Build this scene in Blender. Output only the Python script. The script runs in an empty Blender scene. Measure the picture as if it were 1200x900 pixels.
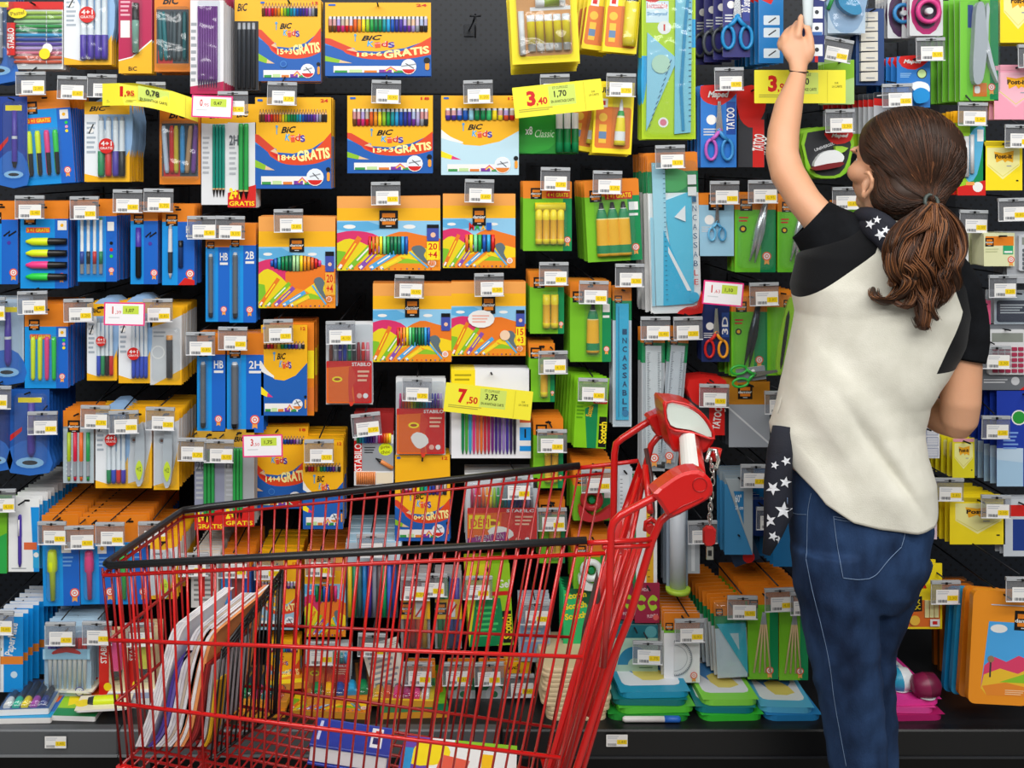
import bpy, math, random
from mathutils import Vector, Matrix
random.seed(7)
PI = math.pi
sc = bpy.context.scene
COL = sc.collection
F = 1200.0; HC = 1.5; VX = 505.0; VY = 205.0      # focal length in pixels of the 1200x900 frame, eye height, horizon point

def P(px, py, d):
    return Vector(((px - VX) / F * d, d, HC - (py - VY) / F * d))

# ------------------------------------------------------------------ materials
HEX = dict(K='08080a', W='f0efec', Y='f6b717', y='fbe21f', O='e5821c', o='f0a552', B='1193e2', b='1665c8', N='14205f',
           C='2ba5dc', c='bfe2f1', R='d41f1b', P='b81750', p='f03b86', G='76bf22', g='0b8a50', v='4a35a0', V='b3a0da',
           S='9da2a9', s='d3d6d9', D='33363c', L='dcef1a', T='e2b47c', F='2bcf45', t='0e9aa0', q='fbf2a0', k='1c1e22',
           m='7a4a22', e='f7f3d8', a='e9572c', d='0a5f38', l='9ed9ee', i='5c2b86', h='ffd9e6', n='c9a06a')
MATS = {}
def lin(h):
    o = []
    for i in (0, 2, 4):
        c = int(h[i:i+2], 16) / 255
        o.append(c / 12.92 if c <= .04045 else ((c + .055) / 1.055) ** 2.4)
    return (*o, 1)
def mat(key, rough=.38, metal=0, coat=0, bump=0, bscale=60, spec=.5, name=None):
    """one plain material per printed or moulded colour"""
    kk = (key, rough, metal, coat, bump, bscale, spec)
    if kk in MATS: return MATS[kk]
    m = bpy.data.materials.new(name or 'colour_' + key); m.use_nodes = True
    b = m.node_tree.nodes['Principled BSDF']
    b.inputs['Base Color'].default_value = lin(HEX.get(key, key))
    b.inputs['Roughness'].default_value = rough; b.inputs['Metallic'].default_value = metal
    b.inputs['Coat Weight'].default_value = coat; b.inputs['Specular IOR Level'].default_value = spec
    if bump:
        nt = m.node_tree; n = nt.nodes.new('ShaderNodeTexNoise'); n.inputs['Scale'].default_value = bscale
        tc = nt.nodes.new('ShaderNodeTexCoord'); bu = nt.nodes.new('ShaderNodeBump')
        bu.inputs['Strength'].default_value = bump; bu.inputs['Distance'].default_value = .01
        nt.links.new(tc.outputs['Object'], n.inputs['Vector']); nt.links.new(n.outputs['Fac'], bu.inputs['Height'])
        nt.links.new(bu.outputs['Normal'], b.inputs['Normal'])
    MATS[kk] = m
    return m
def clearmat(name, tint, clear, rough=.12, bump=.25, bscale=35):
    """thin clear plastic: lets most light straight through and shines at the surface"""
    if name in MATS: return MATS[name]
    m = bpy.data.materials.new(name); m.use_nodes = True; nt = m.node_tree; nt.nodes.clear()
    out = nt.nodes.new('ShaderNodeOutputMaterial'); mix = nt.nodes.new('ShaderNodeMixShader')
    tr = nt.nodes.new('ShaderNodeBsdfTransparent'); tr.inputs[0].default_value = lin(tint)
    pb = nt.nodes.new('ShaderNodeBsdfPrincipled'); pb.inputs['Base Color'].default_value = lin(tint)
    pb.inputs['Roughness'].default_value = rough; pb.inputs['Specular IOR Level'].default_value = 1.0
    gl = nt.nodes.new('ShaderNodeBsdfGlossy'); gl.inputs['Roughness'].default_value = rough; m2 = nt.nodes.new('ShaderNodeMixShader')
    fr = nt.nodes.new('ShaderNodeLayerWeight'); fr.inputs[0].default_value = .5
    pw = nt.nodes.new('ShaderNodeMath'); pw.operation = 'POWER'; pw.inputs[1].default_value = 5
    ml = nt.nodes.new('ShaderNodeMath'); ml.operation = 'MULTIPLY_ADD'; ml.inputs[1].default_value = .28; ml.inputs[2].default_value = .05
    nt.links.new(fr.outputs['Facing'], pw.inputs[0]); nt.links.new(pw.outputs[0], ml.inputs[0])
    mix.inputs[0].default_value = 1 - clear
    n = nt.nodes.new('ShaderNodeTexNoise'); n.inputs['Scale'].default_value = bscale; n.inputs['Detail'].default_value = 1
    tc = nt.nodes.new('ShaderNodeTexCoord'); bu = nt.nodes.new('ShaderNodeBump')
    bu.inputs['Strength'].default_value = bump; bu.inputs['Distance'].default_value = .02
    nt.links.new(tc.outputs['Object'], n.inputs['Vector']); nt.links.new(n.outputs['Fac'], bu.inputs['Height'])
    for q in (pb, gl, fr): nt.links.new(bu.outputs['Normal'], q.inputs['Normal'])
    nt.links.new(tr.outputs[0], mix.inputs[1]); nt.links.new(pb.outputs[0], mix.inputs[2])
    nt.links.new(ml.outputs[0], m2.inputs[0]); nt.links.new(mix.outputs[0], m2.inputs[1]); nt.links.new(gl.outputs[0], m2.inputs[2]); nt.links.new(m2.outputs[0], out.inputs[0])
    MATS[name] = m
    return m
def CLEAR(): return clearmat('clear_blister', 'f4f8fa', .97)
def HOLD(): return clearmat('price_holder_plastic', 'e0e2e6', .86, .15, 0)
def BAG(): return clearmat('clear_bag', 'eef2f5', .97, .1, .7, 22)

# ------------------------------------------------------------------ text outlines
TX = {}
def text_shape(s, bold=0, shear=0):
    k = (s, bold, shear)
    if k not in TX:
        cu = bpy.data.curves.new('lettering', 'FONT'); cu.body = s; cu.resolution_u = 2; cu.offset = bold; cu.shear = shear
        ob = bpy.data.objects.new('lettering', cu)
        me = bpy.data.meshes.new_from_object(ob)
        vs = [(v.co.x, v.co.y) for v in me.vertices]; fs = [tuple(p.vertices) for p in me.polygons]
        bpy.data.objects.remove(ob); bpy.data.curves.remove(cu); bpy.data.meshes.remove(me)
        if vs:
            x0 = min(v[0] for v in vs); x1 = max(v[0] for v in vs); y0 = min(v[1] for v in vs); y1 = max(v[1] for v in vs)
            vs = [((x - x0) / max(x1 - x0, 1e-6), (y - y0) / max(y1 - y0, 1e-6)) for x, y in vs]
        TX[k] = (vs, fs)
    return TX[k]

# ------------------------------------------------------------------ mesh builder
class M:
    def __init__(s): s.v = []; s.f = []; s.m = []; s.mats = []; s.sm = []
    def mi(s, m):
        if isinstance(m, str): m = mat(m)
        if m not in s.mats: s.mats.append(m)
        return s.mats.index(m)
    def add(s, vs, fs, m, smooth=False):
        b = len(s.v); s.v.extend(tuple(v) for v in vs); k = s.mi(m)
        for f in fs: s.f.append(tuple(b + i for i in f)); s.m.append(k); s.sm.append(smooth)
    def box(s, x0, y0, z0, x1, y1, z1, m):
        s.add([(x0,y0,z0),(x1,y0,z0),(x1,y1,z0),(x0,y1,z0),(x0,y0,z1),(x1,y0,z1),(x1,y1,z1),(x0,y1,z1)],
              [(0,3,2,1),(4,5,6,7),(0,1,5,4),(1,2,6,5),(2,3,7,6),(3,0,4,7)], m)
    def bbox(s, x0, y0, z0, x1, y1, z1, m, c=.004, M4=None):
        """box with chamfered edges"""
        vs = []; idx = {}
        for sx in (0, 1):
            for sy in (0, 1):
                for sz in (0, 1):
                    X, Y_, Z = (x0, x1)[sx], (y0, y1)[sy], (z0, z1)[sz]
                    dx, dy, dz = (c, -c)[sx], (c, -c)[sy], (c, -c)[sz]
                    for k, q in enumerate(((X, Y_ + dy, Z + dz), (X + dx, Y_, Z + dz), (X + dx, Y_ + dy, Z))):
                        idx[(sx, sy, sz, k)] = len(vs); vs.append(q)
        if M4: vs = [tuple(M4 @ Vector(q)) for q in vs]
        I = lambda *a: idx[a]; fs = []
        for a in (0, 1):
            fs.append((I(a,0,0,0), I(a,1,0,0), I(a,1,1,0), I(a,0,1,0)))
            fs.append((I(0,a,0,1), I(1,a,0,1), I(1,a,1,1), I(0,a,1,1)))
            fs.append((I(0,0,a,2), I(1,0,a,2), I(1,1,a,2), I(0,1,a,2)))
            for b in (0, 1):
                fs.append((I(a,b,0,0), I(a,b,1,0), I(a,b,1,1), I(a,b,0,1)))
                fs.append((I(a,0,b,0), I(a,1,b,0), I(a,1,b,2), I(a,0,b,2)))
                fs.append((I(0,a,b,1), I(1,a,b,1), I(1,a,b,2), I(0,a,b,2)))
                for e in (0, 1): fs.append((I(a,b,e,0), I(a,b,e,1), I(a,b,e,2)))
        s.add(vs, fs, m)
    def prism(s, out, y0, y1, m, side=None):
        """outline (x,z) pushed from y0 to y1"""
        n = len(out); vs = [(x, y0, z) for x, z in out] + [(x, y1, z) for x, z in out]
        s.add(vs, [tuple(range(n)), tuple(range(2*n-1, n-1, -1))], m)
        s.add(vs, [(i, i+n, (i+1) % n + n, (i+1) % n) for i in range(n)], side or m)
    def lathe(s, prof, base, axis, m, seg=10, col=None, flat=1.0):
        """prof: (t, r[, mat[, mat_right]]) along axis from base"""
        ax = Vector(axis); L = ax.length; a = ax.normalized()
        u = Vector((0, 1, 0)); w = a.cross(u)
        if w.length < .1: u = Vector((1, 0, 0)); w = a.cross(u)
        w.normalize(); u = w.cross(a)
        rings = []
        for pr in prof:
            c = Vector(base) + ax * pr[0]; st = len(s.v)
            s.v.extend(tuple(c + w * math.cos(2*PI*k/seg) * pr[1] + u * math.sin(2*PI*k/seg) * pr[1] * flat) for k in range(seg)); rings.append(st)
        for i in range(len(prof) - 1):
            mm = prof[i+1][2] if len(prof[i+1]) > 2 else m; mr = prof[i+1][3] if len(prof[i+1]) > 3 else mm
            k0, k1 = s.mi(mm), s.mi(mr)
            for k in range(seg):
                j = (k + 1) % seg; s.f.append((rings[i]+k, rings[i]+j, rings[i+1]+j, rings[i+1]+k))
                s.m.append(k1 if seg/4 <= k < seg*.8 else k0); s.sm.append(True)
        for st, rv in ((rings[0], -1), (rings[-1], 1)):
            s.f.append(tuple(range(st, st+seg))[::rv]); s.m.append(s.mi(prof[0][2] if len(prof[0]) > 2 and rv < 0 else (prof[-1][2] if len(prof[-1]) > 2 else m))); s.sm.append(False)
    def tube(s, pts, r, m, seg=7, closed=False, sc2=1.0):
        pts = [Vector(p) for p in pts]; n = len(pts); rings = []; pu = None
        for i, p in enumerate(pts):
            if closed: t = pts[(i+1) % n] - pts[i-1]
            else: t = pts[min(i+1, n-1)] - pts[max(i-1, 0)]
            t.normalize()
            if pu is None: pu = t.orthogonal().normalized()
            u = (pu - t * pu.dot(t))
            u = u.normalized() if u.length > 1e-6 else t.orthogonal().normalized()
            pu = u; w = t.cross(u); rr = r[i] if isinstance(r, (list, tuple)) else r
            rings.append(len(s.v)); s.v.extend(tuple(p + u*math.cos(2*PI*k/seg)*rr + w*math.sin(2*PI*k/seg)*rr*sc2) for k in range(seg))
        k0 = s.mi(m)
        for i in range(n if closed else n - 1):
            a, b = rings[i], rings[(i+1) % n]
            for k in range(seg):
                j = (k+1) % seg; s.f.append((a+k, a+j, b+j, b+k)); s.m.append(k0); s.sm.append(True)
        if not closed:
            s.f.append(tuple(range(rings[0], rings[0]+seg))[::-1]); s.m.append(k0); s.sm.append(False)
            s.f.append(tuple(range(rings[-1], rings[-1]+seg))); s.m.append(k0); s.sm.append(False)
    def mesh(s, name):
        me = bpy.data.meshes.new(name); me.from_pydata(s.v, [], s.f)
        for m in s.mats: me.materials.append(m)
        me.polygons.foreach_set('material_index', s.m); me.polygons.foreach_set('use_smooth', s.sm); me.update()
        return me
    def build(s, name, parent=None, loc=None):
        o = bpy.data.objects.new(name, s.mesh(name)); COL.objects.link(o)
        if parent: o.parent = parent
        if loc: o.location = loc
        return o

def tag(o, label=None, cat=None, group=None, kind=None):
    if label: o['label'] = label
    if cat: o['category'] = cat
    if group: o['group'] = group
    if kind: o['kind'] = kind
    return o
def empty(name, loc, rz=0):
    o = bpy.data.objects.new(name, None); COL.objects.link(o); o.location = loc; o.rotation_euler.z = rz; o.empty_display_size = .05
    return o
def smooth_closed(pts, k=4, closed=True):
    n = len(pts); out = []
    for i in range(n if closed else n - 1):
        if closed: p0, p1, p2, p3 = pts[i-1], pts[i], pts[(i+1) % n], pts[(i+2) % n]
        else: p0, p1, p2, p3 = pts[max(i-1, 0)], pts[i], pts[i+1], pts[min(i+2, n-1)]
        for j in range(k):
            t = j / k
            out.append(tuple(.5*((2*b) + (-a+c)*t + (2*a-5*b+4*c-d)*t*t + (-a+3*b-3*c+d)*t**3) for a, b, c, d in zip(p0, p1, p2, p3)))
    if not closed: out.append(tuple(pts[-1]))
    return out
def rrect(x0, z0, x1, z1, r, k=4):
    r = min(r, abs(x1-x0)/2.01, abs(z1-z0)/2.01); out = []
    for cx, cz, a0 in ((x1-r, z1-r, 0), (x0+r, z1-r, 90), (x0+r, z0+r, 180), (x1-r, z0+r, 270)):
        for i in range(k+1):
            a = math.radians(a0 + 90*i/k); out.append((cx + r*math.cos(a), cz + r*math.sin(a)))
    return out

# ------------------------------------------------------------------ a printed pack: artwork in fractions of its face, u to the right, v down
class Pack(M):
    def __init__(s, wpx, hpx, d, t, base='W', cr=1.5, shape=None):
        super().__init__(); s.s = d / F; s.W = wpx * s.s; s.H = hpx * s.s; s.wp = wpx; s.hp = hpx; s.t = t; s.k = 0; s.parts = []
        s.y = 0.0
        if shape: out = [s.xy(u, v) for u, v in shape]
        else: out = rrect(-s.W/2, -s.H, s.W/2, 0, cr * s.s)
        s.out = out
        s.prism(out, 0, t, base)
        s.nb = (len(s.v), len(s.f))
    def xy(s, u, v): return ((u - .5) * s.W, -v * s.H)
    def lay(s): s.k += 1; return -s.k * .00005
    def p(s, pts, c, sm=0):
        if sm: pts = smooth_closed(pts, sm)
        y = s.lay(); s.add([(s.xy(u, v)[0], y, s.xy(u, v)[1]) for u, v in pts], [tuple(range(len(pts)))], c)
    def r(s, x0, y0, x1, y1, c): s.p([(x0, y0), (x0, y1), (x1, y1), (x1, y0)], c)
    def rr(s, x0, y0, x1, y1, c, rad=2):
        q = rrect(x0*s.wp, y0*s.hp, x1*s.wp, y1*s.hp, rad, 2); s.p([(a/s.wp, b/s.hp) for a, b in q], c)
    def e(s, cx, cy, rpx, c, ry=None, n=14):
        ry = ry or rpx; s.p([(cx + rpx/s.wp*math.cos(2*PI*i/n), cy + ry/s.hp*math.sin(2*PI*i/n)) for i in range(n)], c)
    def t_(s, txt, x0, y0, x1, y1, c, rot=0, bold=.02, shear=0):
        vs, fs = text_shape(txt, bold, shear); y = s.lay()
        cx, cy = (x0+x1)/2, (y0+y1)/2; w, h = (x1-x0)*s.wp, (y1-y0)*s.hp; ca, sa = math.cos(math.radians(rot)), math.sin(math.radians(rot)); o = []
        for a, b in vs:
            X, Y_ = (a-.5)*w, (b-.5)*h; X, Y_ = X*ca - Y_*sa, X*sa + Y_*ca
            px, pz = s.xy(cx, cy); o.append((px + X*s.s, y, pz + Y_*s.s))
        s.add(o, fs, c)
    def ln(s, pts, wpx, c):
        """thick line through fractional points"""
        q = [(u*s.wp, v*s.hp) for u, v in pts]; L = []; R = []
        for i, (x, y) in enumerate(q):
            a = q[max(i-1, 0)]; b = q[min(i+1, len(q)-1)]; dx, dy = b[0]-a[0], b[1]-a[1]; l = math.hypot(dx, dy) or 1
            nx, ny = -dy/l*wpx/2, dx/l*wpx/2; L.append(((x+nx)/s.wp, (y+ny)/s.hp)); R.append(((x-nx)/s.wp, (y-ny)/s.hp))
        y = s.lay(); n = len(L)
        s.add([(s.xy(*a)[0], y, s.xy(*a)[1]) for a in L + R], [(i, i+1, n+i+1, n+i) for i in range(n-1)], c)
    def small(s, x0, y0, x1, y1, n, c='S'):
        """rows of print too small to read"""
        h = (y1-y0)/n
        for i in range(n):
            e = x1 - (x1-x0)*(.05 + .3*((i*7) % 3)/3); s.r(x0, y0+h*i+h*.25, e, y0+h*i+h*.7, c)
    def slot(s, cy=.06, w=7, cx=.5): s.rr(cx-w/2/s.wp, cy-1.2/s.hp, cx+w/2/s.wp, cy+1.2/s.hp, 'K', 1)
    def part(s, name, mb, label=None): s.parts.append((name, mb, label))
    # solid things held on the face -------------------------------------------------
    def rod(s, name, u, v0, v1, wpx, segs, v=None, u1=None, lift=.25, seg=10, flat=1, label=None):
        """round thing from (u,v0) to (u1 or u, v1); segs = [(t, radius share, colour[, colour of its right side])]"""
        m = M(); r = wpx/2*s.s; x0, z0 = s.xy(u, v0); x1, z1 = s.xy(u if u1 is None else u1, v1)
        m.lathe([(q[0], q[1]*r, *[mat(c) for c in q[2:]]) for q in segs], (x0, -r*lift - .001, z0), (x1-x0, 0, z1-z0), mat('W'), seg, flat=flat)
        s.part(name, m, label)
    def slab(s, name, pts, c, th=.006, y=0, sm=0, label=None):
        if sm: pts = smooth_closed(pts, sm)
        m = M(); m.prism([s.xy(*q) for q in pts], -y-th, -y-.0003, mat(c) if isinstance(c, str) else c); s.part(name, m, label)
    def blister(s, x0, y0, x1, y1, dep=.012, rad=5, mt=None):
        """vacuum-formed clear bubble"""
        m = M(); mt = mt or CLEAR(); a = rrect(*s.xy(x0, y1), *s.xy(x1, y0), rad*s.s); cx = sum(q[0] for q in a)/len(a); cz = sum(q[1] for q in a)/len(a)
        n = len(a); e = min(.004, dep*.4); W2 = abs(s.xy(x1, 0)[0]-cx); H2 = abs(s.xy(0, y0)[1]-cz)
        b = [(cx + (x-cx)*(1-e/W2*.6), cz + (z-cz)*(1-e/H2*.6)) for x, z in a]; c = [(cx + (x-cx)*(1-e/W2*1.6), cz + (z-cz)*(1-e/H2*1.6)) for x, z in a]
        vs = [(x, -.0006, z) for x, z in a] + [(x, -dep+e, z) for x, z in b] + [(x, -dep, z) for x, z in c]
        m.add(vs, [(i, (i+1) % n, n+(i+1) % n, n+i) for i in range(n)] + [(n+i, n+(i+1) % n, 2*n+(i+1) % n, 2*n+i) for i in range(n)], mt, True)
        m.add(vs, [tuple(range(2*n, 3*n))], mt); s.part('blister', m)

def finish_pack(a, name, cat, desc, loc, n, pitch, roll=0, yaw=0, drift=.0015, plain=True, dx=0, dz=0, lean=0):
    root = a.build(name, None, loc); tag(root, desc, cat); root.rotation_euler = (lean, math.radians(roll), math.radians(yaw))
    for nm, mb, lab in a.parts:
        c = mb.build(nm, root)
        if lab: c['label'] = lab
    if n > 0:
        me = root.data
        if plain:      # the packs behind: the same card with only its first big colour fields printed
            b = M(); b.v = a.v; b.f = a.f; b.m = a.m; b.mats = a.mats; b.sm = a.sm
            keep = min(len(a.f), getattr(a, 'keep', a.nb[1] + 3)); b.f = a.f[:keep]; b.m = a.m[:keep]; b.sm = a.sm[:keep]
            vmax = max(max(f) for f in b.f) + 1; b.v = a.v[:vmax]
            me = b.mesh(name)
        root['group'] = None; del root['group']
        for i in range(1, n+1):
            c = bpy.data.objects.new(name, me); COL.objects.link(c)
            c.location = (loc[0] + random.uniform(-drift, drift) + dx*i, loc[1] + pitch*i, loc[2] + random.uniform(-drift, drift) + dz*i)
            c.rotation_euler = (lean, math.radians(roll + random.uniform(-.7, .7)), math.radians(yaw))
            tag(c, 'pack behind the ' + desc, cat, 'packs behind the ' + desc)
    return root
# ------------------------------------------------------------------ shared printed motifs
def logo(a, x, y, w, h=None):
    """black square stamp with an orange field and white lettering; x,y centre, w in pixels"""
    h = h or w; X, Y_ = w/2/a.wp, h/2/a.hp
    a.r(x-X, y-Y_, x+X, y+Y_, 'K'); a.r(x-X*.7, y-Y_*.68, x+X*.7, y+Y_*.6, 'O'); a.r(x-X*1.0, y-Y_*.2, x+X*1.0, y+Y_*.22, 'K')
    a.t_('damier', x-X*.95, y-Y_*.18, x+X*.95, y+Y_*.2, 'W'); a.r(x-X*.3, y+Y_*.72, x+X*.3, y+Y_*.82, 's')
def badge(a, x, y, r=5):
    a.p([(x-r*.45/a.wp, y), (x+r*.45/a.wp, y), (x+r*.55/a.wp, y+r*1.9/a.hp), (x, y+r*1.6/a.hp), (x-r*.55/a.wp, y+r*1.9/a.hp)], 'o')
    a.e(x, y, r, 'e9573a'); a.e(x, y, r*.72, 'W'); a.e(x, y, r*.45, 'e9573a'); a.e(x, y, r*.25, 'W')
def prohead(a, x, y, s=6):
    pass
def burst(a, x, y, r, l1='4+1', l2='GRATIS'):
    a.k = max(a.k, 232); a.e(x, y, r, 'R', n=16); X, Y_ = r/a.wp, r/a.hp
    a.t_(l1, x-X*.7, y-Y_*.62, x+X*.7, y-Y_*.02, 'W'); a.t_(l2, x-X*.8, y+Y_*.12, x+X*.8, y+Y_*.45, 'W', bold=.01)
def bic(a, x0, y0, x1, y1, c='K', rot=3):
    a.t_('BiC', x0, y0, x1, y1, c, rot, .03, .35)
def kidsword(a, x0, y0, x1, y1):
    for i, (ch, c) in enumerate(zip('Kids', ('C', 'a', 'R', 'v'))):
        w = (x1-x0)/4; dy = (y1-y0)*.15*(i % 2)
        for cc, o in (('W', .05), (c, .02)):
            a.t_(ch, x0+w*i, y0+dy, x0+w*(i+.95), y1-(y1-y0)*.15+dy, cc, (-8, 6, -4, 8)[i], o)
RAIN = ['7a4a22', 'b81750', 'e0357f', 'd41f1b', 'e5621c', 'f59a1c', 'fbe21f', '9fce2a', '2aa84a', '0b8a50', '0e9aa0', '2ba5dc', '1459b8', '2a3a9a', '4a35a0', '7a3aa0', 'b3a0da', '9da2a9', '3a2a20', '33363c']
PALE = ['c98a8a', 'd6a0a0', 'b3a0da', 'c0b0a0', 'e6c0a0', 'd8c8d8', 'a8b8d8', 'b8b0d0']
def kids(a, kind='pencil', n=18, txt='15+3 GRATIS', base='1c5fb4', x0=.05, x1=.95, y0=.08, y1=.2, num='12', body=None, top='Y', red=True, cols=None):
    """yellow and blue colouring carton with a window row of pencils or felt pens"""
    a.r(0, 0, 1, 1, top)
    B_ = base; S_ = max(0, y1 - .2)*.6; R_ = a.r, a.p, a.t_
    V = lambda v: v if v in (0, 1) else v + S_*(1-v)*1.6
    _p = lambda pts, c, sm=0: a.p([(x, V(y)) for x, y in pts], c, sm)
    _p([(0, .40), (.12, .5), (.3, .575), (.5, .59), (.75, .53), (1, .38), (1, 1), (0, 1)], B_)
    _p(smooth_closed([(0, .36), (.12, .46), (.28, .535)], 3, False) + [(.28, .56), (.12, .52), (0, .48)], 'W' if not red else '3a8ad0')
    if red:
        _p(smooth_closed([(.12, .50), (.3, .60), (.5, .625), (.75, .57), (1, .34)], 4, False) + smooth_closed([(1, .64), (.8, .705), (.55, .725), (.35, .70), (.2, .62)], 4, False), 'e0481c')
        _p([(.2, .58), (.42, .62), (.3, .66)], 'R')
        _p([(0, .36), (.05, .37), (.27, .54), (.25, .58), (.18, .58), (0, .45)], 'd8442a'); _p([(.2, .56), (.26, .53), (.31, .6)], 'e8c49a')
        a.t_(txt.split(' ')[0], .30, V(.60), .54, V(.67), 'fff3a0', 2, .03); a.t_(txt.split(' ')[1], .55, V(.535), .985, V(.665), 'fff3a0', 7, .04)
    _p([(0, .66), (.15, .73), (.2, .77), (.12, .78), (0, .75)], '8fc22a' if red else 'fbe21f'); _p([(.14, .73), (.26, .785), (.13, .78)], 'e8c49a' if red else 'e0357f')
    # window and its contents
    a.rr(x0, y0, x1, y1, '2a2622', 3)
    w = (x1-x0)/n
    for i in range(n):
        mid = abs(i-(n-1)/2) < n*.26
        c = (cols or RAIN)[int(i*(len(cols or RAIN)-1)/max(n-1, 1))]
        u = x0 + w*(i+.5)
        if kind == 'pencil':
            a.rod('colour_pencil', u, y1, y0-(y1-y0)*.42, w*a.wp*.92, [(0, 1, c), (.58, 1, c), (.62, 1, 'T'), (.93, .3, 'T'), (.93, .3, c), (1, .05, c)], lift=-.3, seg=6)
        else:
            pc = PALE[i % 8] if not mid else c
            a.rod('felt_pen', u, y1, y0, w*a.wp*.94, [(0, 1, c), (.4, 1, c), (.42, 1, pc), (.82, .95, pc), (1, .8, 's')], lift=-.3, seg=6)
    yy = min(.48, max(.32, y1 + .085))
    for i, c in enumerate(('C',)): a.ln([(.285, yy-.03), (.285, yy+.05)], 1.2, '5aa0d0'); a.e(.285, yy-.035, 1.6, '5aa0d0')
    bic(a, .34, yy-.035, .54, yy+.035)
    kidsword(a, .40, yy+.045, .66, yy+.135)
    a.t_('GRATIS' if False else num, .86, .02, .96, .055, 'R', 0, .02)
    a.rr(.03, .02, .1, .045, 'b', 1)
    # foot strip
    a.r(.08, .865, .80, .955, 'W')
    for i, c in enumerate(('3a9a4a', 'c0e0a0', 'e08030', '7a3aa0', '3a9a4a')): a.r(.09+.14*i, .915 if i % 2 else .925, .21+.14*i, .955, c)
    a.ln([(.56, .935), (.62, .88), (.68, .935)], 1.5, 'e0357f'); a.ln([(.575, .935), (.62, .895), (.665, .935)], 1.2, 'fbe21f')
    r = min(a.wp*.115, a.hp*.105); a.e(.79, .875, r, 'W'); a.e(.79, .875, r*.92, 'e6eef6'); a.p([(.79+math.cos(t_)*r*.9/a.wp, .875+math.sin(t_)*r*.9/a.hp) for t_ in [PI*(.12+.76*i/10) for i in range(11)]], 'R' if red else 'e08030')
    a.ln([(.72, .87), (.86, .84)], 1.6, 'S'); a.ln([(.76, .83), (.84, .9)], 1, 'D')
    a.rr(.945, .82, .985, .92, 'f0a030', 2); a.e(.962, .79, a.wp*.03, 'K')
    if S_ < .02: a.e(.4, .79, a.wp*.055, '3f80cc'); a.e(.4, .79, a.wp*.04, B_)

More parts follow.
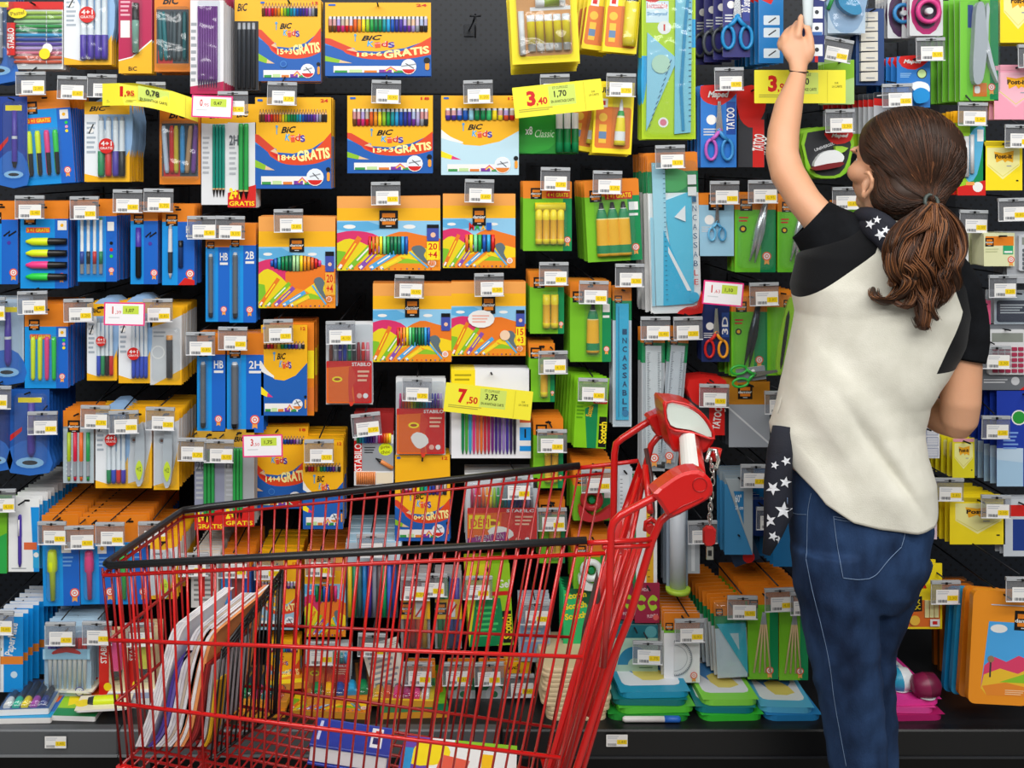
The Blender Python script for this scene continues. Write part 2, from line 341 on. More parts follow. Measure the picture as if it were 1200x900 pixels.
def hills(a, win=(.3, .52, .68, .8), ell=False, side='20 +4 GRATIS', maxi=False, port=False, n=11, tab=.16, cols=None, blob='5f7078'):
    """landscape carton: yellow head with black stamp, painted hills, row of felt pens in the window"""
    a.r(0, 0, 1, tab, 'o'); a.r(0, tab, 1, tab+.2, 'Y'); h = tab + .17
    a.r(0, h, 1, 1, '8fc8ea'); a.p([(0, h+.02), (.3, h+.01), (.5, h+.1), (.2, h+.16), (0, h+.12)], '5fb0e0')
    for x in (.12, .7): a.e(x, h+.08, a.wp*.06, 'W', a.wp*.02)
    k = 1 if not port else .8
    Hh = lambda v: h + (1-h)*v
    a.p([(0, Hh(.25))] + smooth_closed([(0, Hh(.25)), (.15, Hh(.2)), (.35, Hh(.26)), (.5, Hh(.45))], 3, False) + [(.5, 1), (0, 1)], 'd8306a')
    a.p([(.35, Hh(.4))] + smooth_closed([(.35, Hh(.42)), (.6, Hh(.22)), (.8, Hh(.28)), (1, Hh(.36))], 3, False) + [(1, 1), (.35, 1)], 'ea7a20')
    a.p(smooth_closed([(0, Hh(.45)), (.12, Hh(.36)), (.3, Hh(.5)), (.45, Hh(.72))], 3, False) + [(.5, 1), (0, 1)], 'e8d21c')
    a.p(smooth_closed([(.55, Hh(.75)), (.8, Hh(.55)), (1, Hh(.6))], 3, False) + [(1, 1), (.5, 1)], 'f7d51c')
    a.p(smooth_closed([(.2, Hh(.85)), (.5, Hh(.68)), (.75, Hh(.8)), (1, Hh(.78))], 3, False) + [(1, 1), (.1, 1)], 'f0921e')
    a.p(smooth_closed([(.5, Hh(.85)), (.68, Hh(.76)), (.85, Hh(.86))], 3, False), '8cc62a')
    a.p([(0, Hh(.6)), (.08, Hh(.62)), (.1, Hh(.8)), (0, Hh(.9))], '7fc02a')
    x0, y0, x1, y1 = win or (0, 0, 0, 0)
    if not win: n = 0
    elif ell: a.e((x0+x1)/2, (y0+y1)/2, (x1-x0)*a.wp/2, 'K', (y1-y0)*a.hp/2, 20)
    else: a.rr(x0, y0, x1, y1, 'K', 5)
    cc = cols or ['d41f1b', 'e5621c', 'f59a1c', 'fbe21f', '7fe0a0', '2aa84a', '0d6a4a', '0b8a50', '0e7a60', '2ba5dc', '1459b8']
    for i in range(n):
        u = x0 + (x1-x0)*(i+.5)/n; k = 1
        if ell: k = math.sqrt(max(0, 1-((i+.5)/n*2-1)**2))*.96
        m = (y0+y1)/2; hh = (y1-y0)/2*k
        a.rod('felt_pen' if not port else 'colour_pencil', u, m+hh, m-hh, (x1-x0)*a.wp/n*.95, [(0, 1, cc[int(i*(len(cc)-1)/(n-1))]), (1, 1, cc[int(i*(len(cc)-1)/(n-1))])], lift=-.4, seg=6)
    # drawn pens fanned over the meadow
    for i, c in enumerate(('e87a20', '7fc02a', '8a50b0', '4fa8e0', 'f0d030')):
        u0 = .02+.1*i; v0 = .97-(.0 if not port else 0); L = (.2 + .04*(i % 2))*(1 if not port else 1.2)
        q = [(u0, v0), (u0+L, v0 - (.42-.07*i)*(1 if not port else .7))]
        a.ln(q, a.wp*.05, c); a.ln([(q[0][0]+(q[1][0]-q[0][0])*f, q[0][1]+(q[1][1]-q[0][1])*f) for f in (.3, .8)], a.wp*.015, 'W' if i % 2 else 'fbe21f')
        a.ln([q[0], (q[0][0]+L*.12, q[0][1]+(q[1][1]-q[0][1])*.12)], a.wp*.025, 'W')
    # small grey bird-like scribble and white seal
    a.p([(.72, .7), (.8, .66), (.86, .72), (.84, .8), (.9, .92), (.8, .84)], blob, 3); a.ln([(.7, .75), (.88, .96)], 2, '5fb0e0')
    a.e(.92, .9, a.wp*.04, 'W'); a.e(.92, .9, a.wp*.028, 'f0b0a0')
    for i in range(16): a.e(.04+.058*i, .975, .9, ('K', 'b', 'g', 'R', 'a', 'v')[i % 6], n=6)
    if side:
        a.rr(.87, tab+.22, .985, tab+.44, '4050a8', 1); a.r(.87, tab+.22, .985, tab+.27, 'K'); a.e(.93, tab+.36, a.wp*.025, 'f0c0a0')
        q = side.split()
        if len(q) > 1:
            a.r(.87, tab+.45, .985, min(.86, tab+.8), 'fbe21f' if not port else 'f0b040')
            for i, w in enumerate(q): a.t_(w, .885 if i < 2 else .875, tab+.47+.11*i, .97 if i < 2 else .98, tab+.56+.11*i, 'R' if i < 2 else 'O')
    if maxi:
        for i, (ch, c) in enumerate(zip('MAXI', ('R', '2aa84a', 'Y', 'b'))): a.t_(ch, .36+.08*i, h+.06, .43+.08*i, h+.16, c, 0, .05)
    logo(a, .5, tab+.15, a.wp*.18 if not port else a.wp*.19, a.hp*.24 if not port else a.hp*.15)

def bcard(a, hdr=.2, split=.72, hc='O', c1='B', c2='b', bd=True):
    """bright blue card with an orange head, darker blue right strip and a rosette"""
    a.r(0, 0, 1, 1, c1); a.r(split, 0, 1, 1, c2); a.r(0, 0, 1, hdr, hc); a.keep = len(a.f)
    a.slot(.07)
    if bd: badge(a, .86, .86, a.wp*.07 if a.wp > 45 else a.wp*.13)
def gcard(a, hdr=.2, split=.75, hc='O'):
    a.r(0, 0, 1, 1, 'G'); a.r(split, 0, 1, 1, 'g'); a.r(0, 0, 1, hdr, hc); a.keep = len(a.f); a.slot(.06)
    badge(a, (split+1)/2, .84, a.wp*.07)
HLC = ['L', 'L', 'p', 'F']
def hl_seg(c, body='K'):
    return [(0, .55, c), (.06, .85, c, body), (.5, .92, c, body), (.55, .95, c), (.92, 1, c), (1, .7, c)]

# ------------------------------------------------------------------ packs, one function per kind
def k_kids(a, **o): kids(a, **o)
def k_hills(a, **o): hills(a, **o)
def k_hl4(a, hdr=.2, y0=.42, y1=.88, xs=(.17, .34, .52, .7), side=True, txt=True):
    bcard(a, hdr); logo(a, .22, hdr-.02, a.wp*.25)
    if txt: a.rr(.12, hdr+.09, .6, hdr+.15, 'a', 1); a.t_('3 +1 GRATIS', .14, hdr+.1, .58, hdr+.14, 'fbe21f')
    a.r(.78, hdr+.02, .95, hdr+.12, 'W'); a.e(.86, hdr+.07, 2, 'Y')
    for i, c in enumerate(('p', 'L', 'C')): a.e(.9, hdr+.16+.045*i, 1.8, ('F', 'f59ac0', 'fbe21f')[i])
    for x, c in zip(xs, HLC): a.rod('highlighter', x, y1, y0, a.wp*.11, hl_seg(c, 'K' if side else c), seg=12)
    a.blister(xs[0]-.09, y0-.03, xs[-1]+.1, y1+.03, .013)
def k_hl4h(a):
    bcard(a, .2); logo(a, .2, .2, a.wp*.25); a.rr(.12, .3, .62, .36, 'a', 1); a.t_('3 +1 GRATIS', .14, .31, .6, .35, 'fbe21f')
    a.r(.78, .22, .97, .33, 'W'); a.e(.87, .275, 2, 'Y')
    for i, c in enumerate(HLC):
        v = .46+.135*i; a.rod('highlighter', .98, v, v, a.hp*.105, [(0, .7, 'K'), (.45, .8, 'K'), (.5, .85, c), (.85, .8, c), (.95, .45, c), (1, .3, c)], u1=.13, seg=12)
def k_pens(a, cols=('1a3fa0', 'K', 'R', 'g'), xs=(.12, .28, .44, .6), y0=.22, y1=.9, w=.1, bt='W', **o):
    bcard(a, **o); logo(a, .2, .17, a.wp*.22)
    for x, c in zip(xs, cols): a.rod('ball_pen', x, y1, y0, a.wp*w, [(0, .9, 'W'), (.17, 1, 'W'), (.17, 1, c), (.4, 1, c), (.4, .8, bt), (.96, .8, bt), (.97, .7, c), (1, .7, c)])
    for i, c in enumerate(('b', 'K', 'R', 'F')): a.e(.86, .45+.08*i, 2, c)
    a.r(.76, .27, .93, .38, 'W'); a.blister(.03, .2, .7, .95, .01, 3)
def k_pen1(a, kind='pen'):
    bcard(a, .22, .48); logo(a, .3, .2, a.wp*.36)
    if kind == 'pen':
        a.rod('felt_pen', .3, .92, .3, a.wp*.22, [(0, .8, 'v'), (.05, 1, 'K'), (.62, 1, 'K'), (.64, 1, 'v'), (1, .9, 'v')]); a.ln([(.55, .42), (.75, .36), (.7, .42), (.95, .36)], 2, 'K')
        a.e(.72, .5, 2.2, 'v')
    else:
        a.rod('mechanical_pencil', .26, .92, .26, a.wp*.15, [(0, .2, 'S'), (.1, .8, 's'), (.14, 1, 'D'), (.5, 1, 'D'), (.6, .9, 's'), (.93, .8, 's'), (1, .5, 'S')])
        a.rod('lead_case', .58, .78, .45, a.wp*.15, [(0, 1, '1a3a70'), (.75, 1, '1a3a70'), (.76, 1, 'K'), (1, 1, 'K')]); a.t_('H', .74, .27, .84, .36, 'W'); a.r(.74, .38, .98, .41, 'W')
        a.p([(.5, 1), (.7, .91), (1, .94), (1, 1)], 'R')
def k_hb(a, g='HB', seal=True):
    a.r(0, 0, 1, 1, 'B'); a.r(.52, 0, 1, 1, 'b'); a.r(0, 0, 1, .22, 'O'); a.keep = len(a.f); a.slot(.08, 6); logo(a, .22, .2, a.wp*.3)
    a.t_(g, .6, .28, .93, .36, 'W'); a.r(.6, .38, .93, .405, 'W'); badge(a, .76, .87, a.wp*.13)
    a.rod('pencil', .22, .29, .95, a.wp*.2, [(0, .6, 's'), (.04, .9, 's'), (.07, 1, '6f757c'), (.93, 1, '5f656c'), (.95, 1, 'K'), (1, .9, 'K')], seg=6)
    a.blister(.06, .25, .4, .97, .008, 2)
def k_bic(a, cols=('b', 'b', 'b', 'b'), xs=(.42, .57, .72, .86), promo=True, caps=.42, hd=.0, tint='dfe4e8', inv=True, left='W', **o):
    """silver-blue pen card with yellow foot"""
    a.r(0, 0, 1, 1, 'e8edf2'); a.p([(.25, 0), (1, 0), (1, .7), (.6, .5)], '8fb4dc', 3)
    if hd: a.r(0, 0, 1, hd, 'Y'); bic(a, .1, hd*.35, .5, hd*.75)
    a.p([(0, .9), (.4, .95), (.75, .85), (1, .6), (1, 1), (0, 1)], 'Y'); a.keep = len(a.f); a.slot(.05)
    a.small(.05, hd+.08, .26, hd+.5, 7, 'a8b4c0'); a.e(.15, hd+.2, 3, 'W'); a.ln([(.1, hd+.24), (.2, hd+.12)], 1.4, 'K')
    for x, c in zip(xs, cols):
        w = a.wp*min(.15, (xs[1]-xs[0])*.98)
        a.rod('felt_pen' if o.get('felt') else 'ball_pen', x, .93, hd+.03, w, [(0, .9, c), (.05, 1, c), (caps, 1, c), (caps+.01, .85, tint), (.93, .8, tint), (1, .4, 'S')])
    if promo: burst(a, .52, hd+(.95-hd)*o.get('by', .36), a.wp*o.get('br', .17))
    a.blister(xs[0]-.09, hd+.01, min(xs[-1]+.1, .99), .97, .01, 3)
def k_marker(a, bg='P'):
    a.r(0, 0, 1, 1, bg); a.p([(0, .86), (.4, .82), (1, .62), (1, 1), (0, 1)], 'Y'); a.ln([(0, .85), (.4, .81), (1, .61)], 1.5, 'W'); a.keep = len(a.f)
    a.r(.06, .38, .34, .58, 'W'); a.small(.06, .14, .36, .34, 4, 'e8b0c0'); a.t_('BiC', .3, .92, .55, .97, 'K')
    a.rod('felt_pen', .52, .76, .18, a.wp*.22, [(0, .9, '6f9a90'), (.65, 1, '8ab8a8'), (.66, 1, 'D'), (1, .9, 'K')]); a.blister(.36, .12, .72, .8, .014)
def k_bag(a, cols=('0e7a80',)*5, hd='O', bag=True, red=True):
    a.r(0, 0, 1, 1, hd); a.r(.06, .24, .94, .9, '3f464c'); a.keep = len(a.f); bic(a, .22, .08, .7, .18, 'K', 0)
    n = len(cols)
    for i, c in enumerate(cols): a.rod('ball_pen', .12+.76*(i+.5)/n+random.uniform(-.02, .02), .86, .27, a.wp*.8/n*.9, [(0, .7, 'S'), (.08, 1, c), (.9, 1, c), (1, .6, c)], u1=.12+.76*(i+.5)/n+random.uniform(-.08, .08))
    if red: a.p([(.1, .74), (.5, .7), (.5, .9), (.1, .9)], 'R'); a.t_('4+1', .16, .77, .44, .84, 'fbe21f')
    a.blister(.02, .2, .98, .96, .014, 6, BAG())
def k_pencils(a, col='0e8a78', n=3, grade='', hd=.2, foot=True, bg='e0e3e6', hc='Y', x0=.42, x1=.84, promo='2+1'):
    a.r(0, 0, 1, 1, bg); a.r(0, 0, 1, hd, hc); a.p([(0, hd*.8), (.5, hd*.75), (1, hd*.3), (1, hd*1.1), (.5, hd*1.15), (0, hd*1.1)], hc); a.keep = len(a.f); a.slot(.04, 6)
    bic(a, .3, hd*.45, .75, hd*.8); a.small(.05, .3, .32, .7, 8, 'b0b4ba')
    if grade: a.t_(grade, .05, .3, .38, .4, '5a6068')
    for i in range(n): a.rod('pencil', x0+(x1-x0)*(i+.5)/n, hd+.03, .92, (x1-x0)*a.wp/n*.95, [(0, .9, 'K'), (.05, 1, col), (.88, 1, col), (.9, .95, 'T'), (1, .15, 'K')], seg=6)
    if foot: a.p([(0, .86), (1, .78), (1, 1), (0, 1)], 'R'); a.t_(promo, .05, .81, .45, .92, 'fbe21f', 0, .05); a.t_('GRATIS', .05, .94, .95, .985, 'fbe21f')
def k_stab_wallet(a):
    a.r(0, 0, 1, 1, 'e4e6e4'); a.r(0, 0, 1, .12, 'R'); a.keep = len(a.f)
    cc = ['b8d860', '9fd048', 'b0e0a0', '2aa84a', '0e9a60', '2ba5dc', '2a4aa8', '6a4ab0', 'c8a8e0', 'e87a90', 'e8603a', 'e8603a']
    for i, c in enumerate(cc): v = .17+.066*i; a.rod('felt_pen', .98, v, v, a.hp*.058, [(0, .8, c), (.3, 1, c), (.32, .9, 'e8e8e8'), (.75, .9, c), (1, .8, c)], u1=.14, seg=7)
    a.slab('brand_tab', [(.03, .32), (.17, .32), (.17, .8), (.03, .8)], 'R', .009)
    a.k = 190; a.t_('STABILO', -.08, .50, .28, .6, 'W', 90); a.e(.22, .18, 11, 'fbe21f', 6); a.t_('Pastel', .1, .15, .34, .21, '8a7a10', 8)
    a.e(.75, .7, 6, 'W'); a.e(.7, .78, 6.5, 'fbe21f'); a.blister(.01, .1, .99, .99, .0085, 5, BAG())
def k_glue5(a):
    a.r(0, 0, 1, 1, 'y'); a.rr(.1, .1, .9, .9, 'd89a58', 4); a.keep = len(a.f)
    for i in range(5): a.rod('glue_stick', .3+.13*i, .84, .36, a.wp*.12, [(0, .95, 'W'), (.2, 1, 'W'), (.2, 1, 'y'), (.82, 1, 'y'), (.83, 1, 'W'), (1, .95, 'W')]);
    a.rod('glue_stick', .82, .2, .2, a.wp*.12, [(0, 1, 'W'), (.2, 1, 'W'), (.2, 1, 'y'), (.7, 1, '9ab030'), (1, 1, 'W')], u1=.38)
    a.rod('correction_pen', .16, .88, .3, a.wp*.1, [(0, .9, 'W'), (1, .9, 'W')]); a.r(.3, .25, .9, .3, 'W'); a.blister(.08, .08, .92, .92, .018, 5, BAG())
def k_uhu(a, tube=True):
    a.r(0, 0, 1, 1, 'y'); a.rr(.05, .35, .95, .93, 'e07a30', 3); a.keep = len(a.f); a.slot(.05)
    a.t_('UHU', .12, .08, .5, .16, 'K', 0, .04); a.r(.1, .24, .34, .36, 'W'); a.r(.15, .27, .28, .33, 'R'); a.e(.24, .5, 5, 'f0c040'); a.r(.15, .6, .34, .86, 'f0c040'); a.r(.15, .7, .34, .8, '6a8ab0')
    if tube: a.rod('glue_tube', .68, .24, .88, a.wp*.3, [(0, .1, 'W'), (.12, .3, 'W'), (.25, .35, 'W'), (.26, .5, '2aa84a'), (.36, .6, '2aa84a'), (.4, .7, 'f0f0c0'), (.7, .9, 'fbe21f'), (.9, .95, 'W'), (1, 1, 'y')], flat=.6)
    else: a.rod('glue_bottle', .75, .9, .02, a.wp*.42, [(0, .9, 'y'), (.15, 1, 'y'), (.7, 1, 'fbe21f'), (.72, .8, 'K'), (.85, .7, 'K'), (1, .6, 'K')], flat=.7); a.k += 60; 
    a.blister(.46, .15, .93, .92, .016)
def k_sticks(a, n=4, head='4 +1 GRATIS'):
    gcard(a, .24, .82); logo(a, .27, .17, 13)
    if head: a.rr(.48, .14, .95, .24, 'R', 1); a.t_(head, .5, .16, .93, .22, 'fbe21f')
    if n == 4: a.rod('glue_stick', .24, .36, .36, a.hp*.12, [(0, 1, 'Y'), (.2, 1, 'y'), (1, 1, 'y')], u1=.86)
    x0 = .3 if n > 2 else (.42 if n == 2 else .55)
    for i in range(n): a.rod('glue_stick', (.32+.15*i) if n == 4 else ((.48+.24*i) if n == 2 else .58), .9, .4 if n == 4 else .36, a.wp*(.15 if n == 4 else (.23 if n == 2 else .3)), [(0, .95, 'y'), (.15, 1, 'y'), (.16, .95, 'Y'), (.7, .95, 'e8b01c'), (.72, 1, 'y'), (1, .95, 'fbe21f')])
    a.blister(.22 if n == 4 else .34, .3, .92 if n == 4 else .86, .95, .015)
def k_tubes(a, n=3):
    gcard(a, .2, .78); logo(a, .2, .19, 14 if n > 1 else 13)
    if n > 1: a.rr(.37, .15, .87, .24, 'R', 1); a.t_('2 +1 GRATIS', .4, .165, .85, .225, 'fbe21f', 2)
    a.r(.8, .28, .97, .38, 'W'); a.r(.8, .42, .96, .45, 'W')
    for i in range(n):
        a.rod('glue_tube', .29+.2*i if n > 1 else .55, .27 if n > 1 else .28, .93 if n > 1 else .88, a.wp*(.24 if n > 1 else .32), [(0, .25, 'K'), (.12, .4, 'K'), (.13, .5, 'W'), (.2, .7, 'g'), (.3, .85, 'g'), (.32, .9, 'fbe8a0'), (.5, .93, 'Y'), (.8, .97, 'Y'), (.83, 1, 'g'), (.95, 1, 'g'), (1, 1, 'Y')], flat=.55)
    a.blister(.16 if n > 1 else .35, .22, .9 if n > 1 else .76, .95, .016)
def k_geo(a):
    a.r(0, 0, 1, 1, 'b4d61c'); a.r(0, .5, .12, .62, 'C'); a.r(.88, .28, 1, .45, 'C'); a.p([(0, .55), (.1, .6), (.05, .75), (0, .78)], '2ba5dc', 3); a.keep = len(a.f)
    a.r(.08, .17, .5, .3, 'd8ecf4'); a.t_('Incassable', .1, .18, .48, .215, 'R'); a.t_('Shatterproof', .1, .235, .48, .265, '2a8ac0')
    a.e(.2, .12, 12, 'R'); a.e(.42, .33, 8, 'W'); a.ln([(.42, .35), (.42, .31)], 2, 'R'); a.e(.4, .9, 6, 'W'); a.e(.4, .9, 4, 'e07a90')
    a.slab('set_square', [(.1, .36), (.66, .52), (.08, .95)], '8fcbe0', .003); a.slab('ruler', [(.62, .16), (.93, .14), (.9, .96), (.6, .97)], '7cc4d8', .0035, .001)
    a.k = 100; a.e(.35, .55, 11, 'b4d8c0'); 
    for i in range(12): a.ln([(.12+.035*i, .93-.035*i), (.16+.035*i, .91-.035*i)], .8, '1a4a70')
    for i in range(22): a.ln([(.91, .18+.034*i), (.86, .18+.034*i)], .8, '1a4a70')
    a.ln([(.9, .0), (.8, .3), (.72, .7), (.76, .95)], 3.5, '1a8ab8'); a.blister(.03, .14, .97, .98, .014, 4)
def k_rulerset(a):
    a.r(0, 0, 1, 1, 'f0f2f2'); a.r(0, 0, 1, .115, 'O'); a.r(0, .115, 1, .25, 'g'); a.keep = len(a.f); logo(a, .26, .12, 13); a.e(.5, .17, 20, '48b060', 14)
    a.slab('ruler', [(.08, .06), (.34, .06), (.34, .95), (.1, .95)], 'a8dcec', .003, .002); a.slab('set_square', [(.3, .3), (.86, .24), (.86, .93), (.42, .6)], '5cc6e4', .003, .0)
    a.slab('set_square', [(.28, .48), (.86, .94), (.24, .95)], '2fb4dc', .003, .003)
    a.k = 130; a.p([(.5, .4), (.72, .33), (.72, .43)], 'f4f6f6'); a.p([(.36, .58), (.36, .62), (.72, .86), (.8, .86)], 'f0f2f2'); a.r(.02, .4, .08, .95, '9fd4e8')
    a.r(.78, .14, .95, .2, 'W'); a.r(.78, .215, .95, .27, 'W')
    for i, ch in enumerate('INCASSABLE'): a.t_(ch, .86, .275+.057*i, .94, .31+.057*i, '1a5a80' if i < 8 else 'R', 0, .0)
    a.p([(.5, 1), (.7, .96), (.9, .95), (1, .86), (1, 1)], 'R', 2); a.e(.85, .9, 6, '2fb4dc')
    for i in range(28): a.ln([(.33, .1+.03*i), (.29, .1+.03*i)], .7, '0a5a80')
    a.blister(.02, .05, .98, .985, .016, 5)
def k_ruler(a, txt='INCASSABLE', col='2fb4dc', bg='c8d4dc', hd=True):
    a.r(0, 0, 1, 1, bg)
    if hd: a.r(0, 0, 1, .1, 'O'); a.r(0, .1, 1, .24, 'g'); logo(a, .3, .09, a.wp*.4)
    a.keep = len(a.f); a.slab('ruler', [(.16, .12), (.84, .12), (.84, .95), (.16, .95)], col, .003); a.k = 75
    if txt:
        for i, ch in enumerate(txt): a.t_(ch, .5, .3+.062*i, .74, .34+.062*i, '0a4a70')
        a.e(.66, .9, 4, '1a80b0'); a.ln([(.3, .14), (.3, .93)], .7, '0a7aa0')
    else:
        for i in range(60):
            v = .17+.0125*i
            for u in (.22, .68): a.ln([(u, v), (u+(.14 if i % 5 == 0 else .08), v)], .5, '3a4a5a')
        badge(a, .5, .9, a.wp*.2)
    a.blister(.04, .02, .96, .99, .008, 3)
def scis(a, u, v, s, c1, c2, open_=.12, pt=.35, blade='c8ccd0', c3=None):
    """scissors hanging point up: (u,v) pivot, s px length"""
    m = M(); sx = a.s; px, pz = a.xy(u, v)
    def T(x, y): return (px + x*s*sx, pz + y*s*sx)
    for sg, c in ((-1, c1), (1, c2)):
        m.prism([T(sg*.06, -.02), T(sg*.02, .5*1), T(-sg*.03, .46), T(-sg*.05, -.05)], -.005 - .002*(sg > 0), -.003 - .002*(sg > 0), mat(blade, .25, .9))
        cx = sg*open_*1.15; ring = [Vector((*T(cx + .1*math.cos(t_)*.9, -.33 + .17*math.sin(t_)), 0)) for t_ in [2*PI*i/14 for i in range(14)]]
        m.tube([(q[0], -.006, q[1]) for q in ring], .028*s*sx, mat(c), 7, True)
        m.tube([(T(-sg*.02, .0)[0], -.006, T(0, .02)[1]), (T(sg*.06, 0)[0], -.006, T(0, -.1)[1]), (T(cx, 0)[0], -.006, T(0, -.17)[1])], .035*s*sx, mat(c), 7)
    m.lathe([(0, .022*s*sx), (1, .022*s*sx)], (px, -.005, pz), (0, -.005, 0), mat('S', .3, .9), 8)
    a.part('scissors', m)
def k_scis(a, bg='2a7ac8', c1='3f9ad8', c2='1a6ab0', txt='3D Sensoft', tx='R', hd=None, s=.8, v=.5, side='N', logo_=None):
    a.r(0, 0, 1, 1, bg)
    if hd: a.r(0, 0, 1, .18, hd)
    a.keep = len(a.f)
    if logo_ == 'maped': a.p([(0, .03), (.1, 0), (.9, 0), (1, .1), (.6, .24), (.2, .22), (0, .14)], 'R', 2); a.t_('Maped', .2, .07, .8, .17, 'W', 0, .04, .3)
    if logo_ == 'damier': logo(a, .5, .14, a.wp*.45)
    if side: a.r(.72, .2, .98, .6, side); a.t_(txt, .52, .36, 1.15, .46, 'W', 90)
    a.e(.3, .42, a.wp*.14, 'W'); a.small(.08, .52, .5, .62, 3, 's')
    scis(a, .5, v, a.hp*s, c1, c2)
def k_compass(a, dark=False):
    a.r(0, 0, 1, 1, '6cc42a'); a.p([(.7, 0), (1, 0), (1, 1), (.62, 1)], 'g'); a.r(0, 0, 1, .22, 'O'); a.keep = len(a.f)
    logo(a, .28, .16, a.wp*.3); a.small(.1, .3, .34, .38, 2, 'R'); a.e(.2, .46, a.wp*.09, 'K'); a.e(.2, .46, a.wp*.05, 'Y'); badge(a, .78, .8, a.wp*.11)
    c = '3f444c' if dark else 'd8dce0'
    m = M(); x0, z0 = a.xy(.74, .1); 
    for (u, v, r) in ((.34, .86, .085), (.47, .88, .075)):
        x1, z1 = a.xy(u, v); m.tube([(x0, -.007, z0), ((x0+x1)/2+.001, -.007, (z0+z1)/2), (x1, -.006, z1)], [r*a.wp*a.s*.8, r*a.wp*a.s*1.3, .0012], mat(c, .25, .8), 8)
    m.tube([(x0, -.007, z0-.005), (x0, -.007, z0+.012)], .0028, mat('S', .3, .9), 8); m.tube([(a.xy(.4, .6)[0], -.008, a.xy(0, .6)[1]), (a.xy(.58, .6)[0], -.008, a.xy(0, .58)[1])], .0012, mat('K'), 6)
    a.part('compass', m); a.blister(.05, .03, .95, .97, .018, 7)
def k_cutter(a):
    a.r(0, 0, 1, 1, 'G'); a.r(0, 0, 1, .2, 'O'); a.keep = len(a.f); logo(a, .7, .16, a.wp*.25)
    a.slab('cutter', [(.7, .12), (.9, .14), (.75, .6), (.5, .95), (.3, .93), (.4, .55)], '9fd62a', .008, 0, 3); a.slab('cutter_grip', [(.62, .3), (.72, .3), (.5, .85), (.42, .85)], '2a2a2a', .010, 0, 2); a.blister(.15, .05, .98, .98, .016, 5)
def k_postit(a, c='y', c2='f6f0a0', txt='Post-it'):
    a.r(0, 0, 1, 1, c); a.rr(.1, .14, .93, .85, c2, 1); a.p([(.1, .5), (.5, .78), (.93, .5), (.93, .85), (.1, .85)], c); a.ln([(.12, .48), (.5, .72), (.91, .48)], 1, 'e6dc70'); a.keep = len(a.f)
    a.p([(.28, .22), (.5, .25), (.78, .2), (.76, .44), (.62, .4), (.56, .44), (.5, .38), (.34, .44)], 'f7b218'); a.t_(txt, .3, .27, .74, .36, 'K', 0, .04); a.r(.6, .5, .72, .52, 'S'); a.r(.84, .79, .9, .82, 'K'); a.slot(.06)
    a.p([(.02, .02), (.98, .02), (.96, .1), (.04, .1)], 'c8b010' if c == 'y' else 'e8a0b0')
def k_scotch(a):
    a.r(0, 0, 1, 1, '84cc1a'); a.p([(.3, .45), (.7, .35), (.7, 1), (.42, 1)], 'g'); a.keep = len(a.f); a.r(.2, .02, .8, .1, 'b8e060')
    a.t_('Scotch', .28, .44, .62, .52, 'Y', 80, .03); a.small(.05, .3, .3, .6, 6, '5aa010'); a.t_('Scotch', .52, .66, 1.3, .8, 'fbe21f', 90, .04) if False else None
    a.r(.76, .55, .99, .98, 'K'); a.t_('Scotch', .55, .72, 1.22, .83, 'fbe21f', 90, .04); a.rr(.55, .3, .98, .37, 'R', 1); a.t_('GRATUIT', .6, .315, .93, .355, 'W', 3)
def k_tape(a, c='R'):
    a.r(0, 0, 1, 1, 'G'); a.r(0, 0, 1, .42, 'O'); a.r(.72, .35, 1, .8, 'g'); a.keep = len(a.f); logo(a, .2, .3, 12)
    m = M(); x, z = a.xy(.45, .62); r = .3*a.wp*a.s
    ring = [(x + r*.72*math.cos(t_), -.012, z + r*.72*math.sin(t_)) for t_ in [2*PI*i/20 for i in range(20)]]
    m.tube(ring, r*.3, mat(c), 8, True, 1.0); m.lathe([(0, r*.3), (1, r*.25)], (x, -.004, z), (0, -.014, 0), mat('D' if c == 'R' else 'g'), 14); a.part('tape_roll', m)
    a.slab('dispenser', [(.15, .7), (.5, .9), (.95, .72), (.98, .88), (.5, .98), (.15, .92)], c, .018, 0, 3); a.r(.8, .5, .98, .62, 'W')
def k_maped_round(a):
    a.p([(0, 0), (1, 0), (1, .6), (.8, .95), (.5, 1), (.2, .95), (0, .6)], '8cc62a', 2); a.p([(.06, .06), (.94, .06), (.94, .6), (.76, .9), (.5, .95), (.24, .9), (.06, .6)], '2a2c30', 2); a.keep = len(a.f)
    a.p([(.45, 0), (1, 0), (1, .22), (.7, .3), (.5, .2)], 'R', 2); a.t_('Maped', .58, .08, .95, .18, 'W', 0, .04, .3); a.t_('UNIVERSEL', .2, .32, .65, .38, 's', 20)
    a.slab('corrector', [(.15, .75), (.3, .5), (.6, .42), (.8, .55), (.7, .72), (.4, .8)], 'e8ecee', .014, 0, 3); a.slab('corrector_strip', [(.15, .76), (.75, .66), (.72, .76), (.2, .84)], '7a1a20', .015, 0, 2); a.slab('clip', [(.62, .34), (.9, .38), (.7, .5)], 'a0d040', .012, 0, 2)
def k_mapedcorr(a):
    a.r(0, 0, 1, 1, '2a7ac8'); a.p([(.1, 0), (.95, 0), (.9, .12), (.55, .26), (.15, .2)], 'R', 2); a.keep = len(a.f); a.t_('Maped', .2, .06, .75, .16, 'W', 0, .04, .3)
    a.e(.75, .34, 6, '1a1c20'); a.e(.75, .34, 5, 'c8e8a0'); a.small(.1, .32, .45, .42, 3, '8fc0e8'); 
    a.slab('eraser', [(.35, .6), (.55, .5), (.85, .55), (.9, .7), (.7, .8)], 'f0f2f4', .012, 0, 3); a.slab('eraser_sleeve', [(.4, .72), (.62, .62), (.88, .7), (.85, .88), (.5, .92)], '1a90d8', .013, 0, 3)
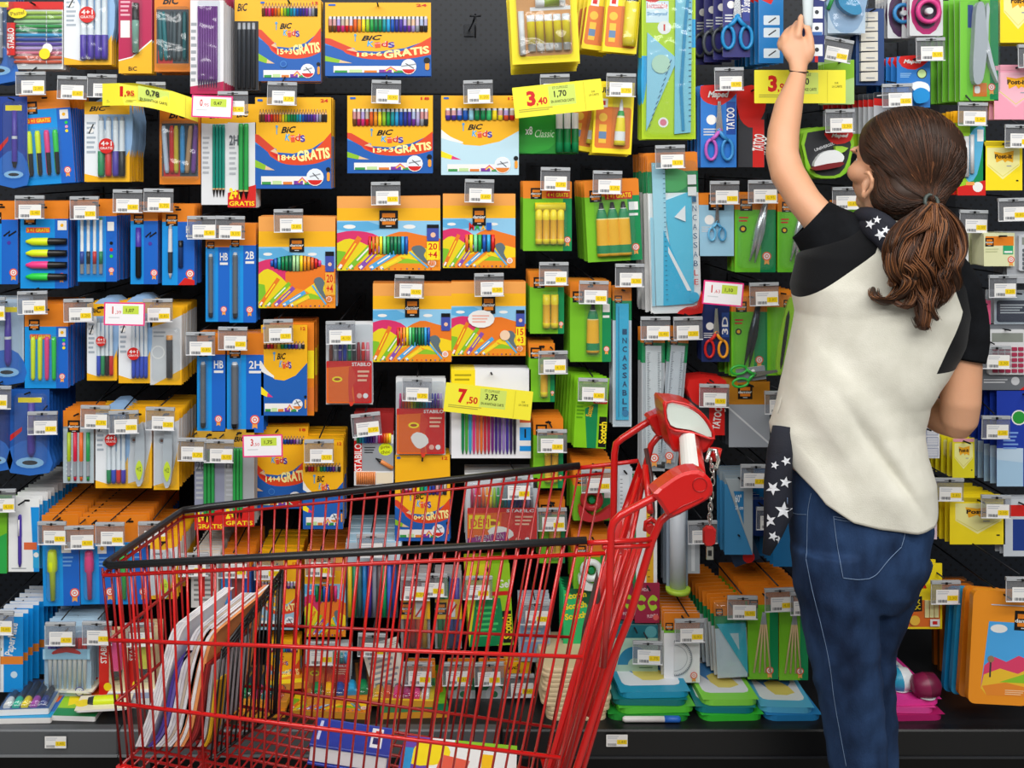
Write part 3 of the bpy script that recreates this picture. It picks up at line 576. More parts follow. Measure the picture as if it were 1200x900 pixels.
def k_calc(a, key='a83050', c='d8dadc', dark='6a6e74'):
    a.r(0, 0, 1, 1, dark); a.keep = len(a.f); m = M(); m.prism(rrect(*a.xy(.2, .75), *a.xy(.88, .05), .004), -.008, 0, c)
    x0, z1 = a.xy(.26, .1); x1, z0 = a.xy(.82, .24); m.box(x0, -.0085, z0, x1, -.008, z1, mat('8a9088', .2)); a.part('calculator', m)
    k = M()
    for i in range(5):
        for j in range(5):
            u, v = .27+.115*i, .32+.085*j; q0 = a.xy(u, v+.055); q1 = a.xy(u+.09, v); k.prism(rrect(*q0, *q1, .001), -.0105, -.008, key)
    a.part('keypad', k); a.small(.15, .82, .6, .9, 2, 'c8cace'); a.e(.72, .86, 5, 'c8cace'); a.p([(.8, 1), (1, .86), (1, 1)], 'R')
def k_bigcalc(a):
    a.r(0, 0, 1, 1, '1a3aa8'); a.r(.55, .3, 1, 1, 'd8e0ec'); a.r(0, .6, .5, .75, 'c0d8ec'); a.p([(0, .72), (.5, .75), (.5, 1), (0, 1)], 'a8cce8'); a.keep = len(a.f)
    a.e(.42, .28, 9, 'W'); a.e(.42, .28, 7.5, '2a9a3a'); a.small(.12, .42, .42, .62, 5, '7aa0e0')
    m = M(); m.prism(rrect(*a.xy(.62, .85), *a.xy(1.0, .35), .004), -.01, 0, 'D'); a.part('calculator', m)
    k = M()
    for i in range(3):
        for j in range(5): q0 = a.xy(.66+.1*i, .60+.05*j); q1 = a.xy(.73+.1*i, .565+.05*j); k.prism(rrect(*q0, *q1, .001), -.0125, -.01, 'c8cace')
    a.part('keypad', k)
def k_stapler(a):
    a.r(0, 0, 1, 1, '74c43a'); a.r(.78, 0, 1, .99, 'g'); a.r(.2, .08, .34, .3, '1a3a80'); a.keep = len(a.f)
    a.slab('stapler', [(.34, .1), (.52, .08), (.58, .3), (.62, .45), (.5, .8), (.3, .84), (.24, .7), (.28, .4)], 'b4b9bf', .016, 0, 3); a.slab('stapler_lever', [(.62, .1), (.7, .12), (.66, .42), (.9, .78), (.86, .8), (.6, .5)], 'c8ccd2', .012, 0, 2)
    a.r(.34, .83, .7, .96, 'e07a2a'); a.rr(.38, .86, .52, .93, 'W', 2); badge(a, .82, .87, 4.5); a.blister(.18, .04, .97, .95, .02, 6)
def k_sharp(a):
    a.r(0, 0, 1, 1, 'g'); a.r(0, 0, .45, 1, '9ad02a'); a.r(0, 0, 1, .14, 'Y'); a.p([(0, .9), (1, .82), (1, 1), (0, 1)], 'R'); a.keep = len(a.f)
    a.p([(.4, .3), (.95, .2), (.7, .75), (.3, .8)], '5ab0d8', 3); a.rod('lead_tube', .3, .78, .3, a.wp*.2, [(0, .9, 'S'), (1, .9, 's')]); a.rod('lead_tube', .5, .74, .28, a.wp*.16, [(0, .9, '6a7078'), (1, .9, 's')])
    a.r(.7, .22, .92, .36, 'W'); a.e(.72, .9, 6, 'W'); a.r(.3, .84, .6, .88, 'o')
def k_fan(a):
    a.r(0, 0, 1, 1, 'c8ccd2'); a.r(0, 0, 1, .16, '2a2e34'); a.p([(0, .1), (1, .14), (1, .26), (0, .22)], 'R'); a.r(0, .68, 1, .9, '9ac41a'); a.keep = len(a.f); a.ln([(.1, .06), (.9, .02)], 1.5, 'W')
def k_felt(a, cols=RAIN[:14], wide=.96, x0=.06, top=.45, hc='e8ecee', card=None, foot=True):
    a.r(0, 0, 1, 1, 'eef0f2'); a.keep = len(a.f); n = len(cols)
    for i, c in enumerate(cols): a.rod('felt_pen', x0+(wide-x0)*(i+.5)/n, .93, top, (wide-x0)*a.wp/n*.9, [(0, .8, c), (.85, 1, c), (.9, 1, c), (1, .8, c)])
def k_stab(a, swan=True, cols=None, top=.16, ty=.45, big=False, label=None, w0='R', bag=True):
    """clear wallet of felt pens with a red and orange insert"""
    a.r(0, 0, 1, 1, 'dfe2e4'); a.keep = len(a.f); cols = cols or RAIN[2:17]; n = len(cols)
    for i, c in enumerate(cols): a.rod('felt_pen', .06+.88*(i+.5)/n, ty+.02, top, .88*a.wp/n*.9, [(0, 1, c), (.6, 1, c), (.65, .9, 'e8e4e0' if i % 3 else c), (1, .6, c)], seg=6)
    m = M(); m.prism(rrect(*a.xy(.02, .97), *a.xy(.98, ty), .002), -.0105, -.008, w0); a.part('printed_insert', m)
    a.k = 215
    a.p([(.02, ty+.08), (.55, ty+.06), (.62, .97), (.02, .97)], 'ea6a1c'); a.p([(.5, ty+.07), (.66, ty+.2), (.56, ty+.34), (.6, .97), (.5, .97)], 'd8402a', 3)
    a.t_('STABILO', .56, ty+.015, .96, ty+.06, 'W'); a.e(.36 if swan else .25, ty+.22, a.wp*.11, 'fbe21f', a.wp*.06); a.e(.36 if swan else .25, ty+.22, a.wp*.07, 'b04a20', a.wp*.03)
    a.p([(.3, .75), (.42, .68), (.6, .72), (.66, .82), (.5, .9), (.38, .86)], 'f2ece4', 2) if swan else None
    a.small(.68, ty+.1, .94, ty+.26, 3, 'f4c0a0'); a.e(.85, .88, 3, 'W'); a.e(.72, .88, 3, 'f0b0a0')
    if big:
        a.r(.04, ty+.1, .34, ty+.3, 'fbe21f'); a.t_('DÉFI', .06, ty+.12, .32, ty+.28, 'a'); a.p([(.02, .86), (.55, .76), (.6, .9), (.4, .97), (.02, .97)], '9a2a80'); a.t_('TALENT TON', .12, .8, .52, .88, 'W', 4); a.t_('PROJET !', .2, .89, .5, .95, 'W', 2)
    if bag: a.blister(.0, .02, 1, .99, .0115, 4, BAG())
def k_stab68(a):
    a.r(0, 0, 1, 1, 'e4e6e8'); a.r(0, 0, 1, .3, '9a2020'); a.r(0, .42, 1, .8, '9aa0a6'); a.r(0, .38, .2, .8, 'R'); a.keep = len(a.f); a.t_('STABILO', -.25, .56, .45, .66, 'W', 90)
    for i, c in enumerate(RAIN[9:17] + RAIN[2:7]): a.rod('felt_pen', .06+.068*(i+.5), .41, .28, a.wp*.07, [(0, 1, c), (1, 1, c)], seg=6)
    for i in range(9): a.rod('fineliner', .05+.055*(i+.5), .98, .81, a.wp*.052, [(0, 1, 'e08a4a'), (1, 1, 'e08a4a')], seg=6)
    a.e(.8, .5, a.wp*.18, 'L', a.wp*.16); a.t_('prix', .68, .45, .92, .5, '8a7a10', 5); a.t_('choc', .68, .51, .92, .56, '8a7a10', 5); a.rod('fineliner', .55, .62, .76, 5, [(0, .2, 'K'), (.3, 1, 'K'), (1, 1, 'e08a4a')], u1=.98)
    a.small(.26, .46, .55, .56, 3, 'D'); a.r(.56, .82, .98, .97, 'e8dcc0')
def k_blk(a, c='1a4a98', rnd=True, pen='v', body='K', txt='PILOT'):
    a.r(0, 0, 1, 1, c); a.p([(0, .7), (.6, .6), (1, .75), (1, 1), (0, 1)], '2a6ac0', 2); a.keep = len(a.f); a.e(.5, .88, a.wp*.36, '8fc0e8', a.wp*.14); a.e(.5, .88, a.wp*.2, '2a2c30', a.wp*.06)
    a.rod('ball_pen', .55, .8, .16, a.wp*.2, [(0, .5, pen), (.1, 1, body), (.5, 1, pen), (.55, 1, 's'), (1, .8, pen)]); a.r(.2, .1, .8, .16, 'fbe21f'); a.p([(.0, .55), (.3, .45), (.3, .5), (0, .62)], 'R'); a.blister(.1, .05, .95, .92, .014, 6)
def k_flair(a):
    a.r(0, 0, 1, 1, 'eef0f0'); a.p([(.72, .12), (1, .12), (1, 1), (.82, 1)], 'B'); a.r(.5, .6, .92, .7, 'e06a3a'); a.r(.8, .72, 1, .95, '2ba5dc'); a.keep = len(a.f)
    a.rod('felt_pen', .38, .93, .22, a.wp*.12, [(0, .4, 'v'), (.08, 1, 'v'), (.55, 1, 'v'), (.6, 1.1, 'v'), (.97, 1, 'v'), (1, .6, 'v')]); a.rod('pocket_clip', .37, .5, .28, a.wp*.05, [(0, 1, 'W'), (1, 1, 'W')], lift=2.5); a.e(.9, .77, 3, 'W'); a.small(.1, .94, .6, .97, 1); a.slot(.03, 7, .6)
def k_pm(a):
    a.r(0, 0, 1, 1, 'e8ecf0'); a.r(.35, .05, 1, 1, 'B'); a.r(0, .55, 1, .65, 'e8862a'); a.keep = len(a.f); a.t_('PaperMate', .1, .27, 1.2, .4, 'W', 80)
    a.rod('ball_pen', .18, .95, .05, a.wp*.16, [(0, .8, 'g'), (.4, 1, 'W'), (1, .9, 's')]); a.small(.05, .2, .3, .5, 4, '9a9a60'); a.e(.7, .78, 4, 'c8e0f0')
def k_whitepens(a):
    a.r(0, 0, 1, 1, 'b8d4e8'); a.keep = len(a.f); cs = ['v', '2a3a9a', '1459b8', 'g', 'd', '9a2030', 'R', 'R']
    for i, c in enumerate(cs): a.rod('felt_pen', .08+.105*(i+.5), .9, .17, a.wp*.1, [(0, .6, 'W'), (.72, 1, 'W'), (.74, 1, c), (1, .95, c)])
    m = M(); m.prism([a.xy(0, .3), a.xy(.0, .44), a.xy(1, .44), a.xy(1, .3)], -.009, -.0085, '9fd0ea'); a.part('printed_band', m); a.k = 185; a.p([(.22, .33), (.5, .26), (.78, .33), (.78, .37), (.5, .34), (.22, .37)], 'R', 2); a.e(.78, .88, 5.5, 'v'); a.e(.78, .88, 4.5, 'W'); a.t_('x10', .7, .86, .86, .9, 'v'); a.blister(0, .02, 1, .99, .01, 4, BAG())
def k_boss(a, c='p'):
    a.r(0, 0, 1, 1, 'R'); a.r(.35, 0, 1, 1, 'f0e0b0'); a.keep = len(a.f); a.t_('STABILO', -.3, .22, .62, .32, 'W', 90)
    a.rod('highlighter', .62, .72, .12, a.wp*.42, [(0, .8, 'K'), (.25, 1, 'D'), (.27, 1, c), (.95, 1, c), (1, .9, c)], flat=.6); a.e(.3, .86, a.wp*.14, 'fbe21f'); a.blister(.36, .08, .9, .8, .016, 4)
def k_eraser(a, ysh=True):
    a.r(0, 0, 1, 1, 'd8dade'); a.p([(0, 0), (1, 0), (1, .12), (.5, .18), (0, .16)], 'Y', 0); a.p([(.6, 1), (1, .4), (1, 1)], 'Y'); a.p([(0, .95), (1, .85), (1, 1), (0, 1)], 'Y'); a.keep = len(a.f); a.slot(.05)
    a.small(.12, .22, .55, .27, 1, '6a7078'); a.e(.32, .38, a.wp*.12, 'S'); a.e(.32, .38, a.wp*.06, '6a3a28')
    a.slab('corrector', [(.45, .3), (.7, .15), (.78, .5), (.7, .9), (.45, .9)], 'c0c6cc', .012, 0, 3)
    if ysh: a.slab('flow_sticker', smooth_closed([(.44, .74), (.58, .62), (.72, .74), (.58, .88)], 3), 'L', .0135); a.k = 275; a.t_('+12', .5, .7, .66, .76, '5a6a10')
    a.blister(.05, .2, .92, .96, .014, 5)
def k_pencilgrey(a):
    a.r(0, 0, 1, 1, 'd4d6d8'); a.p([(0, 0), (1, 0), (1, .1), (.5, .2), (0, .26)], 'Y', 0); a.p([(.1, 1), (1, .8), (1, 1)], 'Y'); a.keep = len(a.f); a.small(.1, .3, .5, .4, 2, 'S'); a.e(.25, .58, 8, 'W'); a.e(.25, .58, 6.5, 'd4d6d8')
    a.rod('lead_case', .62, .9, .36, a.wp*.2, [(0, 1, 'K'), (.9, 1, '4a4e54'), (.91, 1, 'o'), (1, 1, 'o')]); a.blister(.05, .26, .95, .95, .01, 4)
def k_pen4c(a):
    a.r(0, 0, 1, 1, 'b0c0c8'); a.r(0, 0, 1, .22, 'O'); a.r(0, .22, 1, .25, '8a9aa4'); a.keep = len(a.f); logo(a, .35, .22, a.wp*.4); a.small(.1, .6, .3, .9, 5, 'd8e0e4')
    for x, c in zip((.2, .4, .6, .82), ('a8c01a', 'd01a40', 'ea6a1c', '2a9a50')): a.rod('gel_pen', x, .96, .3, a.wp*.13, [(0, .7, c), (.08, .8, c), (.1, .8, '5a6068'), (.4, .8, 'S'), (.42, 1, c), (1, .9, c)])
def k_clearbag(a, c1='3a7ac0', txt=''):
    a.r(0, 0, 1, 1, 'c4ccd2'); a.keep = len(a.f); a.rr(.06, .3, .94, .94, c1, 3); a.small(.15, .4, .8, .7, 4, 's'); a.t_(txt, .15, .45, .85, .55, 'R') if txt else None; a.blister(0, .03, 1, .99, .012, 4, BAG())
def k_box(a):
    a.r(0, 0, 1, 1, 'd0dee8'); a.keep = len(a.f); a.r(.0, 0, .2, 1, 'b8c8d4')
def k_stripe(a, cols=('e8c820', '0e8a60', '3a6a70', '1a7ac0', 'v', '8a90a0', '6a5a60', '12b06a', '4a70d8', '2a4aa0')):
    a.r(0, 0, 1, 1, '4a505a'); a.keep = len(a.f)
    for i, c in enumerate(cols): a.rod('felt_pen', .02+.96*(i+.5)/len(cols), .97, .02, .96*a.wp/len(cols)*.96, [(0, .85, c), (.55, 1, c), (.57, .9, c), (1, .95, c)])
def k_crayons(a, cols=('7a2a2a', 'R', 'a', 'Y'), h2=True):
    a.r(0, 0, 1, 1, 'b8b0b0'); a.keep = len(a.f); n = len(cols)
    for i, c in enumerate(cols): a.rod('crayon', .08+.84*(i+.5)/n, .97, .06, .84*a.wp/n*.96, [(0, 1, c), (1, 1, c)])
    m = M(); m.prism([a.xy(0, .32), a.xy(.0, .58), a.xy(1, .58), a.xy(1, .32)], -.010, -.0095, 'Y'); a.part('printed_band', m); a.k = 210; logo(a, .2, .44, a.hp*.16); a.r(.5, .35, .75, .55, 'W'); a.ln([(.5, .55), (.8, .38)], 2, 'R'); a.blister(0, 0, 1, 1, .011, 3, BAG())
def k_gel(a):
    a.r(0, 0, 1, 1, '9ad024'); a.r(0, 0, .55, 1, 'e8e02a'); a.p([(.0, 1), (.2, .42), (.75, .42), (.85, .95), (.6, 1)], 'g'); a.keep = len(a.f); a.t_('Gel', .72, .2, .98, .3, 'W'); a.rr(.55, .34, .97, .39, 'R', 1); a.small(.2, .5, .7, .9, 6, '4ad070'); a.r(.78, .58, .98, .97, 'K'); a.t_('Scotch', .6, .72, 1.16, .83, 'fbe21f', 90, .04)
def k_plenda(a):
    a.r(0, 0, 1, 1, '9a1840'); a.keep = len(a.f)
    for x in (.25, .72): a.p([(x-.2, .45), (x, .3), (x+.2, .4), (x+.1, .5), (x+.18, .62), (x-.02, .7), (x-.14, .6)], 'a8d030', 3); a.e(x, .5, 4, '9a1840', 3)
    a.t_('PLENDA', .5, .78, .95, .86, 'e8c8d0', 6); a.t_('PLENDA', .1, .12, .55, .2, 'e8c8d0', -6); a.e(.85, .86, 3.5, 'e0605a')
def k_protr(a):
    a.r(0, 0, 1, 1, 'f0f1f2'); a.r(0, 0, 1, .24, 'O'); a.r(0, .24, 1, .29, 'G'); a.keep = len(a.f); logo(a, .15, .2, 9)
    n = 24; cx, cy, r = .28, .64, a.wp*.5
    def ringp(rr): return [(cx+rr/a.wp*math.cos(t_), cy+rr/a.hp*math.sin(t_)) for t_ in [-PI/2 + PI*i/n for i in range(n+1)]]
    m = M(); m.prism([a.xy(*q) for q in ringp(r)], -.003, -.001, 'e4e6e6'); a.part('protractor', m); a.k = 65
    a.ln(ringp(r*.98), 1.2, '9aa0a6'); a.ln(ringp(r*.72), .8, 'b4b8bc')
    for i in range(30):
        t_ = -PI/2 + PI*i/29; a.ln([(cx+r*.88/a.wp*math.cos(t_), cy+r*.88/a.hp*math.sin(t_)), (cx+r*.97/a.wp*math.cos(t_), cy+r*.97/a.hp*math.sin(t_))], .7, '6a7078')
    badge(a, .82, .88, 4)
def k_protgreen(a):
    a.r(0, 0, 1, 1, 'a8c8b4'); a.r(0, 0, 1, .28, '1a6a78'); a.keep = len(a.f); n = 16
    q = [(.5+.36*math.cos(t_), .84-.38*math.sin(t_)) for t_ in [PI*i/n for i in range(n+1)]]; a.p(q + [(.3, .84)][:0], '1a7aa0'); q = [(.5+.14*math.cos(t_), .85-.15*math.sin(t_)) for t_ in [PI*i/n for i in range(n+1)]]; a.p(q, 'a8c8b4'); a.small(.6, .88, .9, .92, 1, '5a8a7a'); a.e(.85, .15, 7, '58a0a8')
def k_square(a, c1='2fb4c8'):
    a.r(0, 0, 1, 1, 'c8d4dc'); a.r(0, 0, 1, .2, 'O'); a.r(0, .2, 1, .36, 'g'); a.keep = len(a.f)
    a.slab('set_square', [(.05, .3), (.96, .3), (.96, .95)], c1, .004); a.k = 90; a.p([(.45, .42), (.72, .42), (.72, .64)], 'c0d8dc'); logo(a, .15, .14, 8); a.blister(0, .02, 1, .99, .008, 2)
def k_sq60(a):
    a.r(0, 0, 1, 1, '3a86b8'); a.r(0, 0, 1, .12, '8a979e'); a.keep = len(a.f)
    a.slab('set_square', [(.02, .05), (.98, .05), (.98, .98)], 'a2adb2', .004); a.k = 90; a.p([(.3, .2), (.66, .2), (.66, .62)], '2a7ab0'); a.t_('60°', .36, .24, .58, .34, 'e4f0f6'); a.t_('21 cm', .36, .38, .64, .43, 'e4f0f6')
def k_sticksbrown(a):
    a.r(0, 0, 1, 1, 'G'); a.r(0, 0, 1, .16, 'O'); a.r(.72, .16, 1, 1, 'g'); a.keep = len(a.f); logo(a, .2, .15, a.wp*.28)
    for i in range(4): a.rod('wooden_brush', .5+.02*i, .24, .92, a.wp*.09, [(0, .5, 'D'), (.08, .5, 'S'), (.2, .6, 'S'), (.22, .7, 'e0c496'), (1, .7, 'e0c496')], u1=.2+.18*i)
    badge(a, .72, .9, a.wp*.13)
def k_case(a, c='f0941c', pic=True):
    a.rr(0, 0, 1, 1, c, 8); a.keep = len(a.f)
    if pic:
        a.p([(.28, .27), (1, .27), (1, .92), (.3, .92), (.2, .86)], '4aa8e8'); a.e(.45, .33, 10, 'W', 5); a.p([(.24, .66), (.4, .58), (.6, .62), (.8, .56), (1, .6), (1, .92), (.3, .92), (.2, .86)], 'e0406a'); a.p([(.24, .74), (.5, .68), (.8, .72), (1, .66), (1, .92), (.3, .92), (.2, .86)], 'f0c030'); a.p([(.5, .8), (1, .7), (1, .8)], '8cc62a'); a.p([(.22, .84), (.6, .8), (1, .84), (1, .92), (.3, .92)], 'ea8a2a')
        logo(a, .86, .25, 23); a.ln([(.34, .6), (.34, .76)], 2, '3a3a3a'); a.e(.34, .6, 4, '9a7a5a'); a.small(.6, .86, .95, .91, 3, 'f6d0a0'); a.ln([(.3, .12), (.98, .12)], 1.2, 'c8d0e0')
def k_uhupata(a):
    a.r(0, 0, 1, 1, 'y'); a.rr(.05, .56, .95, .97, 'e07028', 3); a.keep = len(a.f); a.slot(.1, 14); a.t_('UHU', .08, .2, .52, .28, 'K', 0, .04); a.t_('pata', .08, .31, .62, .41, 'R', 0, .04)
    a.r(.08, .43, .42, .47, 'R'); a.p([(.08, .54), (.5, .5), (.5, .73), (.08, .75)], 'K'); a.t_('PRIX', .12, .56, .46, .63, 'fbe21f', 5); a.t_('CHOC', .12, .64, .46, .71, 'fbe21f', 5)
    for i in range(3): a.slab('putty_strip', [(.56+.12*i, .56), (.66+.12*i, .56), (.66+.12*i, .82), (.56+.12*i, .82)], 'f0eeb0', .003)
    a.k = 80; a.e(.3, .86, 6, 'f0c040'); a.r(.68, .84, .92, .95, 'W'); a.r(.74, .87, .86, .92, 'R')
def k_notes(a):
    a.r(0, 0, 1, 1, 'e4e6b8'); a.r(.05, .1, .97, .38, 'O'); a.r(.05, .1, .3, .38, 'e4e6b8' if False else 'O'); logo(a, .18, .28, 10); a.r(.62, .38, .95, .64, '2aa870'); a.r(.66, .54, .92, .6, 'W'); a.small(.05, .45, .5, .6, 2, 'c8cc9a'); badge(a, .88, .8, 4); a.keep = 3
def k_disc(a, c='e0357f', c2='2ba5dc'):
    a.r(0, 0, 1, .2, 'W'); a.e(.5, .5, a.wp*.47, c, a.hp*.48); a.e(.5, .5, a.wp*.36, '4a3a50', a.hp*.36); a.keep = len(a.f)
    m = M(); x, z = a.xy(.5, .5); R = a.wp*a.s*.32; m.tube([(x+R*math.cos(t_), -.01, z+R*math.sin(t_)) for t_ in [2*PI*i/18 for i in range(18)]], R*.22, mat(c2), 8, True); m.lathe([(0, R*.35), (1, R*.3)], (x, -.002, z), (0, -.015, 0), mat('s'), 12); a.part('tape_reel', m)
def k_taille(a):
    a.r(0, 0, 1, 1, 'd0e0f0'); a.p([(0, 0), (1, 0), (1, .5), (.8, .9), (.5, 1), (.2, .9), (0, .5)], '9ab8d8', 2); a.keep = len(a.f)
    a.slab('sharpener', [(.2, .2), (.45, .1), (.75, .4), (.8, .6), (.55, .62), (.25, .45)], '1a90c0', .018, 0, 3); a.rod('colour_pencil', .0, .5, .1, 5, [(0, 1, '2aa84a'), (1, .8, '2aa84a')], u1=.2); a.rod('colour_pencil', -.1, .3, .05, 5, [(0, 1, 'b070c0'), (1, .8, 'b070c0')], u1=.1)
    a.blister(-.02, .1, 1.02, .98, .02, 8)
def k_erasers(a):
    a.r(0, 0, 1, 1, '2a4a80'); a.keep = len(a.f)
    for i in range(7): a.slab('eraser', [(.12, .06+.13*i), (.72, .05+.13*i), (.72, .165+.13*i), (.12, .17+.13*i)], 'ddd9cc', .009)
    a.k = 190
    for i in range(7): a.r(.3, .12+.13*i, .6, .135+.13*i, 'S')
def k_pl(a, c='2aa84a', c2='G'):
    a.r(0, 0, 1, 1, c); a.p([(0, .1), (1, 0), (1, .4), (0, .6)], c2); a.keep = len(a.f)
def k_stop(a):
    a.r(0, 0, 1, 1, '1a2a70'); a.keep = len(a.f); a.t_('STOP', .35, .12, 1.15, .3, 'W', 80, .03)
    for v in (.38, .56, .8): a.r(.42, v, .92, v+.13, 'eef2f6'); a.e(.65, v+.06, 2.5, 'D')
    a.r(.4, .66, .9, .7, '3a6ab0'); a.r(.55, .93, .7, 1, 'R')
    a.rod('correction_pen', .2, .66, -.1, a.wp*.55, [(0, .3, 'S'), (.1, .8, 'c8d8dc'), (.6, 1, 'd8e4e8'), (1, 1, 'W')], flat=.6)
def k_tatoo(a, c='1a7ac0'):
    a.r(0, 0, 1, 1, c); a.p([(0, 0), (.8, 0), (.5, .2), (0, .12)], 'R', 0); a.keep = len(a.f)
    for v in (.35, .52, .8): a.rr(.2, v, .85, v+.13, 'd8e4ec', 1); a.ln([(.4, v+.1), (.7, v+.03)], 1.5, 'D')
def k_plainbox(a, c='2a2c80'):
    a.r(0, 0, 1, 1, c); a.keep = len(a.f)
def k_greenx8(a):
    a.r(0, 0, 1, 1, '1a8a2a'); a.p([(0, .1), (.6, 0), (.7, .5), (.5, .9), (0, .95)], '2aa030', 2); a.keep = len(a.f); a.t_('x8', .12, .36, .24, .56, 'W'); a.t_('Classic', .28, .44, .6, .62, 'd8f0d0', 0, 0, .3)
    for i in range(3): a.rod('glue_stick', .68+.13*i, .97, .05, a.wp*.12, [(0, 1, 'W'), (.25, 1, 'g'), (.6, 1, 'e0d020' if False else '0b7a3a'), (.62, .95, 'e8e8e8'), (1, .95, 'W')])
def k_pinkbag(a, c='d8306a', c2='f0e8e0'):
    a.r(0, 0, 1, 1, c2); a.r(0, 0, 1, .3, c); a.keep = len(a.f); a.small(.1, .4, .8, .8, 5, c)
def k_dark(a, c='1c2028'):
    a.r(0, 0, 1, 1, 'Y'); a.r(0, .3, 1, 1, '22252b'); a.keep = len(a.f); bic(a, .1, .12, .55, .2)
    for i in range(4): a.rod('pencil', .2+.2*i, .98, .32, a.wp*.16, [(0, 1, '2c3036'), (.9, 1, '3a3f46'), (1, .8, 'S')])
def k_purple(a):
    a.r(0, 0, 1, 1, 'e4e4e8'); a.r(0, 0, 1, .1, 'P'); a.p([(0, .93), (1, .88), (1, 1), (0, 1)], 'P'); a.keep = len(a.f); a.small(.02, .3, .2, .9, 9)
    for i in range(8): a.rod('colour_pencil', .26+.075*i, .16, .94, a.wp*.078, [(0, 1, '7a3a90'), (.9, 1, '6a2a80'), (1, .2, '4a1a60')], seg=6)
    a.ln([(.3, .25), (.6, .35), (.62, .5), (.35, .6), (.7, .62)], 2, 'e8e0f0') if False else None
    a.t_('Eco', .3, .68, .7, .8, 'e0d8ea', 90); a.blister(.22, .1, .9, .97, .009, 3)
def k_pmfelt(a):
    a.r(0, 0, 1, 1, 'eef0f4'); a.r(0, 0, .3, .18, 'fbe21f'); a.keep = len(a.f); a.small(.04, .04, .26, .14, 2, 'b0a010')
    cs = ['g', '4ab03a', '3aa8d8', 'e0408a', 'e0604a', 'ea7030', 'd03040', 'c02a5a', '7a2a80', '4a2a8a', '5a3a90', '9a80c8', 'v', '3a2a60', '2a2a3a']
    for i, c in enumerate(cs): a.rod('felt_pen', .12+.7*(i+.5)/15, .95, .25, .7*a.wp/15*.85, [(0, .4, c), (.08, .9, c), (.55, 1, c), (.6, 1.05, c), (1, .8, c)])
    a.r(.86, .5, 1, .96, 'W'); a.r(.86, .55, 1, .6, 'e06a3a'); a.r(.86, .65, 1, .8, 'B'); a.ln([(.93, .67), (.93, .77)], 2, 'K'); a.r(.86, .86, 1, .92, 'B')
def k_mapedred(a):
    a.r(0, 0, 1, 1, 'D'); a.p([(0, 0), (1, 0), (1, .3), (.6, .5), (.2, .45), (0, .3)], 'R', 2); a.keep = len(a.f); a.t_('TATOO', .5, .65, 1.2, .8, 'W', 80); a.r(.55, .4, .98, 1, 'R'); a.t_('TATOO', .45, .62, 1.1, .76, 'W', 82, .03)
def k_cutout(a, c='e8e0c8'):
    a.r(0, 0, 1, 1, c); a.keep = len(a.f); a.small(.1, .1, .9, .9, 6, 'S')
def k_labels(a):
    a.r(0, 0, 1, 1, 'eceef2'); a.keep = len(a.f)
    for i in range(3):
        for j in range(6): a.rr(.1+.3*i, .08+.155*j, .34+.3*i, .2+.155*j, 'dfe3ea', 1); a.e(.22+.3*i, .14+.155*j, 1.2, '6a7088', n=6)
def k_labgrid(a):
    a.r(0, 0, 1, 1, 'f2f3f6'); a.keep = len(a.f)
    for i in range(2):
        for j in range(3):
            for q in range(5): a.r(.08+.48*i, .05+.32*j+.05*q, .46+.48*i, .06+.32*j+.05*q, 'a8b0c8')
            a.ln([(.08+.48*i, .05+.32*j), (.46+.48*i, .05+.32*j), (.46+.48*i, .3+.32*j), (.08+.48*i, .3+.32*j), (.08+.48*i, .05+.32*j)], .7, '7a88b0')
# ------------------------------------------------------------------ what hangs on the wall
D0 = 2.2; PEG = 2.56
FRONT = []      # (x, z_top, d, desc, tag?)
def I(fn, name, cat, desc, box, n=0, tagat=None, d=D0, pitch=.016, roll=0, yaw=0, t=.0012, base='W', cr=1.5, shape=None, dx=0, dz=0, troll=0, drift=.0015, hook=None, lean=0, tkind=0, **o):
    x0, y0, x1, y1 = box; k = d/D0
    a = Pack(x1-x0, y1-y0, d, t, base, cr, shape); fn(a, **o)
    loc = P((x0+x1)/2, y0, d)
    n = max(0, min(n, int((PEG - .03 - d - t)/pitch)))
    finish_pack(a, name, cat, desc, loc, n, pitch, roll, yaw, dx=dx, dz=dz, drift=drift, lean=lean)
    if hook is None: hook = y0 < 790
    FRONT.append((tagat, (x0+x1)/2, y0, d, desc, hook, troll, tkind))

# --- top row, left to right
I(k_blk, 'ball_pen_pack', 'pen pack', 'dark blue pen blister cut by the frame in the top row', (-22, -8, 18, 95), 3, c='2a4a78', pen='S', body='D')
I(k_stab_wallet, 'felt_pen_wallet', 'felt pen pack', 'clear wallet of pastel pens lying in rainbow order', (8, 2, 74, 81), 4, (19, 84), pitch=.012)
I(k_bic, 'ball_pen_pack', 'pen pack', 'top row card of ball pens with violet barrels', (75, -12, 131, 76), 6, (68, 89), cols=('v',)*4, caps=.36)
I(k_marker, 'marker_pack', 'marker pack', 'magenta card with a single pale green marker', (139, -14, 178, 86), 3, (103, 87), pitch=.014)
I(k_bag, 'ball_pen_bag', 'pen pack', 'orange bag of dark teal pens in the top row', (181, -12, 224, 84), 4, (160, 96), cols=('0e6a70', '0e7a80', '3a4a50', '4a5a60', '5a666a', '0e6a70'))
I(k_purple, 'colour_pencil_pack', 'pencil pack', 'white sleeve of purple colouring pencils', (223, -12, 262, 110), 10, (256, 107), pitch=.012, d=2.15)
I(k_dark, 'pencil_pack', 'pencil pack', 'black pencil card with yellow head in top row', (275, -10, 303, 106), 3, pitch=.012)
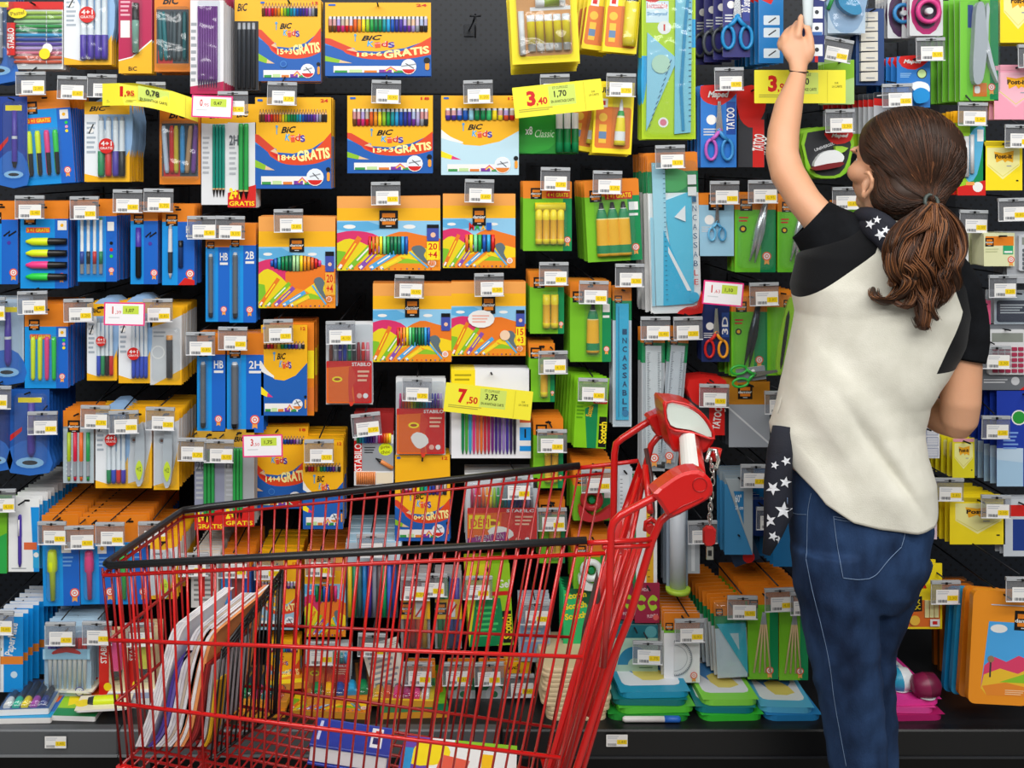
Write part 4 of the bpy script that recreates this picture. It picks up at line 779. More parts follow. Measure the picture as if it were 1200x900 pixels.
I(k_kids, 'colour_pencil_box', 'pencil box', 'yellow and blue carton of eighteen pencils, top row', (303, 0, 376, 95), 3, (314, 96), t=.008, n_=0, **{}) if False else I(lambda a: kids(a, 'pencil', 18, '15+3 GRATIS'), 'colour_pencil_box', 'pencil box', 'yellow and blue pencil carton with upper window, top row', (303, 0, 376, 95), 3, (314, 96), pitch=.011, t=.009, base='Y')
I(lambda a: kids(a, 'felt', 24, '18+6 GRATIS', x0=.03, x1=.97, y0=.19, y1=.4, num='24'), 'felt_pen_box', 'felt pen box', 'widest yellow and blue felt pen carton, top row', (381, 3, 505, 89), 1, (436, 94), t=.016, pitch=.02, base='b')
I(k_glue5, 'glue_stick_pack', 'glue pack', 'yellow pack of five glue sticks lined up, top row', (596, -14, 675, 74), 5, (633, 87), pitch=.014, roll=-3, dz=-.003)
I(lambda a: k_uhu(a, False), 'glue_pack', 'glue pack', 'yellow and orange card with a black capped glue bottle', (713, -22, 753, 62), 2, roll=5, base='y')
I(lambda a: k_uhu(a, False), 'glue_pack', 'glue pack', 'yellow glue card fanned out beside the bottle card', (692, -20, 732, 60), 3, roll=8, base='y', d=2.23, dx=-.007, dz=-.001)
I(k_geo, 'geometry_set', 'geometry set', 'lime card with blue set square and ruler', (752, -32, 815, 163), 3, (760, 168) if False else None, pitch=.014, base='b4d61c', d=2.19)
for i, (c1, c2) in enumerate((('5a6068', '4a5058'), ('5a6068', '2a3a4a'), ('3a4048', '5a6068'), ('1a8ac8', '1a8ac8'))):
    I(k_scis, 'scissors_pack', 'scissors', ('rearmost', 'second', 'third', 'foremost')[i] + ' of the dark blue scissor cards in the top row', (814+11*i, -30-3*i, 846+11*i, 76-3*i), 0, (837, 79) if i == 3 else None, d=2.29-.03*i, bg='2a2a70', c1=c1, c2=c2, side='2a3a90', s=.72, v=.55, hook=i == 3)
I(k_tatoo, 'correction_pen_pack', 'correction pen', 'blue card of correction pens by the raised hand', (889, -12, 918, 74), 6, None, dx=-.003, pitch=.02)
I(k_taille, 'sharpener_pack', 'sharpener', 'round blue blister with a turquoise pencil sharpener', (970, -16, 1014, 39), 5, (967, 45), pitch=.02, base='c8d8ea', troll=12)
I(k_erasers, 'eraser_pack', 'eraser pack', 'navy card of seven small cream erasers', (1003, 10, 1036, 100), 2, d=2.23, base='2a4a80')
I(lambda a: k_disc(a, '4a2a50', '3a8ac8'), 'correction_tape', 'correction tape', 'blue correction tape beside the pink one', (1040, -12, 1072, 45), 4, d=2.24, base='s')
I(lambda a: k_disc(a, 'b0206a', 'd8408a'), 'correction_tape', 'correction tape', 'pink correction tape in a round blister', (1066, -14, 1105, 42), 4, (1073, 44), base='s')
I(k_stapler, 'stapler_pack', 'stapler', 'green card holding a silver plier stapler', (1125, -4, 1170, 118), 7, (1123, 120), dx=-.0035, pitch=.018)
I(lambda a: k_postit(a, 'y'), 'sticky_note_pack', 'sticky notes', 'yellow note pad pack cut by the top right corner', (1172, -22, 1214, 50), 3, (1192, 52))
# --- second row
I(k_blk, 'ball_pen_pack', 'pen pack', 'deep blue oval pen blister at the far left, second row', (0, 113, 32, 217), 4, cr=12, c='1c3f98', d=2.19)
I(lambda a: k_hl4(a, .19, .42, .9, (.15, .32, .5, .67)), 'highlighter_pack', 'highlighter pack', 'blue card of four slanted highlighters with black grips', (22, 107, 81, 216), 9, (68, 90) if False else None, roll=-4, base='O', pitch=.014)
I(lambda a: k_bic(a, ('g', 'R', 'v', 'K'), (.38, .54, .7, .84), hd=.16, by=.5), 'felt_pen_pack', 'felt pen pack', 'second row card of green, red and violet pens', (99, 119, 152, 213), 8, pitch=.013, base='Y')
I(lambda a: k_bag(a, ('c8d8e8', 'R', 'd8c030', '3a9ad8', 'c09a70', '7a4a9a')), 'ball_pen_bag', 'pen pack', 'orange bag of many coloured pens under the yellow sign', (187, 122, 235, 216), 4, base='O')
I(lambda a: k_pencils(a, '0e8a78', 4, '', .16, foot=False, x0=.42, x1=.9), 'pencil_pack', 'pencil pack', 'teal pencils on a grey and yellow card', (236, 124, 267, 240), 5, pitch=.011, d=2.2)
I(lambda a: k_pencils(a, '2aa04a', 2, '2H', .16, x0=.38, x1=.75), 'pencil_pack', 'pencil pack', 'green pencils of the second row with red foot', (267, 122, 300, 243), 5, pitch=.011, d=2.2)
I(lambda a: kids(a, 'pencil', 24, '18+6 GRATIS', y0=.17, y1=.27, num='24'), 'colour_pencil_box', 'pencil box', 'large yellow and blue carton of twenty-four pencils', (299, 114, 388, 221), 6, None, t=.009, base='Y', pitch=.012)
I(lambda a: kids(a, 'felt', 18, '15+3 GRATIS', y0=.17, y1=.39, num='18', x0=.06), 'felt_pen_box', 'felt pen box', 'yellow and blue felt pen carton in the second row', (407, 112, 507, 203), 1, None, t=.014, base='b', pitch=.018)
I(lambda a: kids(a, 'felt', 12, 'x y', 'bfe0ee', y0=.16, y1=.31, num='12', red=False, cols=['v', '1459b8', 'l', 'g', '3ac070', 'fbe21f', 'a', 'R']), 'felt_pen_box', 'felt pen box', 'yellow and pale blue felt pen carton', (517, 112, 608, 205), 1, (543, 94), t=.016, base='e8eef2', pitch=.02)
I(k_greenx8, 'glue_stick_pack', 'glue pack', 'dark green pack of eight glue sticks behind the sign', (607, 130, 678, 180), 3, None, d=2.24, base='1a8a2a')
I(k_uhu, 'glue_pack', 'glue pack', 'yellow card with a white and green glue tube', (698, 96, 744, 180), 3, (711, 86), roll=3, base='y', dz=-.001)
I(k_uhu, 'glue_pack', 'glue pack', 'yellow glue card tilted behind the tube card', (676, 98, 716, 178), 3, None, roll=9, base='y', d=2.24)
I(lambda a: k_scis(a, '2a7ad0', 'c060c0', '3a90d0', 'TATOO', logo_='maped', s=.72, v=.55, side='1a4aa0'), 'scissors_pack', 'scissors', 'blue card of small scissors with looped pastel handles', (821, 100, 863, 196), 4, None, dx=-.003, base='R')
I(k_mapedred, 'scissors_pack', 'scissors', 'red and grey card beside the pastel scissors', (865, 103, 896, 196), 3, None, d=2.22, base='R')
I(k_maped_round, 'correction_tape', 'correction tape', 'black and green arched card with white correction roller', (943, 152, 997, 209), 5, (967, 128), dx=-.002, base='G', cr=20)
I(lambda a: k_pl(a, 'b8dc8a', '8cc62a'), 'eraser_pack', 'eraser pack', 'pale green card behind the yellow sign near the hand', (965, 70, 1001, 122), 2, None, d=2.22)
I(k_mapedcorr, 'eraser_pack', 'eraser pack', 'blue card with red head holding a white eraser', (1051, 66, 1090, 126), 6, (1034, 98), dx=-.004, base='2a7ac8')
I(k_fan, 'ruler_pack', 'ruler', 'slim grey and green cards filed above the head', (1024, 108, 1060, 178), 10, None, dx=-.004, pitch=.018, base='s')
I(k_sharp, 'lead_pack', 'pencil leads', 'green and yellow card with blue lead tubes by the head', (1122, 130, 1155, 229), 5, (1122, 120) if False else None, base='Y')
I(lambda a: k_postit(a, 'f6a6bc', 'f8bccb'), 'sticky_note_pack', 'sticky notes', 'pink note pad pack with round red stickers', (1165, 76, 1216, 140), 3, (1178, 146), base='y')
I(k_postit, 'sticky_note_pack', 'sticky notes', 'yellow sticky note pack in the second row', (1152, 165, 1198, 223), 4, None, base='y')
# --- third row
I(lambda a: k_pen1(a, 'pen'), 'ball_pen_pack', 'pen pack', 'blue pen card cut by the left frame, third row', (-16, 236, 21, 333), 3, None, base='O')
I(k_hl4h, 'highlighter_pack', 'highlighter pack', 'blue card of four highlighters stacked flat', (24, 236, 80, 338), 5, (18, 229), base='O', pitch=.014)
I(k_pens, 'ball_pen_pack', 'pen pack', 'blue card of four white pens with coloured caps', (91, 234, 137, 330), 8, (82, 230), base='O', pitch=.013)
I(lambda a: k_pen1(a, 'pen'), 'felt_pen_pack', 'felt pen pack', 'blue card with one violet and black pen', (153, 238, 185, 333), 5, (133, 222), base='O')
I(lambda a: k_pen1(a, 'mech'), 'mechanical_pencil_pack', 'pencil pack', 'blue card with a mechanical pencil and lead case', (190, 239, 228, 334), 5, (169, 221), base='O')
I(lambda a: k_hb(a, 'HB'), 'pencil_pack', 'pencil pack', 'upper blue card with one grey HB pencil', (241, 265, 269, 377), 3, (220, 253), base='B')
I(lambda a: k_hb(a, '2B'), 'pencil_pack', 'pencil pack', 'blue card with one grey 2B pencil', (269, 262, 300, 378), 3, (253, 253), base='B')
I(lambda a: hills(a, (.15, .42, .82, .6), True, '20 +4 GRATIS', port=True, n=14, tab=.16, cols=['1459b8', '0e9aa0', '0b8a50', '0d6a4a', 'b0e0a0', 'fbe21f', 'f59a1c', 'e5621c', 'd41f1b', 'e0357f']), 'colour_pencil_box', 'pencil box', 'upright picture carton with an oval window of pencils', (303, 254, 393, 361), 5, (321, 245), t=.01, base='O', pitch=.014)
I(lambda a: hills(a, (.3, .54, .69, .78), False, '20 +4 GRATIS'), 'felt_pen_box', 'felt pen box', 'largest orange picture carton with rainbow felt pens', (395, 230, 516, 317), 1, (435, 210) if False else (435, 213), t=.016, base='O', pitch=.02, troll=0)
I(lambda a: hills(a, (.3, .55, .72, .78), False, '', True, n=7, cols=['e5621c', 'fbe21f', '7fe0a0', '2aa84a', '1459b8', '2ba5dc', 'R']), 'felt_pen_box', 'felt pen box', 'orange picture carton marked maxi with thick felt pens', (519, 227, 604, 314), 1, (545, 210), t=.018, base='O', pitch=.022)
I(lambda a: hills(a, (.3, .56, .73, .79), False, 'x'), 'felt_pen_box', 'felt pen box', 'picture carton hanging below the largest one', (437, 332, 529, 424), 3, (463, 322), t=.014, base='O', pitch=.018)
I(lambda a: (hills(a, None, False, '15 +3 GRATIS'), a.e(.4, .5, a.wp*.18, 'W', a.hp*.12), a.small(.28, .44, .52, .56, 3, 'f0b0a0'), a.e(.72, .72, 6, 'f0d0b0')), 'felt_pen_box', 'felt pen box', 'picture carton with a white speech cloud', (529, 330, 616, 417), 2, (556, 320), t=.014, base='O', pitch=.018)
I(k_sticks, 'glue_stick_pack', 'glue pack', 'green card of four yellow glue sticks', (613, 213, 670, 294), 5, (634, 196), base='G', dx=0)
I(k_tubes, 'glue_tube_pack', 'glue pack', 'green card of three yellow glue tubes', (684, 211, 748, 306), 8, (695, 200), base='G', roll=-3, pitch=.018)
I(k_rulerset, 'geometry_set', 'geometry set', 'large white card of turquoise rulers and set squares', (758, 179, 817, 367), 8, (768, 170), base='W', cr=4, roll=-1.5, dx=-.001, pitch=.014)
I(lambda a: k_scis(a, '9ac8e0', '6ab8e0', '4a9ac8', '', s=.6, v=.45, logo_='damier', side=None, hd='O'), 'scissors_pack', 'scissors', 'pastel card of light blue handled scissors', (819, 227, 860, 300), 4, (832, 212), base='O')
I(k_compass, 'compass_pack', 'compass', 'green blister with a silver compass, third row', (861, 225, 909, 319), 3, (877, 211), base='O', cr=6, pitch=.02)
I(k_compass, 'compass_pack', 'compass', 'green compass blister partly hidden by the raised sleeve', (911, 228, 952, 319), 3, None, base='O', cr=6, pitch=.02)
I(lambda a: k_pl(a, 'O', 'G'), 'glue_pack', 'glue pack', 'orange headed green card next to the woman\'s ear', (985, 236, 1022, 330), 4, (975, 219), d=2.26)
I(k_notes, 'sticky_note_pack', 'sticky notes', 'cream block of notes with orange label', (1153, 273, 1189, 312), 2, (1170, 232) if False else None, t=.05, base='e2e3b4', pitch=.06)
I(k_labels, 'label_sheet_pack', 'labels', 'white sheet of small labels beside the hair', (1096, 274, 1135, 319), 3, (1124, 246), d=2.24)
I(lambda a: k_calc(a, '5a626c', 'c8ccd2', 'a8acb2'), 'calculator_pack', 'calculator', 'grey calculator pack cut by the right frame', (1180, 272, 1238, 332), 3, (1169, 232), d=2.21, base='S')
# --- fourth row
I(lambda a: k_blk(a, 'a8bcd0', pen='v', body='v'), 'ball_pen_pack', 'pen pack', 'pale card with two violet pens at the far left', (-12, 350, 28, 448), 3, (-28, 348), base='Y')
I(lambda a: k_hl4(a, .27, .39, .9, (.2, .36, .52, .68), False), 'highlighter_pack', 'highlighter pack', 'blue card of four slim upright highlighters', (29, 356, 80, 455), 8, (21, 341), base='O', pitch=.014)
I(lambda a: k_bic(a, ('2a4ac0', 'g', 'K', 'R'), (.4, .54, .68, .82), hd=.16, caps=.35, by=.4), 'ball_pen_pack', 'pen pack', 'fourth row card of blue, green, black and red pens', (102, 356, 137, 446), 5, (75, 350), base='Y')
I(lambda a: k_bic(a, ('2a4ac0',)*4, (.48, .61, .74, .87), hd=.14, caps=.35, by=.6, br=.2), 'ball_pen_pack', 'pen pack', 'fourth row card of all blue pens', (139, 354, 176, 449), 5, None, base='Y')
I(k_pencilgrey, 'pencil_pack', 'pencil pack', 'silver card with black and yellow pencil leads', (176, 360, 213, 451), 12, (168, 350), base='Y', pitch=.012)
I(lambda a: k_hb(a, 'HB'), 'pencil_pack', 'pencil pack', 'lower blue card with one grey HB pencil', (231, 390, 264, 506), 3, (218, 389), base='B')
I(lambda a: k_hb(a, '2H'), 'pencil_pack', 'pencil pack', 'blue card with one grey 2H pencil', (266, 390, 309, 507), 3, (256, 383), base='B', cr=3)
I(lambda a: kids(a, 'pencil', 12, 'x y', y0=.2, y1=.26, red=False, base='1c5fb4', num='12'), 'colour_pencil_box', 'pencil box', 'small yellow and blue pencil carton above the magazines', (306, 381, 360, 487), 0, (309, 374), t=.008, base='Y')
I(lambda a: (a.r(0, 0, 1, 1, 'O'), a.r(.7, .3, 1, .6, 'fbe21f'), a.r(.7, .7, 1, .95, 'e07a30')), 'colour_pencil_box', 'pencil box', 'stack of orange cartons right behind the small pencil carton', (316, 378, 368, 487), 6, None, d=2.215, t=.01, base='O', pitch=.013)
I(lambda a: k_stab(a, False, ['7a3a2a', 'S', 'v', '2a4ab0', '0b8a50', 'D', '9a2030', 'R', 'e87a90'], .24, .46, w0='R'), 'colour_pencil_pack', 'pencil pack', 'clear wallet of pencils with red and orange sleeve', (382, 378, 437, 474), 1, (382, 376), base='s')
I(lambda a: k_sticks(a, 2, ''), 'glue_stick_pack', 'glue pack', 'upper green card of two yellow glue sticks', (621, 319, 661, 391), 5, (632, 307), base='G')
I(lambda a: k_tubes(a, 1), 'glue_tube_pack', 'glue pack', 'green card with a single yellow glue tube', (668, 330, 716, 424), 6, (679, 329), base='G')
I(k_ruler, 'ruler_pack', 'ruler', 'long turquoise ruler lettered from top to bottom', (718, 336, 740, 500), 3, (721, 309), base='S', pitch=.014)
I(lambda a: k_ruler(a, '', 'd8dcde', 'b8bcc0'), 'ruler_pack', 'ruler', 'clear ruler hanging behind the cart handle', (752, 385, 779, 552), 3, (751, 371), base='D', pitch=.014)
I(lambda a: k_ruler(a, '', 'ccd2d8', 'aab0b6'), 'ruler_pack', 'ruler', 'second clear ruler slanting behind the cart lock', (784, 385, 808, 550), 3, (789, 371), base='D', roll=5, pitch=.014)
I(lambda a: k_scis(a, '1a2a60', 'R', 'f0a020', '3D', s=.8, v=.52, side='2a4a90'), 'scissors_pack', 'scissors', 'scissors with one red and one yellow handle', (822, 352, 855, 424), 5, None, base='K', dx=.002)
I(lambda a: k_compass(a, True), 'compass_pack', 'compass', 'green blister with a dark compass, fourth row', (857, 344, 899, 441), 4, (878, 331), base='O', cr=5, dx=-.003, pitch=.018)
I(k_cutter, 'cutter_pack', 'cutter', 'green cutter knife blister by the black sleeve', (897, 340, 934, 440), 6, None, base='G', cr=6, dx=-.003)
I(lambda a: k_calc(a), 'calculator_pack', 'calculator', 'grey calculator with dark pink keys', (1143, 382, 1208, 457), 2, (1150, 405), base='D')
I(lambda a: k_plainbox(a, 'e8608a'), 'sticky_note_pack', 'sticky notes', 'narrow pink and orange pack behind the right sleeve', (1136, 352, 1161, 389), 1, (1158, 322), d=2.24)
I(lambda a: k_clearbag(a, '3a3f50'), 'calculator_pack', 'calculator', 'dark wrapped pack above the pink keyed calculator', (1165, 340, 1212, 380), 2, None, d=2.24)
# --- fifth row
I(lambda a: k_blk(a, '1a3a80', pen='2a6ac8', body='D'), 'ball_pen_pack', 'pen pack', 'blue pen card under the lowest far left holder', (-22, 462, 12, 550), 3, (-21, 452), base='b')
I(lambda a: k_blk(a, '1a55a8', pen='v', body='v'), 'ball_pen_pack', 'pen pack', 'rounded blue blister with a violet pen', (12, 456, 58, 554), 8, (33, 482), base='b', cr=14, pitch=.02)
I(k_pen4c, 'gel_pen_pack', 'pen pack', 'grey blister of four coloured gel pens', (74, 481, 110, 566), 5, (95, 475), base='O')
I(lambda a: k_bic(a, ('g', '2a4ac0', 'R', '4a3ab0'), (.42, .57, .72, .87), hd=.04, caps=.2, by=.36, br=.19), 'ball_pen_pack', 'pen pack', 'pink and white pen card beside the gel pens', (112, 480, 150, 572), 5, (128, 481), base='Y')
I(k_eraser, 'correction_pen_pack', 'correction pen', 'grey card with yellow seal, first of two', (147, 481, 178, 572), 8, None, base='Y', pitch=.013)
I(k_eraser, 'correction_pen_pack', 'correction pen', 'grey card with yellow seal next to the green pencils', (180, 481, 210, 574), 12, (171, 477), base='Y', pitch=.013)
I(lambda a: k_pencils(a, '2a9a4a', 3, '2B', .16, x0=.3, x1=.68, bg='8a8fa4', hc='c89a30'), 'pencil_pack', 'pencil pack', 'green 2B pencils on a grey card', (228, 505, 263, 621), 9, (208, 513), base='Y', pitch=.012)
I(lambda a: k_pencils(a, '2aa04a', 3, 'HB', .16, x0=.28, x1=.62, bg='a0a4a8', hc='c89a30'), 'pencil_pack', 'pencil pack', 'green HB pencils on a grey card', (263, 503, 298, 617), 9, (240, 515), base='Y', pitch=.012)
I(lambda a: kids(a, 'pencil', 18, '14+4 GRATIS', y0=.14, y1=.21, num='18'), 'colour_pencil_box', 'pencil box', 'shaded pencil carton behind the pink price card', (290, 500, 361, 596), 2, None, d=2.24, t=.009, base='Y', pitch=.012)
I(lambda a: kids(a, 'pencil', 12, 'x y', y0=.28, y1=.35, red=False, num='12'), 'colour_pencil_box', 'pencil box', 'narrow pencil carton rising above the cart rim', (355, 516, 402, 620), 9, (357, 515), t=.009, base='Y', pitch=.013)
I(k_stab68, 'fineliner_pack', 'pen pack', 'grey pack of orange fineliners', (415, 484, 461, 569), 3, (411, 484), base='9a2020', troll=-4)
I(lambda a: k_stab(a, True, None, .18, .37), 'felt_pen_wallet', 'felt pen pack', 'clear wallet of felt pens with red sleeve and yellow oval', (464, 445, 522, 533), 3, (472, 443), base='s')
I(lambda a: kids(a, 'felt', 12, '10+2 GRATIS', y0=.32, y1=.46, num='12', x0=.1, x1=.95), 'felt_pen_box', 'felt pen box', 'felt pen carton crossed by the far cart rim', (463, 533, 527, 634), 3, None, t=.012, base='Y', pitch=.016)
I(k_pmfelt, 'felt_pen_pack', 'felt pen pack', 'white pack of fifteen felt pens below a yellow sign', (529, 433, 622, 537), 4, None, base='W', cr=4, pitch=.014)
I(lambda a: k_stab(a, True, RAIN[1:18], .14, .42, True), 'felt_pen_wallet', 'felt pen pack', 'wide clear wallet of felt pens with red sleeve', (546, 560, 630, 640), 5, (588, 558), base='W', pitch=.02)
I(lambda a: k_sticks(a, 1, ''), 'glue_stick_pack', 'glue pack', 'green card with one yellow glue stick', (620, 402, 650, 471), 5, (631, 411), base='G')
I(lambda a: k_sticks(a, 2, ''), 'glue_stick_pack', 'glue pack', 'lower green card of two yellow glue sticks', (625, 490, 660, 572), 5, (630, 503), base='O')
I(lambda a: k_sticks(a, 2, ''), 'glue_stick_pack', 'glue pack', 'two glue sticks seen behind the cart rim', (632, 585, 662, 660), 4, (630, 595), base='O', d=2.22)
I(k_scotch, 'adhesive_tape_pack', 'adhesive tape', 'bright green tape card with black and yellow lettering', (676, 442, 714, 525), 7, (678, 443), base='84cc1a', roll=3, dx=-.004, pitch=.018)
I(lambda a: k_tape(a, 'b8242c'), 'adhesive_tape_pack', 'adhesive tape', 'red tape dispenser on an orange card', (672, 540, 717, 610), 6, (681, 550), base='O')
I(lambda a: k_tape(a, 'e4ece8'), 'adhesive_tape_pack', 'adhesive tape', 'white tape dispenser seen through the cart', (672, 626, 716, 690), 6, None, base='O')
I(k_mapedred, 'scissors_pack', 'scissors', 'red headed card behind the scanner cup of the cart', (808, 445, 850, 510), 4, (820, 450), base='R')
I(lambda a: (a.r(0, 0, 1, .35, 'b87a1c'), logo(a, .4, .16, 17), a.r(0, .35, 1, 1, '9aa0a8'), a.ln([(0, .4), (1, .95)], 2, 'd0d4d8')), 'pencil_case_pack', 'pencil case', 'orange headed grey case beside the green scissors', (854, 447, 902, 524), 4, (896, 458), base='D', dx=-.001)
I(lambda a: k_clearbag(a, '5a6a78'), 'compass_pack', 'compass', 'small wrapped pack above the long set square', (868, 520, 900, 536), 0, None, d=2.12, hook=False) if False else None
I(lambda a: k_scis(a, '8a9096', '2aa83a', '2aa83a', '', s=1.6, v=.4, side=None), 'scissors_pack', 'scissors', 'green handled scissors lying sideways on the cards', (889, 436, 905, 470), 0, None, d=2.14, roll=82, hook=False)
I(k_sq60, 'set_square', 'set square', 'grey sixty degree set square on blue card', (849, 556, 882, 650), 4, (868, 544), base='3a86b8', d=2.19, dx=-.0)
I(lambda a: (a.r(0, 0, 1, 1, '24364e'), a.t_('09', .3, .25, .8, .5, 'W'), a.e(.6, .86, 7, 'R')), 'cutter_pack', 'cutter', 'dark blade pack with red tip under the set square', (846, 620, 878, 662), 2, None, d=2.21, base='24364e', roll=-20, cr=9)
I(lambda a: k_pl(a, '1a70a8', '1a70a8'), 'pencil_case_pack', 'pencil case', 'teal scalloped packs between scarf and jeans', (906, 560, 940, 664), 6, None, base='1a70a8', d=2.19, cr=12, dx=-.002)
I(lambda a: k_plainbox(a, '1c3f8a'), 'eraser_pack', 'eraser pack', 'dark blue pack with red dot left of the scarf', (880, 585, 898, 628), 3, (886, 594), d=2.23)
I(k_labgrid, 'label_sheet_pack', 'labels', 'white label grid under the bent elbow', (1066, 498, 1101, 537), 2, (1086, 462) if False else None, base='W')
I(lambda a: k_calc(a, '6a7060', '4a5048', '3a3f3a'), 'calculator_pack', 'calculator', 'dark pack showing between back and bent arm', (1078, 420, 1108, 462), 2, None, base='D')
I(lambda a: k_postit(a, 'e8dc20', 'f4f09a'), 'sticky_note_pack', 'sticky notes', 'slim yellow sticky note pack below the elbow', (1116, 513, 1142, 560), 5, None, base='y', dx=-.004)
I(k_bigcalc, 'calculator_pack', 'calculator', 'blue card with dark calculator and green seal', (1168, 458, 1230, 570), 6, (1150, 487), base='1a3aa8', dx=-.003, pitch=.02)
I(lambda a: k_pinkbag(a, 'd8b0c8', 'e8d0dc'), 'label_sheet_pack', 'labels', 'pale pink sheets right of the jeans waist', (1078, 562, 1098, 632), 3, (1095, 560), base='h')
I(k_postit, 'sticky_note_pack', 'sticky notes', 'widest yellow sticky note pack', (1113, 582, 1178, 638), 6, (1150, 580), base='y', dx=-.0035)
I(lambda a: (a.r(0, 0, 1, 1, 'c8d0d8'), a.r(.1, .1, 1, .3, 'R'), a.r(.3, .35, 1, .9, '1a3a8a')), 'glue_pack', 'glue pack', 'clear bag with red and blue label at the right edge', (1176, 585, 1212, 652), 2, None, base='s')
# --- sixth row, left
I(k_pl, 'felt_pen_pack', 'felt pen pack', 'dark green pack cut by the left frame', (-24, 593, 8, 672), 4, (-16, 573), base='G', t=.01)
I(k_flair, 'felt_pen_pack', 'felt pen pack', 'white card with one long violet felt pen', (10, 584, 46, 670), 12, None, base='W', pitch=.02, dx=.001)
HLs = [((49, 603, 92, 710), 'L', (44, 611), 'yellow'), ((93, 606, 133, 708), 'p', (76, 616), 'pink'), ((134, 604, 172, 708), 'F', (112, 612), 'green')]
for bx, c, tg, w in HLs:
    I(lambda a: (bcard(a, .3, .55), a.r(.52, .3, .78, .42, 'W'), a.e(.65, .36, 2.5, 'Y'), a.small(.55, .45, .85, .58, 3, '6aa0e0'), a.rod('highlighter', .28, .93, .38, a.wp*.28, [(0, .45, c), (.55, .6, c), (.6, .98, c), (.75, 1, c), (.97, .85, c), (1, .6, c)]), a.blister(.1, .34, .46, .95, .014)),
      'highlighter_pack', 'highlighter pack', 'blue card with a single ' + w + ' highlighter', bx, 14, tg, base='o', pitch=.02, roll=-1)
I(lambda a: k_pen1(a, 'mech'), 'mechanical_pencil_pack', 'pencil pack', 'blue card behind the front corner of the cart', (172, 622, 200, 700), 7, (162, 611), base='Y', pitch=.02, d=2.21)
I(lambda a: k_eraser(a), 'correction_pen_pack', 'correction pen', 'grey card with yellow seal seen through the cart front', (176, 632, 208, 702), 12, None, base='Y', d=2.17)
I(lambda a: (a.r(0, 0, 1, 1, 'd8d8d6'), a.small(.1, .1, .9, .9, 9, '8a8a8a'), a.r(.4, .1, .5, .8, 'R'), a.r(.75, .2, .82, .7, 'R')), 'pencil_pack', 'pencil pack', 'speckled grey and red pack inside the cart outline', (224, 648, 256, 712), 12, (210, 648), base='Y', pitch=.015)
I(lambda a: (bcard(a, .3, .5), a.r(.35, .4, .75, .8, '8a5050')), 'eraser_pack', 'eraser pack', 'blue card left of the magazine pile', (259, 650, 294, 715), 12, (256, 650), base='O', pitch=.015)
I(lambda a: kids(a, 'felt', 12, '10+2 GRATIS', '9ac0d8', y0=.3, y1=.4), 'felt_pen_box', 'felt pen box', 'yellow topped carton beside the black cart divider', (300, 657, 350, 738), 14, (298, 652), base='Y', t=.011, pitch=.013)
I(lambda a: hills(a, (.25, .35, .8, .55), False, '', port=True, n=6, cols=['0b8a50', '1459b8', 'e5621c', 'e0357f']), 'colour_pencil_box', 'pencil box', 'small picture carton seen through the cart wires', (357, 654, 405, 746), 14, (358, 648), base='O', t=.01, pitch=.013)
I(lambda a: kids(a, 'felt', 12, '10+2 GRATIS', '7fb0d8', y0=.1, y1=.2), 'felt_pen_box', 'felt pen box', 'pale carton low behind the black cart divider', (312, 752, 351, 812), 3, None, base='Y', t=.011, pitch=.014)
I(k_stripe, 'felt_pen_pack', 'felt pen pack', 'wide row of dark coloured felt pens through the cart', (406, 661, 466, 724), 2, None, base='D')
I(k_box, 'felt_pen_box', 'felt pen box', 'pile of pale blue cartons behind the cart rim', (405, 636, 470, 660), 14, (418, 626), base='a8cde4', t=.011, pitch=.012, d=2.19)
I(k_crayons, 'crayon_pack', 'crayon pack', 'wallet of red and orange crayons', (470, 672, 504, 760), 3, (470, 676), base='S')
I(lambda a: k_crayons(a, ('g', '3a9a50', '2a4a9a', 'v')), 'crayon_pack', 'crayon pack', 'wallet of green and violet crayons', (510, 672, 541, 760), 3, (490, 672), base='S')
I(k_gel, 'adhesive_tape_pack', 'adhesive tape', 'lime card with gel lettering through the cart', (545, 661, 597, 757), 4, (543, 675), base='84cc1a', roll=-3)
I(lambda a: k_clearbag(a, '8ab0d8'), 'glue_pack', 'glue pack', 'pale blue bag with dark blue top', (608, 702, 645, 776), 3, (610, 705), base='2a3aa0')
I(lambda a: (a.r(0, 0, 1, 1, 'd'), a.p([(0, 0), (1, .3), (1, 1), (0, 1)], '2ac070'), [a.t_('Scotch', .05, .05+.16*i, .8, .15+.16*i, 'fbe21f', 8, .04) for i in range(3)]), 'adhesive_tape_pack', 'adhesive tape', 'dark green tape packs hanging behind the child seat', (660, 690, 694, 765), 4, None, base='d')
I(lambda a: k_stab(a, False, RAIN[2:12], .05, .3), 'felt_pen_wallet', 'felt pen pack', 'low red and orange felt pen wallet through the cart', (356, 762, 411, 808), 3, (360, 752), base='s', d=2.18)
I(lambda a: k_cutout(a, 'eee8dc'), 'eraser_pack', 'eraser pack', 'tilted white square pack low behind the cart', (424, 760, 466, 808), 2, (420, 742), base='D', roll=-16, d=2.17)
for i, (x, t_) in enumerate(((472, 'first'), (519, 'second'), (556, 'third'))):
    I(lambda a: (a.r(0, 0, 1, 1, 'd8dcd8'), a.r(0, .3, 1, .6, 'g'), a.r(0, 0, 1, .3, 'O'), a.e(.55, .7, a.wp*.33, 'eef0ee'), a.e(.55, .7, a.wp*.12, 'g'), a.blister(0, .3, 1, 1, .012, 5, BAG())), 'adhesive_tape_pack', 'adhesive tape', t_ + ' small tape roll pack low behind the cart', (x+6, 780, x+38, 828), 2, (x, 776), base='s', d=2.18)
I(lambda a: k_dark(a), 'pencil_pack', 'pencil pack', 'dark pack behind the tape packs and the cart', (592, 775, 622, 822), 2, (592, 790), d=2.2)
